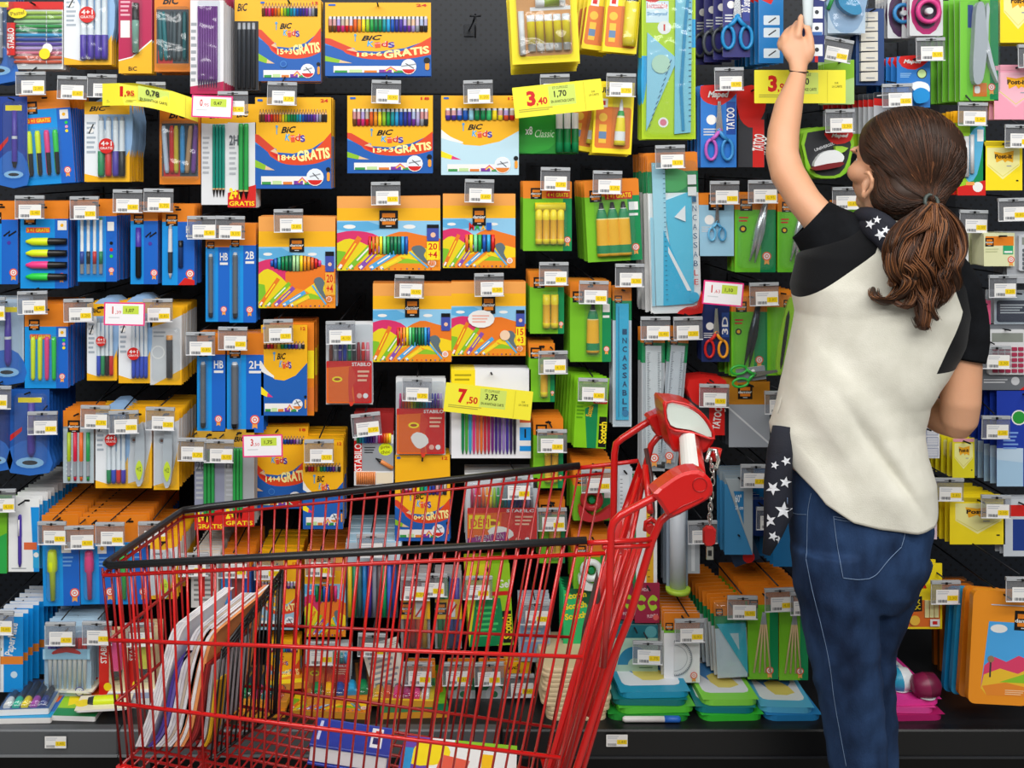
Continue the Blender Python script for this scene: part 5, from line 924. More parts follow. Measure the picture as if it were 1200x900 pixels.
# --- sixth row, far left bottom
I(k_pm, 'ball_pen_pack', 'pen pack', 'blue and white pen pack with orange stripe', (-8, 718, 27, 811), 7, (-18, 716), base='B', dx=.003, pitch=.02, d=2.15)
I(k_whitepens, 'felt_pen_pack', 'felt pen pack', 'clear pack of ten white felt pens', (52, 733, 107, 818), 7, (54, 729), base='c', pitch=.016, d=2.17, cr=3)
I(lambda a: k_boss(a, 'p'), 'highlighter_pack', 'highlighter pack', 'red card with a pink highlighter low at the left', (116, 742, 150, 815), 2, (97, 728), base='R', d=2.17)
I(lambda a: k_boss(a, 'e8e040'), 'highlighter_pack', 'highlighter pack', 'red card with a yellow highlighter low at the left', (150, 740, 182, 812), 4, (146, 730), base='R', d=2.18)
# --- right, low
I(lambda a: (a.r(0, 0, 1, 1, 'f2f4f4'), a.r(.55, 0, .85, 1, 'e8b020'), a.r(0, 0, .12, 1, 'g'), [a.ln([(.6, .05+.06*i), (.7, .05+.06*i)], .7, 'K') for i in range(15)]), 'ruler_pack', 'ruler', 'yellow ruler standing behind the cart frame', (742, 560, 770, 690), 3, None, base='W', cr=0)
I(lambda a: (a.r(0, 0, 1, 1, 'c8d0d8'), a.r(.2, .1, .8, .9, 'dde4ea'), [a.ln([(.25, .15+.05*i), (.4, .15+.05*i)], .6, 'D') for i in range(14)]), 'ruler_pack', 'ruler', 'pale ruler sleeve behind the raised rear flap', (722, 548, 741, 640), 3, (738, 528) if False else None, base='s')
def k_tuberuler(a):
    a.r(0, 0, 1, 1, '8a98a8'); a.keep = len(a.f); a.rod('map_tube', .5, .97, .02, a.wp*.75, [(0, 1, 'b8c0c8'), (1, 1, 'c4ccd4')], seg=14); a.rod('end_cap', .5, 1.02, .97, a.wp*1.15, [(0, .95, 'a8d030'), (.5, 1, 'b4d840'), (1, 1, 'b4d840')], seg=16); a.rod('printed_mark', .5, .5, .38, 4, [(0, .6, '3a4a80'), (1, .6, '3a4a80')], lift=3.2)
I(k_tuberuler, 'ruler_tube', 'ruler', 'silver tube with a lime foot under the handle', (781, 585, 806, 690), 2, None, base='8a98b0', pitch=.03)
I(lambda a: (a.r(0, 0, 1, 1, 'b0b8be'), a.r(.3, .1, .6, .95, 'd8dee2')), 'ruler_pack', 'ruler', 'narrow clear pack beside the dangling coin lock', (806, 618, 820, 672), 2, (806, 610), base='S')
I(k_plenda, 'eraser_pack', 'eraser pack', 'dark red card with lime ribbons', (744, 683, 773, 730), 2, None, base='P', d=2.19)
I(k_plenda, 'eraser_pack', 'eraser pack', 'dark red card behind the cart frame', (716, 684, 744, 726), 2, None, base='P', d=2.2)
I(k_protgreen, 'protractor_pack', 'protractor', 'pale green card with blue half circle protractor', (716, 732, 771, 788), 4, (742, 751), base='a8c8b4', pitch=.015, d=2.19)
I(k_protr, 'protractor_pack', 'protractor', 'white carton with a round clear protractor', (778, 718, 820, 800), 10, (791, 725), base='W', pitch=.015, d=2.16)
I(k_square, 'set_square', 'set square', 'slanted turquoise set square pack', (836, 703, 873, 794), 11, (853, 698), base='o', d=2.17, pitch=.018, dx=-.003, roll=-3)
I(k_sticksbrown, 'paintbrush_pack', 'paintbrush pack', 'green card of wooden brushes below the coin lock', (876, 692, 912, 796), 10, (896, 689), base='O', dx=-.0015, pitch=.016, d=2.17)
I(k_sticksbrown, 'paintbrush_pack', 'paintbrush pack', 'green card of wooden brushes touching the jeans', (913, 692, 947, 797), 10, (926, 693), base='O', dx=-.0015, pitch=.016, d=2.17)
I(k_uhupata, 'adhesive_putty_pack', 'glue pack', 'yellow carton of adhesive putty strips', (1057, 660, 1104, 737), 6, (1091, 680), base='y', dx=-.003, dz=.001, pitch=.02, d=2.15)
I(lambda a: k_case(a, 'e0781c', False), 'pencil_case', 'pencil case', 'dark orange case behind the putty cartons', (1110, 690, 1150, 800), 2, None, base='m', d=2.27, t=.01, pitch=.03)
for i, (c, w) in enumerate((('1a88c0', 'outermost blue'), ('2a9ad0', 'inner blue'), ('e8861c', 'narrow orange'))):
    I(lambda a: k_case(a, c, False), 'pencil_case', 'pencil case', w + ' case filed behind the picture case', (1114+9*i, 690, 1160+9*i, 812+3*i), 0, None, base=c, d=2.16-.026*i, t=.012, hook=False, cr=6, roll=4)
I(k_case, 'pencil_case', 'pencil case', 'orange picture case with landscape print', (1141, 693, 1212, 826), 0, (1180, 676), base='f0941c', d=2.06, t=.014, cr=8, roll=3)
# ------------------------------------------------------------------ price holders, hooks and signs
PR = ['1,75', '2,30', '0,95', '1,20', '3,15', '2,85', '1,60', '4,10', '2,05', '0,85', '5,40']
def holder_mesh(s, price, kind):
    w, h = 34*s, 27*s
    m = M(); m.prism(rrect(-w/2, -h, w/2, 0, .0008, 1), -.001, 0, HOLD()); m.box(-w/2, -.0022, -h, w/2, .0005, -h+.0018, mat('e4e6ea', .2))
    m.box(-w/2, -.0018, -.003, -w/2+.0008, 0, -h, mat('d8dade', .2))
    c = M(); c.bbox(-w/2, -.0035, -.0075, w/2, .003, 0, mat('aeb2b6', .25), .0008); c.box(-.011, -.004, -.0052, .011, -.0034, -.0038, mat('3a3c40')); c.box(-.002, -.006, -.007, .002, .004, -.0025, mat('K'))
    p = Pack(26, 15.5, s*F, .0004, 'W', .5)
    p.small(.06, .08, .6, .36, 2, 'c0c4cc'); p.r(.5, .42, .97, .8, 'f6d414'); p.t_(price, .58, .5, .9, .74, 'a08818', 0, 0)
    for i in range(9): p.r(.08+.045*i, .72, .1+.045*i+.008*(i % 3), .93, '5a5e66')
    return m, c, p
HM = {}
def put_holder(px, py, d, desc, roll=0, lean=0):
    s = D0/F; k = random.choice(PR)
    if k not in HM: a, b, c = holder_mesh(s, k, 0); HM[k] = (a.mesh('price_holder'), b.mesh('holder_clip'), c.mesh('price_card'))
    o = bpy.data.objects.new('price_holder', HM[k][0]); COL.objects.link(o)
    o.location = P(px + 17, py, d); o.rotation_euler = (lean, math.radians(roll + random.uniform(-1.5, 1.5)), math.radians(random.uniform(-4, 4)))
    tag(o, 'clear price holder above the ' + desc, 'price holder', 'clear price holders on the hooks'); 
    c = bpy.data.objects.new('holder_clip', HM[k][1]); COL.objects.link(c); c.parent = o
    p = bpy.data.objects.new('price_card', HM[k][2]); COL.objects.link(p); p.parent = o; p.location = (random.uniform(-.001, .006), -.0012, -.0185 - random.uniform(0, .002))
    return o
for tg, cx, y0, d, desc, hook, troll, tk in FRONT:
    front = d - .028
    if tg: put_holder(tg[0], tg[1], front - .004, desc, troll)
    if hook and y0 > -5:
        m = M(); q = P(cx, y0 + 5, d); x, z = q.x, q.z; blk = mat('26282c', .35, .6)
        m.tube([(x, PEG - .002, z), (x, d + .02, z + .001), (x, front, z + .004)], .0019, blk, 6)
        if tg:
            t = P(tg[0] + 17, tg[1], front - .004); zt = t.z + .0022
            m.tube([(x, PEG - .004, max(z, zt) + .004), (t.x*.5 + x*.5, (PEG + front)/2, (max(z, zt)+.004)*.5 + zt*.5), (t.x, front + .002, zt)], .0016, blk, 6)
            m.box(x - .012, PEG - .005, min(z, zt) - .006, x + .012, PEG - .0005, max(z, zt) + .012, blk)
        else: m.box(x - .012, PEG - .005, z - .01, x + .012, PEG - .0005, z + .012, blk)
        tag(m.build('peg_hook'), 'wire hook for the ' + desc, 'hook', 'wire hooks on the perforated wall')
# holders whose pack is hidden or sold out
for x, y, w in ((436, 94, 0), (1040, 60, 0)): pass
for x, y, ww in ((1169, 325, 'above the dark pack right of the sleeve'), (1180, 232, 'near the right frame edge in the third row'), (208, 430, ''), (54, 505, ''), (850, 78, '')):
    pass
m = M(); q = P(557, 38, 2.2); q0 = P(557, 20, 2.2)
m.tube([(q.x, PEG-.003, q.z+.055), (q.x, 2.33, q.z+.04), (q.x, 2.2, q.z+.036)], .002, mat('26282c', .35, .6), 6); m.tube([(q.x, 2.2, q.z+.04), (q.x, 2.2, q.z-.012)], .002, mat('26282c', .35, .6), 6); m.tube([(q.x-.012, 2.2, q.z+.035), (q.x+.012, 2.2, q.z+.035)], .002, mat('26282c', .35, .6), 6)
m.box(q.x-.012, PEG-.005, q.z+.04, q.x+.012, PEG-.0005, q.z+.07, mat('26282c', .35, .6))
tag(m.build('peg_hook'), 'empty dark hook on the bare perforated wall between cartons', 'hook')

def sign(name, pts, desc, big, small_, d, bend=0, pink=False, red='d41f1b', cut=.8):
    """flat printed sign through four pixel corners (tl, tr, br, bl)"""
    c = [P(x, y, d) for x, y in pts]; w = (c[1]-c[0]).length; h = (c[3]-c[0]).length
    wp, hp = w*F/d, h*F/d; a = Pack(wp, hp, d, .0006, 'p' if pink else 'f8ee3c', 1)
    if pink:
        a.r(.035, .06, .965, .94, 'f8f6fa'); a.t_(big.split(',')[0], .2, .18, .23 if big[0] == '1' else .27, .5, 'R'); a.t_(',' + big.split(',')[1], .28, .36, .42, .52, 'R', 0, 0)
        a.r(.46, .14, .85, .5, 'c8e04a'); a.t_(small_, .54, .26, .74, .44, '3a4010'); a.small(.12, .62, .4, .7, 1, 's')
    else:
        a.r(.4, .08, .7, .72, 'd2e66a'); a.t_(big.split(',')[0], .15, .16, .25, .66, red, 0, .05); a.t_(',' + big.split(',')[1], .255, .4, .38, .68, red, 0, .03)
        a.t_('ET CUMULEZ', .45, .1, .62, .18, '4a5020', 0, 0); a.t_(small_, .46, .24, .6, .48, 'K', 0, .02); a.t_('EN AVANTAGE CARTE', .42, .54, .68, .63, '2a2e10', 0, .01)
        a.small(.05, .72, .45, .84, 2, 'b8b040'); a.ln([(cut, .04), (cut, .96)], .6, 'd8cc30'); a.t_('SUR', .88, .36, .92, .42, '6a6a20', 0, 0); a.t_('LA CARTE', .85, .46, .96, .53, '6a6a20', 0, 0)
    if bend:
        a.v = [(x, y, z - bend*((x/a.W+.5)**2)*a.W) for x, y, z in a.v]
    o = a.build(name, None, (c[0]+c[1])/2); u = (c[1]-c[0]); o.rotation_euler = (0, -math.atan2(u.z, u.x), 0)
    tag(o, desc, 'price sign'); return o
sign('price_sign', [(600, 103), (704, 92), (706, 131), (602, 139)], 'yellow promotion sign reading 3,40 over the glue packs', '3,40', '1,70', 2.155)
sign('price_sign', [(523, 448), (625, 459), (622, 494), (520, 482)], 'yellow promotion sign reading 7,50 above the felt pens', '7,50', '3,75', 2.155)
sign('price_sign', [(884, 82), (991, 82), (990, 121), (883, 121)], 'yellow promotion sign reading 3,99 beside the wrist', '3,99', '1,90', 2.15)
# the curved one bends along its length, so it is built as strips
a = Pack(112, 26, 2.14, .0005, 'f8ee3c', .5)
a.v = []; a.f = []; a.m = []; a.sm = []
N_ = 16
out = [(-a.W/2 + a.W*i/N_, 0) for i in range(N_+1)] + [(a.W/2 - a.W*i/N_, -a.H) for i in range(N_+1)]
a.prism(out, 0, .0005, 'f8ee3c'); a.r(.4, .08, .72, .72, 'd2e66a')
a.t_('1', .20, .14, .235, .6, 'R', 0, .02); a.t_(',95', .25, .34, .36, .62, 'R', 0, .03); a.t_('0,78', .48, .2, .62, .5, 'K', 0, .02); a.t_('EN AVANTAGE CARTE', .42, .6, .7, .72, '2a2e10', 0, .01); a.small(.05, .72, .4, .86, 2, 'b8b040'); a.ln([(.88, .03), (.88, .97)], .6, 'd8cc30')
a.v = [(x, y - .02*math.sin((x/a.W+.5)*PI), z - .018*max(0, (x/a.W+.5)-.3)**1.6/.7**1.6*1.9) for x, y, z in a.v]
o = a.build('price_sign', None, P(176, 98, 2.14)); tag(o, 'curling yellow promotion sign reading 1,95 at the upper left', 'price sign')
for pts, b, s_, w in (([(225, 111), (273, 113), (273, 139), (225, 137)], '0,95', '0,47', 'upper left by the curling yellow sign'), ([(122, 354), (170, 355), (169, 382), (121, 381)], '1,39', '1,07', 'between the fourth row pen cards'),
                      ([(284, 510), (331, 509), (332, 534), (285, 536)], '3,50', '1,75', 'over the green HB pencils'), ([(825, 328), (872, 332), (871, 360), (824, 356)], '1,63', '1,10', 'over the red and yellow scissors')):
    sign('price_sign', pts, 'white price card with pink border ' + w, b, s_, 2.11, pink=True)

# ------------------------------------------------------------------ the setting
def struct(o): o['kind'] = 'structure'; return o
# perforated back wall: flat holes, their dark insides painted into the colour by a procedural dot grid
wm = bpy.data.materials.new('perforated_metal'); wm.use_nodes = True; nt = wm.node_tree; b = nt.nodes['Principled BSDF']
b.inputs['Roughness'].default_value = .45; b.inputs['Metallic'].default_value = .1
tc = nt.nodes.new('ShaderNodeTexCoord'); sep = nt.nodes.new('ShaderNodeSeparateXYZ'); nt.links.new(tc.outputs['Object'], sep.inputs[0])
def mth(op, a_, b_=None, c_=None):
    n = nt.nodes.new('ShaderNodeMath'); n.operation = op
    for i, v in enumerate((a_, b_, c_)):
        if v is None: continue
        if isinstance(v, (int, float)): n.inputs[i].default_value = v
        else: nt.links.new(v, n.inputs[i])
    return n.outputs[0]
def grid(ox, oz, p=.025):
    fx = mth('SUBTRACT', mth('WRAP', mth('ADD', sep.outputs[0], ox), p, 0), p/2); fz = mth('SUBTRACT', mth('WRAP', mth('ADD', sep.outputs[2], oz), p, 0), p/2)
    return mth('SQRT', mth('ADD', mth('MULTIPLY', fx, fx), mth('MULTIPLY', fz, fz)))
for nn in (): pass
dist = mth('MINIMUM', grid(0, 0), grid(.0125, .0125)); hole = mth('LESS_THAN', dist, .0034)
mx = nt.nodes.new('ShaderNodeMix'); mx.data_type = 'RGBA'; nt.links.new(hole, mx.inputs[0]); mx.inputs[6].default_value = lin('161c25'); mx.inputs[7].default_value = lin('040506'); nt.links.new(mx.outputs[2], b.inputs['Base Color'])
m = M(); m.box(-1.6, PEG, .3, 1.9, PEG+.02, 2.1, wm); struct(m.build('wall_back'))
m = M(); m.box(-1.6, PEG-.004, HC+(205-109)/F*PEG-.002, 1.9, PEG+.0, HC+(205-109)/F*PEG+.001, mat('0c0d10')); struct(m.build('trim_1'))
fm = mat('8f8c86', .35, bump=.05); m = M(); m.box(-4, -3, -.05, 4, 4, 0, fm); struct(m.build('floor'))
m = M(); m.box(-4, -3, 3.4, 4, 4, 3.45, mat('c8c8c6', .8)); struct(m.build('ceiling'))
m = M(); m.box(-4, 2.75, 0, 4, 2.8, 3.4, mat('1a1b1e', .7)); struct(m.build('wall_rear'))
# base shelf with price rail
ZS = HC - (848-VY)/F*2.08; XS = P(142, 0, 2.07).x; XM = P(560, 0, 2.07).x
blk = mat('101113', .4); gr = mat('5c5f62', .4, .3)
m = M(); m.box(-1.6, 2.075, ZS-.012, 1.9, PEG-.002, ZS, mat('131417', .5)); 
m.box(-1.6, 2.2, 0, 1.9, PEG-.002, ZS-.012, mat('0b0b0d', .6)); 
sh = m.build('base_shelf'); tag(sh, 'black metal base shelf under the hanging packs', 'shelf')
def rail(x0, x1, mm, z0, z1):
    r = M(); r.bbox(x0, 2.05, z0, x1, 2.075, z1, mm, .003); r.box(x0, 2.047, z0+.002, x1, 2.052, z0+.006, mat('7a7d80' if mm is gr else '2a2c30', .3)); return r
rail(-1.6, XS-.001, gr, ZS-.052, ZS+.003).build('price_rail', sh)['label'] = 'grey price rail'
rail(XS+.001, P(585, 0, 2.07).x, gr, ZS-.052, ZS+.003).build('price_rail', sh)['label'] = 'grey price rail'
rail(P(587, 0, 2.07).x, 1.9, blk, ZS-.055, ZS+.003).build('price_rail', sh)['label'] = 'black price rail'
m = M(); m.box(XS+.02, 2.12, .0, XS+.045, 2.16, ZS-.012, mat('4a4c4e', .4, .5)); m.build('bracket_post', sh)
for x, y in ((53, 863), (711, 861)):
    p = Pack(25, 14, 2.045, .0004, 'W', .5); p.small(.06, .08, .6, .36, 2, 'c0c4cc'); p.r(.5, .42, .97, .8, 'f6d414'); p.t_('1,45', .58, .5, .9, .74, 'a08818', 0, 0)
    for i in range(9): p.r(.08+.045*i, .72, .1+.045*i, .93, '5a5e66')
    o = p.build('price_card', None, P(x+12, y, 2.045)); tag(o, 'price card on the ' + ('grey shelf rail at the lower left' if x < 100 else 'black shelf rail behind the cart'), 'price card')
# ------------------------------------------------------------------ packs lying on the base shelf
def L(fn, name, cat, desc, x0, x1, near, ln_, z, rz=0, t=.012, base='W', cr=2, tilt=0, **o):
    """a pack lying on its back: x0..x1 in pixels at its near edge, ln_ metres deep, resting z metres above the shelf"""
    k = near/F; a = Pack(x1-x0, ln_/k, near, t, base, cr); fn(a, **o)
    a0 = Pack(x1-x0, ln_/k, near, t, base, cr)
    r = a.build(name, None, (P((x0+x1)/2, 0, near).x, near+ln_, ZS+z+t)); r.rotation_euler = (-PI/2 + math.radians(tilt), 0, math.radians(rz)); tag(r, desc, cat)
    # turning the pack down puts its back at z - t
    for nm, mb, lab in a.parts:
        mb.build(nm, r)
    return r
def k_flatpens(a, cols=('W', '2ac0a0', 'fbe21f', 'b050b0', '3a4a90'), bg='4a6a9a'):
    a.r(0, 0, 1, 1, bg); a.keep = len(a.f)
    for i in range(len(cols)): a.rod('felt_pen', .06+.88*(i+.5)/len(cols), .95, .1, .8*a.wp/len(cols), [(0, .9, cols[i]), (.3, 1, cols[i]), (.32, .9, '3a4252'), (1, .8, '3a4252')])
    a.blister(0, .03, 1, .97, .012, 4, BAG())
def k_flathl(a, c='L'):
    a.r(0, 0, 1, 1, 'f2ead0'); a.r(.5, 0, .9, .3, 'R'); a.e(.1, .5, a.hp*.25, 'fbe21f'); a.keep = len(a.f)
    a.rod('highlighter', .2, .5, .5, a.hp*.42, [(0, .7, 'K'), (.2, .95, 'D'), (.22, 1, c), (.95, 1, c), (1, .9, c)], u1=.75, flat=.7)
def k_flatbook(a, c='9ad024', c2='0b8a50'):
    a.r(0, 0, 1, 1, c); a.p([(.1, .2), (.6, .1), (.8, .5), (.3, .8)], 'fbe21f', 2); a.p([(.4, .3), (.9, .2), (.95, .6), (.6, .7)], 'e8621c', 2); a.e(.3, .5, 5, 'R'); a.r(0, .85, 1, 1, c2)
L(k_flatpens, 'felt_pen_pack', 'felt pen pack', 'dark pack of felt pens lying at the left shelf end', -6, 52, 2.09, .11, .012, 4)
L(lambda a: k_flatbook(a, '2a6ac0', '1a9ad0'), 'colouring_book', 'book', 'blue board lying under the dark pen pack', -10, 56, 2.08, .16, 0, 2, t=.011)
L(k_flatbook, 'colouring_book', 'book', 'green and yellow booklet lying at the lower left', 58, 118, 2.09, .2, 0, -3, t=.010)
L(k_flathl, 'highlighter_pack', 'highlighter pack', 'yellow highlighter card lying in front on the left shelf', 84, 146, 2.085, .06, .022, 6, t=.004, base='W', cr=6)
L(k_flathl, 'highlighter_pack', 'highlighter pack', 'yellow highlighter card lying further back', 48, 112, 2.16, .07, .022, -5, t=.004, base='W', cr=6)
L(lambda a: k_flatbook(a, 'e8e8ec', '8a9ac0'), 'card_pack', 'paper pack', 'white and blue pack lying behind the cart front', 118, 190, 2.14, .16, 0, 3, t=.02)
for i, (x0, x1, nr, ln_, z, rz, fn, w) in enumerate((
    (228, 330, 2.10, .20, 0, 2, lambda a: hills(a, None, False, ''), 'picture carton lying lowest behind the magazines'),
    (240, 345, 2.12, .14, .014, -6, lambda a: k_flatpens(a, ('p', 'W', 'R', 'g', 'p', '0e9aa0', 'a'), 'f0a030'), 'carton of pink and green pens lying on the shelf'),
    (345, 440, 2.10, .18, 0, -4, lambda a: hills(a, None, False, ''), 'picture carton lying below the red pen wallet'),
    (352, 430, 2.13, .15, .014, 5, lambda a: k_flatpens(a, ('g', 'Y', '2a4a9a', 'C', 'g'), 'e8861c'), 'orange carton of green and blue pens lying on the shelf'),
    (440, 520, 2.10, .2, 0, 3, lambda a: k_flatbook(a, '7cc22c', '0b7a50'), 'green folder lying along the middle shelf'),
    (436, 512, 2.12, .13, .014, -3, lambda a: k_flatpens(a, ('Y', 'a', 'p', 'b0206a', 'p', 'W'), 'f6d41c'), 'yellow pack of pink pens lying on the green folder'),
    (300, 352, 2.16, .12, .028, 10, lambda a: k_flatbook(a, 'f0941c', 'fbe21f'), 'orange carton lying on top of the left heap'))):
    L(fn, 'felt_pen_box', 'felt pen box', w, x0, x1, nr, ln_, z, rz, t=.013, base='e8a030')
L(lambda a: k_flatbook(a, '9ae0e8', '12a0a8'), 'plastic_folder', 'folder', 'turquoise folder sticking out over the shelf edge', 330, 500, 2.065, .3, -.001 + .001, -2, t=.0)if False else None
# flat soft cases stacked on the right
def case_flat(x0, x1, near, ln_, z, c, desc, t=.013, rz=0, pic='e8eef4'):
    def fn(a):
        a.r(0, 0, 1, 1, c); a.rr(.08, .1, .92, .86, pic, 8); a.p([(.15, .3), (.5, .2), (.85, .35), (.7, .6), (.3, .6)], '4a90d0', 2); a.p([(.3, .5), (.6, .45), (.8, .7), (.4, .75)], 'e8d870', 2)
    L(fn, 'plastic_case', 'plastic case', desc, x0, x1, near, ln_, z, rz, t=t, base=c, cr=12)
cs = [('2a9a3a', 'lowest green'), ('5ac83a', 'light green'), ('12787a', 'dark teal'), ('1a9ac0', 'bright blue')]
for i, (c, w) in enumerate(cs): case_flat(717+2*i, 812-2*i, 2.09+.004*i, .2, .0135*i, c, w + ' case in the pile right of the cart', .0125, rz=(-2, 3, -1, 2)[i])
for i, (c, w) in enumerate((('3ac83a', 'lime'), ('12808a', 'sea green'), ('8ae04a', 'pale lime'))): case_flat(818+2*i, 892-2*i, 2.09+.004*i, .2, .0135*i, c, w + ' case in the pile below the set squares', .0125, rz=(2, -2, 1)[i])
for i, (c, w) in enumerate((('2a8ac8', 'sky blue'), ('5ab8e0', 'icy blue'))): case_flat(896+2*i, 962-2*i, 2.09+.004*i, .2, .0135*i, c, w + ' case lying beside the jeans', .0125, rz=(1, -3)[i])
for i, (c, w) in enumerate((('b8206a', 'plum'), ('e0489a', 'bright pink'), ('f03aa0', 'hot pink'))): case_flat(1030+2*i, 1104-3*i, 2.09+.004*i, .22, .0135*i, c, w + ' case in the pile right of the legs', .0125, rz=(2, -2, 3)[i])
# felt pen in a sleeve lying on the right piles
for x0, x1, c, w, z in ((720, 806, 'felt marker lying in front of the pile by the cart', '2a6ac8', .002),):
    m = M(); a_ = P(x0+10, 0, 2.078); b_ = P(x1-8, 0, 2.078)
    m.lathe([(0, .0035, mat('W')), (.04, .006, mat('W')), (.72, .006, mat('W')), (.72, .0068, mat('2a6ac8')), (.97, .0068, mat('2a6ac8')), (1, .004, mat('2a6ac8'))], (a_.x, 2.082, ZS+.008), (b_.x-a_.x, 0, 0), mat('W'), 12)
    tag(m.build('felt_pen'), 'white felt marker with blue cap lying by the cart pile', 'felt pen')
# sharpeners in round bubbles on the pink pile
def bubble(px, py, d, c, c2, desc, w=34, h=26):
    q = P(px, py, d); root = M(); s = d/F; root.tube([(q.x, d, ZS+.041), (q.x, d, ZS+.043)], .019, mat('e8eaee'), 18)
    o = root.build('sharpener'); tag(o, desc, 'sharpener')
    b = M(); b.lathe([(0, w*s*.18, mat(c)), (.12, w*s*.34, mat(c)), (.5, w*s*.4, mat(c)), (.85, w*s*.36, mat(c2)), (1, w*s*.15, mat(c2))], (q.x - w*s*.45, d, ZS+.043+h*s*.33), (w*s*.9, 0, h*s*.1), mat(c), 14); b.build('body', o)
bubble(1054, 765, 2.14, '2aa0c8', 'e8f0f4', 'blue and white sharpener on the pink pile'); bubble(1085, 778, 2.11, '8a1a4a', '6a1038', 'dark berry sharpener on the pink pile', 36, 30)
# pile of cream ribbed pads seen through the rear of the cart
for i in range(11):
    q0, q1 = P(633 + (i % 3)*1.2 + max(0, 3-i)*2, 0, 2.12), P(715 - (i % 2)*1.5 - max(0, 3-i)*2, 0, 2.12); h = .0098
    m = M(); ridge = []
    out = rrect(q0.x, 2.09, q1.x, 2.26, .018, 4); b = [(x, y, ZS + h*i + .0008) for x, y in out]; c = [(x, y, ZS + h*i + h*.55) for x, y in out]
    n = len(out); cx, cy = (q0.x+q1.x)/2, 2.175; e = [(cx+(x-cx)*.975, cy+(y-cy)*.975, ZS + h*i + h*.95) for x, y in out]; f_ = [(cx+(x-cx)*.975, cy+(y-cy)*.975, ZS + h*i + .0002) for x, y in out]
    mm = mat('e0c9a0', .6); m.add(f_+b+c+e, [(k_*n+j, k_*n+(j+1) % n, (k_+1)*n+(j+1) % n, (k_+1)*n+j) for k_ in range(3) for j in range(n)] + [tuple(range(n))[::-1], tuple(range(3*n, 4*n))], mm)
    o = m.build('foam_tray'); o.rotation_euler.z = 0; tag(o, 'cream ribbed tray in the tall pile behind the cart', 'tray', 'cream trays piled on the shelf')
# ------------------------------------------------------------------ shopping cart
red = mat('c81412', .28, coat=.4); red2 = mat('a30f11', .32, coat=.3); blkp = mat('17181a', .35)
cart = empty('shopping_cart', (P(420, 0, 1.8).x, 1.8, 0)); tag(cart, 'red wire shopping cart with black rim standing before the packs', 'shopping cart')
CL = Vector(cart.location)
def cb(name, m, label=None, parent=None):
    m.v = [(x-CL.x, y-CL.y, z-CL.z) for x, y, z in m.v]; o = m.build(name, parent or cart)
    if label: o['label'] = label
    return o
Q = {k: P(*v) for k, v in dict(nTL=(120, 666, 1.65), nTR=(712, 635, 1.60), nBL=(142, 897, 1.68), nBR=(632, 1004, 1.64), fTL=(215, 600, 1.94), fTR=(708, 545, 2.0), fBL=(226, 818, 1.88), fBR=(640, 888, 1.9)).items()}
def quad(a, b, c, d_):       # a top left, b top right, c bottom left, d bottom right
    return lambda u, v: (Q[a]*(1-u) + Q[b]*u)*(1-v) + (Q[c]*(1-u) + Q[d_]*u)*v
near, far, front, bottom = quad('nTL', 'nTR', 'nBL', 'nBR'), quad('fTL', 'fTR', 'fBL', 'fBR'), quad('nTL', 'fTL', 'nBL', 'fBL'), quad('nBL', 'nBR', 'fBL', 'fBR')
def panel(fn, nv, hs, r=.0019, rh=.0026, mm=red2, u0=0, u1=1, bow=None):
    m = M()
    for i in range(nv): u = u0 + (u1-u0)*i/(nv-1); m.tube([fn(u, 0), fn(u, .5), fn(u, 1)], r, mm, 5)
    for h in hs: m.tube([fn(0, h), fn(.5, h), fn(1, h)], rh, mm, 6)
    return m
cb('near_side_panel', panel(near, 36, (.035, .36, .68, 1), .0021, .0034, red))
cb('far_side_panel', panel(far, 34, (.03, .6, .9, 1), .0022, .003))
cb('front_panel', panel(front, 13, (.03, .36, .68, 1), .0021, .0032))
m = panel(bottom, 44, (0, .12, .24, .36, .48, .6, .72, .84, 1), .0018, .0026); cb('basket_floor', m)
m = M(); off = Vector((0, 0, .004))
rim = [Q['fTR']*.12 + Q['fTL']*.88 + off]
def bar(pts, r): m.tube(pts, r, blkp, 8, sc2=1.5)
e1 = Q['nTR']*.96 + Q['nTL']*.04; e2 = Q['fTR']*.94 + Q['fTL']*.06
bar([e2+off, Q['fTL']*.5+Q['fTR']*.5+off, Q['fTL']*.94+Q['fTR']*.06+off, Q['fTL']*.985+Q['nTL']*.015+off, Q['fTL']*.9+Q['nTL']*.1+off, Q['nTL']*.95+Q['fTL']*.05+off, Q['nTL']*.985+Q['nTR']*.015+off, Q['nTL']*.5+Q['nTR']*.5+off, e1+off], .0062)
cb('rim_cover', m, 'black plastic rim cover')
m = M(); m.tube([e1, Q['nTR'], P(768, 632, 1.62)], .0042, red, 7); m.tube([P(706, 641, 1.6), P(766, 639, 1.62)], .0038, red, 7); m.tube([e2, Q['fTR'], P(748, 540, 1.97)], .0042, red, 7); cb('rim_end', m)
# handle frame: near and far tubes
m = M(); m.tube([P(782, 574, 1.60), P(755, 589, 1.6), P(727, 604, 1.6), P(719, 612, 1.6), P(716, 622, 1.6), P(714, 700, 1.6), P(706, 781, 1.61)], .0062, red, 9)
m.tube([P(796, 598, 1.62), P(782, 604, 1.62), P(774, 611, 1.62), P(764, 634, 1.62), P(739, 720, 1.63), P(714, 782, 1.64), P(676, 900, 1.66), P(640, 1010, 1.66), P(600, 1020, 1.66)], .0062, red, 9); cb('side_frame', m)
m = M(); m.tube([P(772, 487, 1.98), P(752, 499, 1.98), P(729, 514, 1.98), P(722, 520, 1.98), P(720, 532, 1.98), P(719, 600, 1.98), P(712, 690, 1.97)], .0068, red, 9)
m.tube([P(780, 508, 1.97), P(770, 513, 1.97), P(763, 522, 1.97), P(757, 545, 1.97), P(735, 650, 1.95), P(700, 780, 1.93), P(665, 888, 1.9), P(640, 895, 1.88)], .0062, red, 9); cb('side_frame', m)
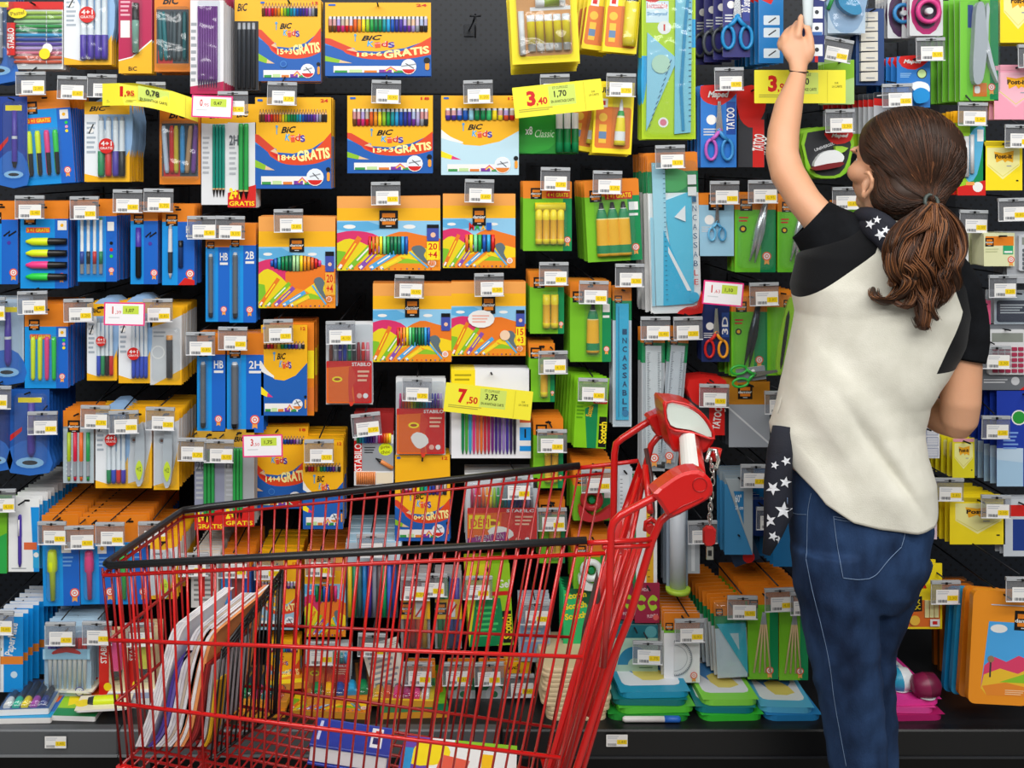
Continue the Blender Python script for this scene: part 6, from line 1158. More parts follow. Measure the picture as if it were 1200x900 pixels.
def plate(pts, d, th, mm, name, sm=2, label=None, parent=None):
    """solid moulded piece: pixel outline at depth d, th metres thick"""
    m = M(); q = [P(x, y, d) for x, y in pts]
    if sm: q2 = smooth_closed([(v.x, v.z) for v in q], sm)
    else: q2 = [(v.x, v.z) for v in q]
    cx = sum(a for a, b in q2)/len(q2); cz = sum(b for a, b in q2)/len(q2); n = len(q2); e = min(.004, th*.3)
    ins = [(cx+(x-cx)*(1-e/.03), cz+(z-cz)*(1-e/.03)) for x, z in q2]
    vs = [(x, d, z) for x, z in ins] + [(x, d+e, z) for x, z in q2] + [(x, d+th-e, z) for x, z in q2] + [(x, d+th, z) for x, z in ins]
    m.add(vs, [(k*n+j, k*n+(j+1) % n, (k+1)*n+(j+1) % n, (k+1)*n+j) for k in range(3) for j in range(n)] + [tuple(range(n)), tuple(range(3*n, 4*n))[::-1]], mm, False)
    return cb(name, m, label, parent)
nb = plate([(766, 579), (782, 566), (800, 555), (820, 552), (833, 562), (836, 576), (830, 586), (808, 598), (788, 607), (780, 601), (772, 588)], 1.585, .045, red, 'handle_bracket')
m = M(); c = P(820, 568, 1.585); m.tube([(c.x + .011*math.cos(t), 1.5845, c.z + .011*math.sin(t)) for t in [2*PI*i/16 for i in range(16)]], .0009, red2, 5, True)
m.tube([P(784, 603, 1.584), P(800, 593, 1.584), P(824, 583, 1.584)], .0009, red2, 5); cb('embossed_ring', m, None, nb)
plate([(759, 491), (768, 486), (779, 481), (784, 490), (783, 508), (772, 513), (767, 505)], 1.95, .04, red, 'handle_bracket')
# scanner cup at the far end with its pale window
cup = plate([(777, 473), (784, 471), (808, 474), (826, 486), (836, 501), (838, 515), (833, 524), (826, 531), (812, 531), (796, 530), (789, 529), (785, 516), (781, 500)], 1.86, .08, red, 'tray_cup')
pm = mat('cdd8cf', .12, coat=.6)
m = M(); pts = smooth_closed([P(783, 474, 1.853), P(806, 478, 1.853), P(824, 491, 1.853), P(834, 512, 1.853), P(810, 504, 1.853), P(786, 498, 1.853)], 3); m.add(pts + [Vector(p) + Vector((0, .006, 0)) for p in pts], [tuple(range(len(pts)))] + [(i, (i+1) % len(pts), (i+1) % len(pts)+len(pts), i+len(pts)) for i in range(len(pts))], pm); cb('display_window', m, 'pale greyish window', cup)
m = M(); fr = smooth_closed([P(781, 472, 1.852), P(807, 475, 1.852), P(826, 489, 1.852), P(837, 514, 1.852), P(811, 507, 1.852), P(784, 501, 1.852)], 3); m.tube(fr, .0025, red, 6, True); cb('window_frame', m, None, cup)
m = M(); h0 = P(808, 518, 1.87); h1 = P(813, 566, 1.6); m.tube([h0, h0*.6+h1*.4, h1], [.021, .0205, .020], red, 16); hd = cb('handle', m)
m = M()     # the sticker wraps the handle
for j in range(1):
    a0 = P(801, 522, 1.845); b0 = P(807, 561, 1.585); vs = []
    ax = (h1-h0); 
    for i in range(7):
        th = math.radians(-150 + 14*i)
        for tt in (.03, .9):
            c_ = h0 + ax*tt; u = Vector((1, 0, 0)); w_ = ax.cross(u).normalized(); u = w_.cross(ax).normalized()
            if w_.z < 0: w_ = -w_
            vs.append(c_ + (u*math.cos(th) + w_*(-math.sin(th)))*.0212)
    m.add(vs, [(2*i, 2*i+1, 2*i+3, 2*i+2) for i in range(6)], 'W')
cb('sticker', m, 'white and red sticker', hd)
# rear gate: leaning plate, bars and dark child seat flap
def sheet(pts, d, th, mm, name, label=None):
    m = M(); q = [P(x, y, dd) for x, y, dd in pts]; n = len(q); m.add(q + [p + Vector((.0, th, 0)) for p in q], [tuple(range(n)), tuple(range(2*n-1, n-1, -1))] + [(i, (i+1) % n, (i+1) % n+n, i+n) for i in range(n)], mm); return cb(name, m, label)
sheet([(749, 541, 1.94), (753, 552, 1.94), (746, 600, 1.9), (733, 660, 1.86), (716, 730, 1.82), (668, 902, 1.72), (640, 902, 1.72), (668, 800, 1.77), (700, 690, 1.84), (728, 600, 1.9)], 0, .004, red, 'rear_gate')
m = M()
for (a_, b_) in (((757, 548, 1.93), (726, 700, 1.8)), ((749, 560, 1.9), (648, 900, 1.72)), ((760, 640, 1.8), (655, 1000, 1.7)), ((745, 640, 1.78), (648, 960, 1.7)), ((735, 645, 1.75), (640, 940, 1.7)), ((728, 650, 1.7), (662, 900, 1.69)), ((752, 636, 1.72), (690, 840, 1.68))):
    m.tube([P(*a_), P(*b_)], .0042, red, 7)
cb('gate_bars', m)
m = M(); m.tube([P(757, 526, 1.93), P(763, 560, 1.9), P(765, 600, 1.86), P(764, 612, 1.84)], .0045, mat('4a3030', .3), 8); m.tube([P(756, 545, 1.9), P(759, 575, 1.88), P(762, 600, 1.84)], .006, red, 8); cb('hinge_rod', m)
m = M(); m.tube([P(*q) for q in ((756, 622, 1.7), (757, 612, 1.7), (763, 608, 1.7), (769, 612, 1.7), (770, 620, 1.7))], .004, red, 8); m.lathe([(0, .008), (1, .008)], P(763, 621, 1.69), (0, .02, 0), red, 12); cb('gate_hinge', m)
sheet([(700, 668, 1.84), (704, 700, 1.83), (690, 740, 1.82), (682, 786, 1.8), (676, 792, 1.8), (683, 735, 1.82)], 0, .003, mat('4a3834', .5), 'child_seat_flap', 'dark brown flap')
# coin lock on its chain
m = M(); 
ch = [(833, 541), (836, 556), (834, 572), (833, 588), (832, 600), (832, 612), (831, 621)]
for i in range(len(ch)*2-3):
    f = i/2; k = int(f); a_ = ch[k]; b_ = ch[min(k+1, len(ch)-1)]; x = a_[0]+(b_[0]-a_[0])*(f-k); y = a_[1]+(b_[1]-a_[1])*(f-k); c = P(x, y, 1.72)
    ring = []
    for t in [2*PI*j/10 for j in range(10)]:
        dx, dz = .0035*math.cos(t), .0075*math.sin(t); ring.append((c.x+dx, c.y, c.z+dz) if i % 2 else (c.x, c.y+dx, c.z+dz))
    m.tube(ring, .0013, mat('c8c8c4', .2, .9), 5, True)
ck = cb('chain', m, 'steel chain')
plate([(825, 622), (829, 618), (836, 618), (840, 622), (839, 638), (834, 641), (828, 641), (825, 637)], 1.71, .014, mat('b01414', .35), 'coin_key', 1, 'red plastic coin key')
m = M(); q0 = P(828, 656, 1.715); q1 = P(836, 641, 1.715); m.box(q0.x, 1.715, q0.z, q1.x, 1.718, q1.z, mat('b8b8b0', .25, .9)); c = P(832, 648, 1.7145); m.box(c.x-.003, 1.7142, c.z-.005, c.x+.003, 1.7151, c.z+.004, mat('K')); cb('key_blade', m, 'steel key blade')
m = M(); m.tube([P(*q) for q in ((828, 540, 1.75), (832, 527, 1.77), (839, 528, 1.77), (842, 540, 1.75), (839, 549, 1.74), (834, 546, 1.73))], .0035, mat('d8d8d4', .2, .9), 8); m.lathe([(0, .012), (1, .008)], P(838, 526, 1.78), (0, 0, -.02), red, 10); cb('chain_ring', m)
# chassis and wheels, mostly below the frame
bl, br, fl, fr_ = Q['nBL'], Q['nBR'], Q['fBL'], Q['fBR']
m = M()
for a_, sgn in ((Q['nBR'], 1), (Q['fBR'], 1)):
    m.tube([a_, Vector((a_.x+.04, a_.y, .25)), Vector((a_.x+.06, a_.y, .14))], .011, red, 8)
    m.tube([Vector((a_.x+.05, a_.y, .2)), Vector((P(150, 0, 1.8).x, a_.y, .2)), Vector((P(135, 0, 1.8).x, a_.y, .14))], .011, red, 8)
for a_ in (Q['nBL'], Q['fBL']): m.tube([a_, Vector((a_.x+.06, a_.y, .2))], .009, red, 8)
m.tube([Vector((P(180, 0, 1.8).x, 1.66, .2)), Vector((P(180, 0, 1.8).x, 1.88, .2))], .009, red, 8); cb('chassis', m)
for a_ in (Q['nBR'], Q['fBR']):
    for xx in (a_.x+.06, P(135, 0, 1.8).x):
        m = M(); m.lathe([(0, .05), (.1, .058), (.9, .058), (1, .05)], (xx, a_.y-.013, .0585), (0, .026, 0), mat('2a2a2c', .5), 20); wo = cb('wheel', m)
        m = M(); m.box(xx-.012, a_.y-.02, .055, xx+.012, a_.y-.0155, .15, mat('S', .3, .8)); m.box(xx-.012, a_.y+.0155, .055, xx+.012, a_.y+.02, .15, mat('S', .3, .8)); m.box(xx-.012, a_.y-.02, .14, xx+.012, a_.y+.02, .15, mat('S', .3, .8)); cb('caster_fork', m, None, wo)
# ------------------------------------------------------------------ what the cart carries
m = M(); k = mat('111214', .35)
g = lambda u, v: ((P(260, 762, 1.70)*(1-u) + P(330, 668, 1.91)*u)*(1-v) + (P(247, 890, 1.70)*(1-u) + P(322, 836, 1.86)*u)*v)
for i in range(15): m.tube([g(i/14, 0), g(i/14, 1)], .0019, k, 5)
for v in (0, .04, .08, 1): m.tube([g(0, v), g(1, v)], .0026, k, 6)
m.tube([g(1, -.0), g(1, 1)], .0045, k, 8)
for i in range(6): m.tube([g(i/6+.03, 0), g(i/6+.1, .04), g(i/6+.15, 0)], .0016, k, 5)
o = m.build('wire_divider'); tag(o, 'black wire divider standing upright inside the cart', 'divider')
def leaning(xs, col, desc, name, edge=None, d0=1.715, d1=1.85, th=9, n=1, cat='magazine'):
    """bundle of sheets leaning in the cart: near profile (x,y) from bottom to top, th px thick"""
    m = M(); pr = [Vector(P(x, y, d0)) for x, y in smooth_closed(xs, 4, False)]; w = th*d0/F; N = len(pr); dd = d1-d0
    for s_ in range(n):
        a0, a1 = s_/n, (s_+.86)/n; c = col if isinstance(col, str) else col[s_ % len(col)]
        V = [p + Vector((w*a0, 0, 0)) for p in pr] + [p + Vector((w*a1, 0, 0)) for p in pr]
        V += [v + Vector((dd*.33, dd, .0)) for v in V]
        f = []
        for i in range(N-1):
            f += [(i, i+1, N+i+1, N+i), (2*N+i, 3*N+i, 3*N+i+1, 2*N+i+1), (i, 2*N+i, 2*N+i+1, i+1), (N+i, N+i+1, 3*N+i+1, 3*N+i)]
        f += [(0, N, 3*N, 2*N), (N-1, 3*N-1, 4*N-1, 2*N-1)]; m.add(V, f, mat(c, .5))
    tag(m.build(name), desc, cat)
leaning([(158, 875), (172, 840), (190, 775), (200, 742), (209, 729)], ['f2f2f4', 'e8e8ee', 'f4f4f6'], 'white magazine outermost in the leaning pile of the cart', 'magazine', n=4, th=13, d1=1.86)
leaning([(173, 875), (189, 850), (204, 785), (219, 762)], ['4a3a98', '6a60b0'], 'purple spined magazine in the leaning pile', 'magazine', n=2, th=8)
leaning([(182, 875), (198, 850), (213, 780), (225, 745), (234, 733)], ['e8e8ec', 'd8d8e0', 'c8b8a8', 'e8e8ec'], 'thick grey white block in the middle of the leaning pile', 'paper_block', n=5, th=19, cat='paper block')
leaning([(203, 875), (214, 850), (226, 790), (236, 752), (246, 737)], ['e89060', 'f4f0ee', 'ee9a5a'], 'orange topped notebook in the leaning pile', 'notebook', n=3, th=13, d1=1.9, cat='notebook')
leaning([(216, 875), (227, 855), (235, 810), (240, 778)], ['8a1a1c', 'a82a2a', '7a1618'], 'dark red folder against the black divider', 'folder', n=3, th=7, cat='folder')
leaning([(231, 875), (238, 860), (243, 820), (246, 780)], ['b8b8be', 'c6c6cc'], 'pale grey folder seen through the black divider wires', 'folder', n=2, th=4, d0=1.72, d1=1.84, cat='folder')
leaning([(238, 875), (244, 860), (249, 820), (251, 800)], ['e8b818', 'd8a010'], 'thin yellow folder right against the divider wires', 'folder', n=2, th=4, d0=1.715, d1=1.745, cat='folder')
fz = lambda x, y: bottom((x-Q['nBL'].x)/(Q['nBR'].x-Q['nBL'].x), .5).z
def binder():
    a_, b_ = P(363, 868, 1.74), P(452, 893, 1.72); zt = a_.z; x0, x1 = a_.x, b_.x; zb = fz(x0, 1.8)
    R0 = Matrix.Rotation(math.radians(8), 4, 'Y')
    o = empty('ring_binder', ((x0+x1)/2, 1.79, zt-.048)); o.rotation_euler = (0, math.radians(7), math.radians(-3)); tag(o, 'blue ring binder with white page block lying in the cart', 'binder')
    w = (x1-x0)*1.02/2
    m = M(); m.bbox(-w, -.045, -.0, w, .035, .026, mat('e6e6e8', .6), .002); m.build('page_block', o)
    m = M(); m.bbox(-w-.002, -.047, .0265, w+.004, .037, .031, mat('2038a0', .3), .001); m.bbox(-w-.002, -.047, -.005, w+.004, .037, -.0005, mat('2038a0', .3), .001); m.bbox(-w-.002, .0365, -.005, w+.004, .040, .031, mat('2038a0', .3), .001); m.build('cover', o)
    m = M(); m.box(w*.5, -.03, .0311, w*.8, .03, .0316, mat('e8e8f0')); m.box(w*.56, -.02, .0316, w*.7, .0, .0318, mat('1a1a60')); m.box(w*.6, .005, .0316, w*.76, .022, .0318, mat('R')); m.box(-w*.9, -.03, .0311, -w*.82, .03, .0314, mat('c8d0f0')); m.build('cover_label', o)
binder()
def k_cartpack(a):
    a.r(0, 0, 1, 1, 'eef0f0'); a.r(.45, 0, 1, .15, '8cc62a'); a.r(0, 0, .25, 1, '6a4ab0'); a.p([(.15, .1), (.4, .2), (.38, .6), (.1, .7)], 'fbe21f', 3); a.p([(.35, .4), (.6, .5), (.55, 1), (.3, 1)], 'e8604a'); a.r(.7, .3, .8, .9, 'f7c21a'); a.r(.02, .3, .1, 1, '2a9ad8')
a = Pack(140, 74, 1.76, .014, 'W', 2); k_cartpack(a); o = a.build('craft_kit', None, P(540, 868, 1.87)); o.rotation_euler = (-PI/2+math.radians(5), math.radians(2), math.radians(-6)); tag(o, 'colourful white and green kit box lying in the cart', 'box')
# ------------------------------------------------------------------ the woman
from mathutils.bvhtree import BVHTree
from mathutils import noise
who = empty('person', (P(1005, 0, 1.86).x, 1.86, 0)); tag(who, 'person with a brown ponytail in white and black top and jeans reaching up', 'person')
WL = Vector(who.location)
def noisemat(name, base, alt, scale, rough, bump=.2, bscale=300, stretch=(1, 1, 1), spec=.5, sheen=0, sss=0):
    m = bpy.data.materials.new(name); m.use_nodes = True; nt = m.node_tree; b = nt.nodes['Principled BSDF']
    tc = nt.nodes.new('ShaderNodeTexCoord'); mp = nt.nodes.new('ShaderNodeMapping'); mp.inputs['Scale'].default_value = stretch; nt.links.new(tc.outputs['Object'], mp.inputs[0])
    n = nt.nodes.new('ShaderNodeTexNoise'); n.inputs['Scale'].default_value = scale; n.inputs['Detail'].default_value = 4; nt.links.new(mp.outputs[0], n.inputs['Vector'])
    r = nt.nodes.new('ShaderNodeValToRGB'); r.color_ramp.elements[0].position = .35; r.color_ramp.elements[1].position = .68
    r.color_ramp.elements[0].color = lin(base); r.color_ramp.elements[1].color = lin(alt); nt.links.new(n.outputs['Fac'], r.inputs[0]); nt.links.new(r.outputs[0], b.inputs['Base Color'])
    n2 = nt.nodes.new('ShaderNodeTexNoise'); n2.inputs['Scale'].default_value = bscale; nt.links.new(mp.outputs[0], n2.inputs['Vector']); bu = nt.nodes.new('ShaderNodeBump'); bu.inputs['Strength'].default_value = bump; bu.inputs['Distance'].default_value = .002
    nt.links.new(n2.outputs['Fac'], bu.inputs['Height']); nt.links.new(bu.outputs[0], b.inputs['Normal']); b.inputs['Roughness'].default_value = rough; b.inputs['Specular IOR Level'].default_value = spec
    b.inputs['Sheen Weight'].default_value = sheen
    if sss: b.inputs['Subsurface Weight'].default_value = sss; b.inputs['Subsurface Scale'].default_value = .01; b.inputs['Subsurface Radius'].default_value = (1, .4, .2)
    return m
skin = noisemat('skin', 'd9a07c', 'deaa88', 6, .48, .08, 250, sss=.08)
denim = noisemat('denim', '15233c', '2e4870', 14, .8, .35, 420, (1, 1, .45), .15, 0)
def loft2(m, pts, mt, seg=28, power=1.0, capped=True):
    """pts: (px, py, depth, half width in px, half depth in m); cross sections stay square to the path in the picture-parallel plane"""
    C = [P(*p[:3]) for p in pts]; n = len(C); R = []
    for i, c in enumerate(C):
        t = C[min(i+1, n-1)] - C[max(i-1, 0)]; s = Vector((t.z, 0, -t.x)); s = s.normalized() if s.length > 1e-6 else Vector((1, 0, 0))
        y = t.cross(s).normalized(); w = pts[i][3]*pts[i][2]/F; b = pts[i][4]; R.append(len(m.v))
        for k in range(seg):
            a = 2*PI*k/seg; ca, sa = math.cos(a), math.sin(a)
            if power != 1: ca = math.copysign(abs(ca)**power, ca); sa = math.copysign(abs(sa)**power, sa)
            m.v.append(tuple(c + s*ca*w + y*sa*b))
    k0 = m.mi(mt)
    for i in range(n-1):
        for k in range(seg): j = (k+1) % seg; m.f.append((R[i]+k, R[i]+j, R[i+1]+j, R[i+1]+k)); m.m.append(k0); m.sm.append(True)
    if capped:
        m.f.append(tuple(range(R[0], R[0]+seg))[::-1]); m.m.append(k0); m.sm.append(True); m.f.append(tuple(range(R[-1], R[-1]+seg))); m.m.append(k0); m.sm.append(True)
def ellipsoid(m, c, r, mt, rot=None, nu=20, nv=12):
    c = Vector(c); vs = []; fs = []
    for i in range(nv+1):
        ph = PI*i/nv
        for j in range(nu):
            th = 2*PI*j/nu; p = Vector((r[0]*math.sin(ph)*math.cos(th), r[1]*math.sin(ph)*math.sin(th), r[2]*math.cos(ph)))
            if rot: p = rot @ p
            vs.append(c + p)
    for i in range(nv):
        for j in range(nu): k = (j+1) % nu; fs.append((i*nu+j, (i+1)*nu+j, (i+1)*nu+k, i*nu+k))
    m.add(vs, fs, mt, True)
def fused(m, name, vox, mt, smooth_=6, sub=0):
    """one continuous surface from the overlapping volumes"""
    o = m.build(name); r = o.modifiers.new('r', 'REMESH'); r.mode = 'VOXEL'; r.voxel_size = vox; r.use_smooth_shade = True
    s = o.modifiers.new('s', 'SMOOTH'); s.factor = .5; s.iterations = smooth_
    dg = bpy.context.evaluated_depsgraph_get(); dg.update(); me = bpy.data.meshes.new_from_object(o.evaluated_get(dg))
    bpy.data.objects.remove(o); me.name = name; me.materials.clear(); me.materials.append(mt)
    for p in me.polygons: p.material_index = 0; p.use_smooth = True
    o = bpy.data.objects.new(name, me); COL.objects.link(o); return o
def adopt(o, parent=who):
    for v in o.data.vertices: v.co = v.co - WL
    o.parent = parent; return o
def pbld(name, m, label=None, parent=who):
    m.v = [(x-WL.x, y-WL.y, z-WL.z) for x, y, z in m.v]; o = m.build(name, parent)
    if label: o['label'] = label
    return o
# ---- body
B = M()
loft2(B, [(1048, 236, 1.87, 31, .052), (1046, 262, 1.86, 30, .05), (1042, 285, 1.86, 40, .055)], skin)
loft2(B, [(1042, 272, 1.86, 44, .05), (1036, 300, 1.86, 72, .07), (1028, 345, 1.86, 84, .08), (1020, 400, 1.86, 80, .082), (1008, 460, 1.86, 76, .078), (1000, 520, 1.86, 70, .075), (1004, 580, 1.86, 74, .082), (1006, 640, 1.86, 72, .088), (1004, 690, 1.86, 58, .08)], skin)
loft2(B, [(1030, 310, 1.86, 30, .045), (985, 284, 1.865, 25, .042), (965, 262, 1.88, 21, .034), (943, 236, 1.905, 19.5, .031), (923, 204, 1.945, 20, .031), (916.5, 180, 1.965, 19, .029), (918, 155, 1.985, 18.2, .028), (924, 125, 2.01, 16.4, .025), (931, 102, 2.03, 12, .019), (935.5, 86, 2.045, 9.6, .014), (935.5, 74, 2.055, 11.5, .0125), (934.5, 64, 2.06, 16.5, .0125), (932, 54, 2.065, 18, .0125), (929, 47, 2.07, 14.5, .011)], skin, 24)
def finger(pts, r0, r1):
    B.tube([P(*p) for p in pts], [r0 + (r1-r0)*i/(len(pts)-1) for i in range(len(pts))], skin, 10); ellipsoid(B, P(*pts[-1]), (r1, r1, r1*1.1), skin, None, 10, 8)
finger([(934, 52, 2.066), (935, 42, 2.06), (937, 32, 2.066), (938.5, 20, 2.082)], .0088, .0066)
finger([(926, 50, 2.068), (926.5, 41, 2.070), (930, 33, 2.083), (934, 27, 2.10)], .0086, .0064)
finger([(919, 52, 2.07), (918.5, 43, 2.076), (922, 37, 2.092), (927, 33, 2.108)], .0082, .0062)
finger([(916, 58, 2.072), (913.5, 52, 2.078), (915, 46, 2.092), (920, 42, 2.105)], .0074, .0056)
finger([(946, 72, 2.06), (950.5, 60, 2.055), (949.5, 47, 2.058), (946.5, 33, 2.072)], .0098, .0072)
# right arm, bent in front of the body
loft2(B, [(1085, 318, 1.86, 30, .045), (1116, 350, 1.855, 25, .042), (1126, 390, 1.845, 22, .038), (1126.5, 430, 1.84, 22, .036), (1125.5, 470, 1.84, 22, .035), (1123.5, 492, 1.85, 20.5, .033), (1120, 508, 1.86, 13, .02)], skin, 24)
B.tube([P(*q) for q in ((1127, 492, 1.848), (1120, 494, 1.865), (1105, 489, 1.90), (1084, 480, 1.96), (1062, 472, 2.02), (1046, 466, 2.05))], [.024, .031, .032, .028, .022, .018], skin, 18)
ellipsoid(B, P(1030, 462, 2.055), (.042, .014, .034), skin)
for j, (dz, ln_) in enumerate(((24, 1), (9, 1.08), (-6, 1), (-20, .8))):
    B.tube([P(1012, 462-dz*.9, 2.055), P(1012-20*ln_, 462-dz, 2.05), P(1012-34*ln_, 464-dz, 2.03), P(1012-32*ln_, 466-dz, 2.015)], [.0088, .008, .007, .006], skin, 10)
B.tube([P(1036, 446, 2.05), P(1022, 432, 2.035), P(1008, 426, 2.03)], [.010, .009, .007], skin, 10)
# head, turned to the left and slightly up
HC_ = P(1059, 190, 1.86); f = Vector((-.52, .85, .10)).normalized(); side_ = f.cross(Vector((0, 0, 1))).normalized(); up_ = side_.cross(f)
RH = Matrix((side_, f, up_)).transposed()
def H(a, b, c): return HC_ + side_*a + f*b + up_*c
ellipsoid(B, H(0, -.005, .012), (.074, .09, .082), skin, RH); ellipsoid(B, H(0, .028, -.035), (.060, .062, .066), skin, RH); ellipsoid(B, H(0, .052, -.078), (.032, .034, .024), skin, RH)
ellipsoid(B, H(0, .094, -.025), (.011, .017, .012), skin, RH, 10, 8); B.tube([H(0, .082, .006), H(0, .102, -.02)], [.006, .009], skin, 8); ellipsoid(B, H(0, .082, .015), (.045, .012, .008), skin, RH, 12, 8)
for s_ in (-1, 1): ellipsoid(B, H(s_*.045, .05, -.025), (.024, .03, .022), skin, RH, 12, 8)
er = P(1016, 216, 1.832); RE = Matrix.Rotation(math.radians(20), 3, 'Y') @ Matrix.Rotation(math.radians(-35), 3, 'Z')
B.tube([P(*q) for q in ((1013, 203, 1.835), (1018, 202, 1.82), (1022, 210, 1.81), (1021, 221, 1.815), (1013, 231, 1.83), (1010, 227, 1.84))], [.004, .0045, .005, .0045, .006, .004], skin, 8); ellipsoid(B, er + Vector((.0, .006, 0)), (.008, .006, .016), skin, RE, 12, 8)
for s_ in (-1, 1):    # lower legs and feet inside jeans and shoes
    pass
loft2(B, [(985, 680, 1.84, 36, .06), (992, 800, 1.84, 29, .05), (1004, 900, 1.84, 24, .042), (1014, 1000, 1.84, 22, .04), (1018, 1120, 1.84, 14, .028), (1018, 1165, 1.84, 14, .03)], skin)
loft2(B, [(1030, 680, 1.885, 27, .06), (1018, 745, 1.9, 19, .05), (1017, 800, 1.9, 19, .045), (1026, 900, 1.91, 20, .042), (1036, 1000, 1.91, 20, .04), (1046, 1110, 1.91, 13, .028), (1046, 1130, 1.91, 13, .03)], skin)
body = adopt(fused(B, 'body', .0032, skin, 9))
for s_ in (-1, 1):
    m = M(); ellipsoid(m, H(s_*.029, .066, -.003), (.0098, .0098, .0098), mat('f0ece8', .15), RH, 14, 10); ellipsoid(m, H(s_*.029, .0736, -.003), (.0048, .003, .0048), mat('3a2414', .15), RH, 10, 8); pbld('eye', m)
    m = M(); m.tube([H(s_*.015, .082, .014), H(s_*.030, .078, .018), H(s_*.046, .066, .013)], [.0018, .0022, .001], mat('3a2416', .7), 6); pbld('eyebrow', m)
m = M(); m.tube([H(-.02, .083, -.058), H(-.006, .0925, -.055), H(.006, .0925, -.055), H(.02, .083, -.058)], [.002, .004, .004, .002], mat('b8605a', .35), 8); m.tube([H(-.018, .082, -.062), H(0, .0905, -.064), H(.018, .082, -.062)], [.002, .0045, .002], mat('b8605a', .35), 8); pbld('lips', m)
m = M(); w0 = P(936, 84.5, 2.045); m.tube([(w0.x + .0178*math.cos(t), w0.y + .0165*math.sin(t), w0.z + .0035*math.sin(t) - .001*math.cos(t) + .0015) for t in [2*PI*i/24 for i in range(24)]], .0013, mat('0c0c0e', .6), 6, True); pbld('wrist_band', m, 'thin black elastic band on the raised wrist')
# ---- top: torso with raglan mask
def shirtmat():
    m = noisemat('jersey', 'd4d2c4', 'dedccf', 30, .85, .25, 500, (1, 1, 1), .15, .1); nt = m.node_tree; b = nt.nodes['Principled BSDF']; src = b.inputs['Base Color'].links[0].from_socket
    tc = nt.nodes.new('ShaderNodeTexCoord'); sp = nt.nodes.new('ShaderNodeSeparateXYZ'); nt.links.new(tc.outputs['Object'], sp.inputs[0])
    def line(a, c, sgn):    # > 0 on one side of the seam through two points of the back
        A, C_ = P(*a, 1.775), P(*c, 1.775); dx, dz = C_.x-A.x, C_.z-A.z; L_ = math.hypot(dx, dz); nx, nz = -dz/L_*sgn, dx/L_*sgn; k = -(nx*(A.x-WL.x) + nz*(A.z-WL.z))
        u = nt.nodes.new('ShaderNodeMath'); u.operation = 'MULTIPLY_ADD'; nt.links.new(sp.outputs[0], u.inputs[0]); u.inputs[1].default_value = nx; u.inputs[2].default_value = k
        w_ = nt.nodes.new('ShaderNodeMath'); w_.operation = 'MULTIPLY_ADD'; nt.links.new(sp.outputs[2], w_.inputs[0]); w_.inputs[1].default_value = nz; nt.links.new(u.outputs[0], w_.inputs[2]); return w_.outputs[0]
    def op(o, a, c):
        n = nt.nodes.new('ShaderNodeMath'); n.operation = o; nt.links.new(a, n.inputs[0]); nt.links.new(c, n.inputs[1]); return n.outputs[0]
    left = op('MINIMUM', line((937, 366), (1027, 297), 1), line((1027, 297), (1044, 262), 1))
    right = op('MAXIMUM', line((1101, 432), (1131, 366), -1), line((1131, 366), (1108, 308), -1))
    right = op('MINIMUM', right, line((1000, 441), (1200, 436), 1)); al = op('MAXIMUM', left, right); g_ = nt.nodes.new('ShaderNodeMath'); g_.operation = 'GREATER_THAN'; nt.links.new(al, g_.inputs[0]); g_.inputs[1].default_value = 0
    mx = nt.nodes.new('ShaderNodeMix'); mx.data_type = 'RGBA'; nt.links.new(g_.outputs[0], mx.inputs[0]); nt.links.new(src, mx.inputs[6]); mx.inputs[7].default_value = lin('0e0f12'); nt.links.new(mx.outputs[2], b.inputs['Base Color'])
    return m
TE = [(258, 1008, 1085, .055), (270, 985, 1102, .07), (285, 955, 1112, .08), (300, 938, 1119, .087), (335, 931, 1130, .095), (366, 937, 1134, .098), (400, 932, 1124, .098), (440, 924, 1102, .098), (470, 915, 1080, .097), (500, 907, 1075, .098), (530, 913, 1079, .104), (560, 921, 1088, .11), (605, 925, 1090, .112)]
HEM = [(900, 498), (908, 505), (916, 524), (928, 546), (945, 573), (970, 590), (1000, 597), (1040, 601), (1065, 597), (1078, 585), (1088, 562), (1095, 555)]
def interp(tab, x, k=1):
    if x <= tab[0][0]: return tab[0][k]
    for a, c in zip(tab, tab[1:]):
        if x <= c[0]: return a[k] + (c[k]-a[k])*(x-a[0])/(c[0]-a[0])
    return tab[-1][k]
NU, NV = 150, 110; m = M(); vs = []
for i in range(NV+1):
    for j in range(NU):
        th = 2*PI*j/NU; ca, sa = math.cos(th), math.sin(th); ca = math.copysign(abs(ca)**.85, ca); sa = math.copysign(abs(sa)**.85, sa)
        xh = 1005 + 85*ca; yb = interp(HEM, xh) if True else 600
        y = 258 + (yb-258)*i/NV; xl, xr, b = interp(TE, y), interp(TE, y, 2), interp(TE, y, 3)
        x = (xl+xr)/2 + (xr-xl)/2*ca; d = 1.862 + b*sa
        # folds running from the left shoulder to the right hip
        wgt = min(1, max(0, (y-330)/120)); s = (x*.62 + y*-.42); q = (x*.42 + y*.62)
        amp = .0075*wgt*(.6 + .8*noise.noise(Vector((q/70, s/50, 3)))); fold = math.sin(s/9.5 + 2.2*noise.noise(Vector((q/90, s/40, 0)))) ; fold = math.copysign(abs(fold)**.8, fold)
        deep = -.016*math.exp(-((s - (1012*.62-528*.42))/5)**2)*math.exp(-((q-(1012*.42+528*.62))/45)**2)
        big = .008*noise.noise(Vector((x/60, y/80, 9)))
        d += (amp*fold + deep*-1*0 + big)*(1 if sa < 0 else -1); d -= deep*(1 if sa < 0 else 0)
        k = 1.862/d if False else 1
        p = P(x, y, 1.862); vs.append((p.x, d, p.z))
m.add(vs, [(i*NU+j, i*NU+(j+1) % NU, (i+1)*NU+(j+1) % NU, (i+1)*NU+j) for i in range(NV) for j in range(NU)], shirtmat(), True)
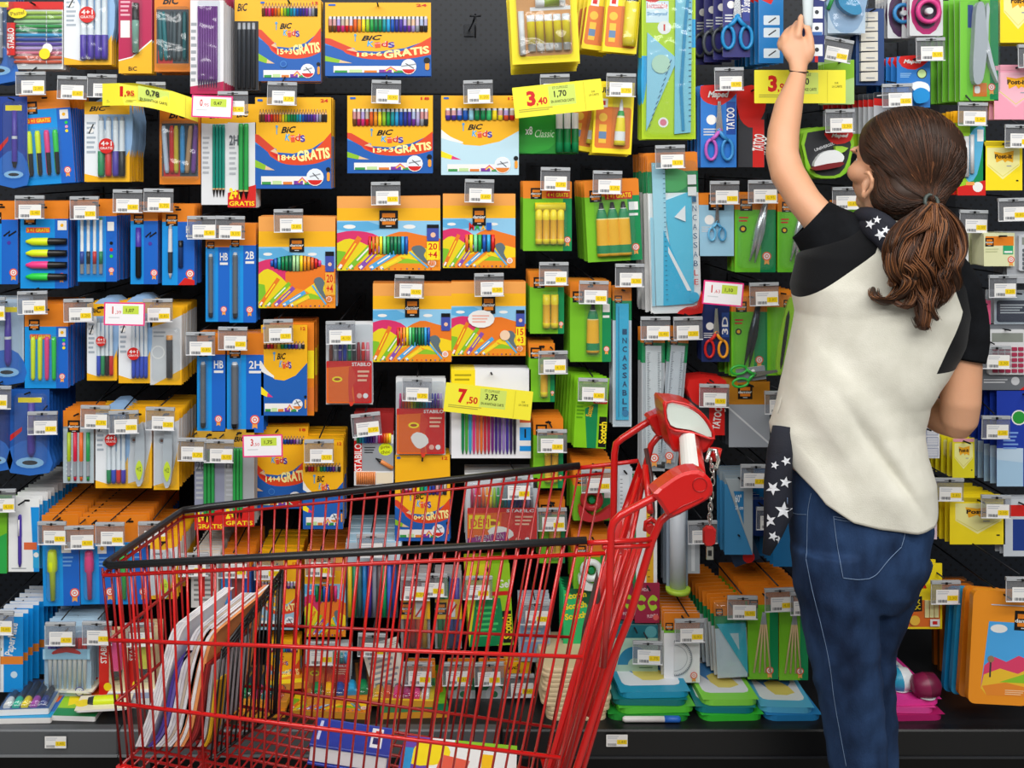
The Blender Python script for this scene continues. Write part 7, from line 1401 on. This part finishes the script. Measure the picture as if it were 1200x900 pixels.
tee = pbld('shirt', m, 'off-white jersey top with black raglan shoulders'); sd = tee.modifiers.new('cloth', 'SOLIDIFY'); sd.thickness = .0022; sd.offset = -1
blackj = noisemat('black_jersey', '0c0d10', '15171b', 25, .9, .3, 400, (1, 1, 1), .15)
def cloth(name, pts, label, seg=40, amp=.003, parent=tee):
    m = M(); loft2(m, pts, blackj, seg, 1, False)
    m.v = [(x + amp*noise.noise(Vector((x*22, y*22, z*22))), y + amp*1.6*noise.noise(Vector((x*18+5, y*18, z*18))), z) for x, y, z in m.v]
    o = pbld(name, m, label, parent); s = o.modifiers.new('cloth', 'SOLIDIFY'); s.thickness = .002; s.offset = -1; s2 = o.modifiers.new('sub', 'SUBSURF'); s2.levels = 1; s2.render_levels = 1; return o
cloth('sleeve', [(950, 257, 1.89, 30, .046), (960, 266, 1.885, 32, .05), (975, 280, 1.875, 42, .058), (995, 300, 1.865, 52, .068), (1020, 315, 1.862, 56, .075)], 'black sleeve of the raised arm')
cloth('sleeve', [(1127, 423, 1.842, 25, .045), (1130, 400, 1.845, 25.5, .048), (1129, 370, 1.85, 26, .052), (1118, 340, 1.856, 30, .06), (1098, 318, 1.86, 36, .068), (1075, 305, 1.862, 38, .07)], 'black sleeve of the bent arm')
m = M()
# ---- jeans
J = M()
loft2(J, [(1005, 545, 1.862, 79, .092), (1007, 575, 1.862, 81.5, .100), (1007.5, 610, 1.862, 81, .107), (1006, 645, 1.862, 77, .108), (1002, 675, 1.862, 69, .102), (996, 695, 1.862, 58, .085)], denim, 40)
loft2(J, [(975, 640, 1.845, 46, .09), (979, 690, 1.838, 44.5, .085), (986, 745, 1.835, 40.5, .077), (992, 790, 1.835, 37.5, .070), (998, 830, 1.838, 35, .064), (1002, 865, 1.84, 33.5, .058), (1007, 910, 1.84, 31, .056), (1014, 1000, 1.84, 29, .055), (1018, 1150, 1.84, 21, .042)], denim, 36)
loft2(J, [(1042, 640, 1.878, 46, .09), (1030, 690, 1.885, 37, .08), (1019, 745, 1.9, 27, .07), (1017, 790, 1.905, 27, .065), (1019, 830, 1.91, 28, .06), (1021, 865, 1.915, 28, .056), (1024, 910, 1.915, 26, .055), (1034, 1000, 1.915, 26, .052), (1046, 1110, 1.915, 20, .04)], denim, 36)
jo = fused(J, 'jeans', .0042, denim, 6)
JN = [v.normal.copy() for v in jo.data.vertices]; JC = [v.co.copy() for v in jo.data.vertices]; NC = []
for v_, vn in zip(JC, JN):      # creases behind the knees and under the seat
    x, y, z = v_; py = VY + (HC-z)*F/y; px = VX + x*F/y
    k = math.exp(-((py-800)/55)**2)*0.0013*math.sin((py + .9*(px-990) + 9*noise.noise(Vector((px/20, py/20, 1))))/6.0) + math.exp(-((py-700)/30)**2)*0.0015*math.sin((py - .5*(px-990))/7) + .0024*noise.noise(Vector((px/14, py/22, 4)))
    NC.extend(v_ + vn*k)
jo.data.vertices.foreach_set('co', NC)
jb = BVHTree.FromPolygons([v.co.copy() for v in jo.data.vertices], [tuple(p.vertices) for p in jo.data.polygons])
def on(px, py, bv=None, lift=.001):
    o_ = Vector((0, 0, HC)); d_ = (P(px, py, 1.0)-o_).normalized(); h = (bv or jb).ray_cast(o_, d_)
    return (h[0] + h[1]*lift if h[1].dot(d_) < 0 else h[0] - h[1]*lift) if h[0] else P(px, py, 1.77)
jeans = adopt(jo)
th = mat('6d84a4', .7)
def stitch(pts, bv=None, r=.0006, mt=th, k=6):
    m = M(); q = smooth_closed(pts, k, False); m.tube([on(x, y, bv) for x, y in q], r, mt, 5); return m
m = stitch([(977, 605), (982, 640), (989, 676)], k=8); mm = M(); pocket = [(977, 605), (1000, 608), (1030, 604), (1050, 601)]
for pts in (pocket, [(977, 608), (1000, 611), (1030, 607), (1052, 604)], [(977, 605), (980, 630), (984, 655), (988, 677)], [(988, 677), (1005, 679), (1018, 678)], [(1018, 678), (1028, 672), (1042, 655), (1056, 641)], [(1056, 641), (1060, 622), (1054, 603)]):
    q = stitch(pts); b0 = len(mm.v); mm.v += q.v; mm.f += [tuple(b0+i for i in f_) for f_ in q.f]; mm.m += q.m; mm.sm += q.sm; mm.mats = q.mats
pbld('pocket_stitching', mm, 'pale thread outlining the back pocket', jeans)
mm = M()
for pts in ([(951, 578), (947, 600), (946, 640), (945, 655)], [(945, 655), (952, 690), (962, 730), (972, 775), (978, 820), (985, 860), (992, 898)], [(924, 575), (923, 590), (930, 601), (945, 603)]):
    q = stitch(pts, k=8); b0 = len(mm.v); mm.v += q.v; mm.f += [tuple(b0+i for i in f_) for f_ in q.f]; mm.m += q.m; mm.sm += q.sm; mm.mats = q.mats
pbld('seam_stitching', mm, 'pale thread along the side seam', jeans)
# ---- shoes
for (x, y, d) in ((1018, 0, 1.84), (1046, 0, 1.915)):
    m = M(); c = P(x, 0, d); ellipsoid(m, (c.x, c.y+.05, .045), (.042, .125, .05), mat('e4e4e2', .6)); m.v = [(a, b_, max(.004, e_)) for a, b_, e_ in m.v]; pbld('shoe', m, 'white low shoe')
# ---- hair
def hairmat(name, c): return noisemat(name, c[0], c[1], 8, .5, .1, 60, (1, 1, 1), .35)
hm = [hairmat('hair_dark', ('2a1a11', '3a2518')), hairmat('hair_mid', ('43291a', '5c3824')), hairmat('hair_light', ('74482b', '8f5e39'))]
SC = P(1072, 185, 1.845); SR = Vector((.081, .098, .0875)); tie = P(1091, 237, 1.757)
m = M()
capv = M(); ellipsoid(capv, SC, SR, hm[0], None, 30, 20); ellipsoid(capv, P(1063, 170, 1.85), (.085, .095, .069), hm[0]); ellipsoid(capv, P(1060, 228, 1.825), (.056, .06, .048), hm[0]); ellipsoid(capv, P(1083, 228, 1.80), (.035, .045, .032), hm[0])
# hair is cut back from the face
cap = fused(capv, 'hair', .0045, hm[0], 8)
vs_keep = []
for v in cap.data.vertices:
    rel = v.co - HC_; t = rel.normalized().dot(f)
    if t > .55: v.co = HC_ + rel*(1 - .35*min(1, (t-.55)/.25))
hb = BVHTree.FromPolygons([v.co.copy() for v in cap.data.vertices], [tuple(p.vertices) for p in cap.data.polygons])
cap = adopt(cap)
st = M(); rnd = random.Random(3)
for i in range(900):
    a = 2*PI*rnd.random(); sp_ = math.radians(rnd.uniform(62, 80)); q = (f*math.cos(sp_) + side_*math.sin(sp_)*math.cos(a) + up_*math.sin(sp_)*math.sin(a))
    td = (tie - SC).normalized(); n = 14; pts = []
    if q.dot(td) > .75: continue
    for j in range(n+1):
        t = j/n; w_ = q*(1-t) + td*t + Vector((0, 0, .12))*math.sin(t*PI)*(.5 if q.z > 0 else -.9); w_.normalize()
        loc, nor, _, _ = hb.ray_cast(SC + w_*.3, -w_)
        if loc is None: continue
        pts.append(loc + w_*(.0012 + .0010*rnd.random()))
    if len(pts) > 5: k = rnd.random(); st.tube(pts, [.0004] + [.0008]*(len(pts)-2) + [.0006], hm[0 if k < .62 else (1 if k < .985 else 2)], 4)
pbld('hair_strands', st, None, cap)
m = M(); m.tube([tie + Vector((.011*math.cos(t), -.002 + .004*math.sin(t), .013*math.sin(t))) for t in [2*PI*i/14 for i in range(14)]], .0035, mat('3a4440', .5), 7, True); pbld('hair_tie', m, 'dark elastic hair tie', cap)
LOCK = [[(1090, 238), (1070, 262), (1050, 290), (1048, 315), (1056, 337), (1042, 353), (1026, 348), (1023, 338)], [(1092, 240), (1080, 270), (1062, 300), (1060, 325), (1071, 345), (1062, 359), (1046, 352)],
        [(1095, 240), (1090, 275), (1078, 305), (1075, 335), (1085, 360), (1081, 384), (1074, 372)], [(1098, 240), (1100, 275), (1092, 310), (1096, 340), (1090, 362), (1098, 374)],
        [(1100, 240), (1114, 270), (1112, 300), (1104, 325), (1108, 345), (1098, 360)], [(1101, 240), (1120, 262), (1125, 290), (1117, 315), (1121, 333), (1116, 342)],
        [(1094, 240), (1075, 262), (1070, 290), (1085, 318), (1088, 345), (1079, 365), (1086, 387)], [(1088, 240), (1062, 258), (1046, 280), (1041, 305), (1047, 325), (1044, 334)],
        [(1097, 240), (1108, 262), (1098, 290), (1104, 320), (1112, 340), (1104, 354)], [(1092, 242), (1085, 265), (1060, 280), (1056, 310), (1066, 330), (1054, 347), (1031, 352), (1027, 344)],
        [(1096, 240), (1096, 262), (1086, 285), (1092, 305), (1082, 325), (1090, 346)], [(1099, 240), (1108, 268), (1120, 300), (1112, 322), (1100, 336)], [(1093, 240), (1068, 270), (1058, 296), (1072, 320), (1064, 340), (1072, 352)]]
pt = M()
for li, lk in enumerate(LOCK):
    base = smooth_closed([(x, y, 1.757 - .028*math.sin(min(1, i/3)*PI/2) + .012*math.sin(i*1.9+li) + .004*i) for i, (x, y) in enumerate(lk)], 5, False); N = len(base)
    pt.tube([P(*q) for q in base], [.0035 + .0055*math.sin(min(1, i/N*2.2)*PI/2)*(1-(i/N)**2.2) for i in range(N)], hm[1 if li % 3 else 0], 8)
    for s_ in range(64):
        a, rr = rnd.uniform(0, 2*PI), rnd.uniform(.45, 1.15); ph = rnd.uniform(-.6, .6); k = rnd.random(); cut = N - rnd.randint(0, 6); pts = []
        for i in range(cut):
            t = i/N; sp_ = (3.5 + 6.5*math.sin(min(1, t*2)*PI/2)*(1-.6*t*t))*rr; x, y, d = base[i]; al = a + 2.2*t + ph*math.sin(t*6)
            pts.append(P(x + sp_*math.cos(al), y + .5*sp_*math.sin(al)*math.cos(t*9), d + .0016*sp_*math.sin(al)))
        pt.tube(pts, [.0011]*(cut//2) + [.0011*(1-.75*(i/(cut-cut//2))) for i in range(cut-cut//2)], hm[(0, 1, 1, 2, 2)[int(k*4.99)]], 4)
pbld('ponytail', pt, 'wavy chestnut ponytail', cap)
# ---- star scarf
navy = noisemat('navy_cotton', '10131f', '171b2a', 20, .85, .3, 300)
sf = M(); sf.tube([P(*q) for q in smooth_closed([(1010, 262, 1.90), (1016, 262, 1.84), (1028, 270, 1.79), (1042, 284, 1.768), (1054, 302, 1.762), (1066, 318, 1.764), (1080, 312, 1.77), (1100, 292, 1.81), (1104, 280, 1.88)], 4, False)], .021, navy, 14, sc2=.75)
sf.tube([P(*q) for q in smooth_closed([(1006, 255, 1.93), (1012, 252, 1.85), (1030, 258, 1.80), (1050, 274, 1.785), (1075, 285, 1.79), (1095, 270, 1.85)], 4, False)], .017, navy, 12, sc2=.8)
hang = [(925, 512, 1.80), (915, 545, 1.80), (912, 575, 1.80), (914, 600, 1.80), (908, 622, 1.80), (902, 645, 1.80)]
s2_ = M(); loft2(s2_, [(917, 500, 1.83, 12, .02), (915, 530, 1.82, 15, .02), (911, 565, 1.82, 17, .018), (912, 600, 1.82, 17, .018), (906, 625, 1.82, 11, .014), (899, 650, 1.82, 5, .006)], navy, 20)
for q_ in (sf, s2_): q_.v = [(x + .003*noise.noise(Vector((x*30, y*30, z*30))), y + .004*noise.noise(Vector((x*25, y*25, z*25+3))), z) for x, y, z in q_.v]
sb = BVHTree.FromPolygons([Vector(v) for v in sf.v + s2_.v], sf.f + [tuple(i+len(sf.v) for i in f_) for f_ in s2_.f])
scarf = pbld('scarf', sf, 'navy scarf printed with white stars')
pbld('scarf_end', s2_, 'hanging end of the navy star scarf')
ss = M(); wst = mat('dcdfe4', .8)
for (x, y, r, a0) in ((918, 598, 10.5, .1), (902, 610, 8, 1), (906, 572, 8.5, .6), (920, 565, 7, .2), (906, 628, 6, .4), (913, 632, 5, 1), (921, 540, 6, .9), (908, 545, 5, .3), (1020, 263, 6, .3), (1032, 275, 7, .8), (1028, 258, 5, .1), (1043, 290, 7, .5), (1048, 300, 6.5, 1.1), (1038, 270, 5, .2), (1058, 310, 6, .7)):
    vs = [on(x, y, sb, .0012)] + [on(x + r*(1 if i % 2 == 0 else .42)*math.sin(a0+PI*i/5), y - r*(1 if i % 2 == 0 else .42)*math.cos(a0+PI*i/5), sb, .0012) for i in range(10)]
    if max(abs(v.y-vs[0].y) for v in vs) > .02: vs = [vs[0]] + [vs[0] + (v-vs[0])*.0 if abs(v.y-vs[0].y) > .02 else v for v in vs[1:]]
    ss.add(vs, [(0, 1+i, 1+(i+1) % 10) for i in range(10)], wst)
pbld('printed_stars', ss, 'white star print', scarf)
# ---- the pack in her hand
I(k_stop, 'correction_pen_pack', 'correction pen', 'blue card with white pen pinched by the raised hand', (941, -32, 966, 73), 0, None, d=2.088, base='1a2a70', hook=False)
# ------------------------------------------------------------------ light, world, camera
def area(x, y, z, sx, sy, e, col=(1, .985, .96), rx=0):
    l = bpy.data.lights.new('ceiling_lamp', 'AREA'); l.shape = 'RECTANGLE'; l.size = sx; l.size_y = sy; l.energy = e; l.color = col
    o = bpy.data.objects.new('ceiling_lamp', l); COL.objects.link(o); o.location = (x, y, z); o.rotation_euler = (rx, 0, 0); o['kind'] = 'helper'; return o
area(.1, 1.0, 3.3, 4.5, .35, 38)
area(.1, -.2, 3.3, 5.5, .5, 80, rx=math.radians(25))
area(.1, -1.6, 3.2, 5.5, .6, 85, rx=math.radians(40))
w = bpy.data.worlds.new('store_air'); sc.world = w; w.use_nodes = True
w.node_tree.nodes['Background'].inputs[0].default_value = (.92, .95, 1, 1); w.node_tree.nodes['Background'].inputs[1].default_value = .16
cam = bpy.data.cameras.new('camera'); co = bpy.data.objects.new('camera', cam); COL.objects.link(co)
cam.lens = 36; cam.sensor_width = 36; cam.sensor_fit = 'HORIZONTAL'; co.location = (0, 0, HC); co.rotation_euler = (PI/2, 0, 0)
cam.shift_x = (600 - VX)/1200; cam.shift_y = -(450 - VY)/1200; cam.clip_start = .05
sc.camera = co
sc.view_settings.view_transform = 'Standard'; sc.view_settings.look = 'None'; sc.view_settings.gamma = 1; sc.view_settings.use_curve_mapping = False
sc.view_settings.exposure = 0
sc.cycles.transparent_max_bounces = 24; sc.cycles.max_bounces = 6
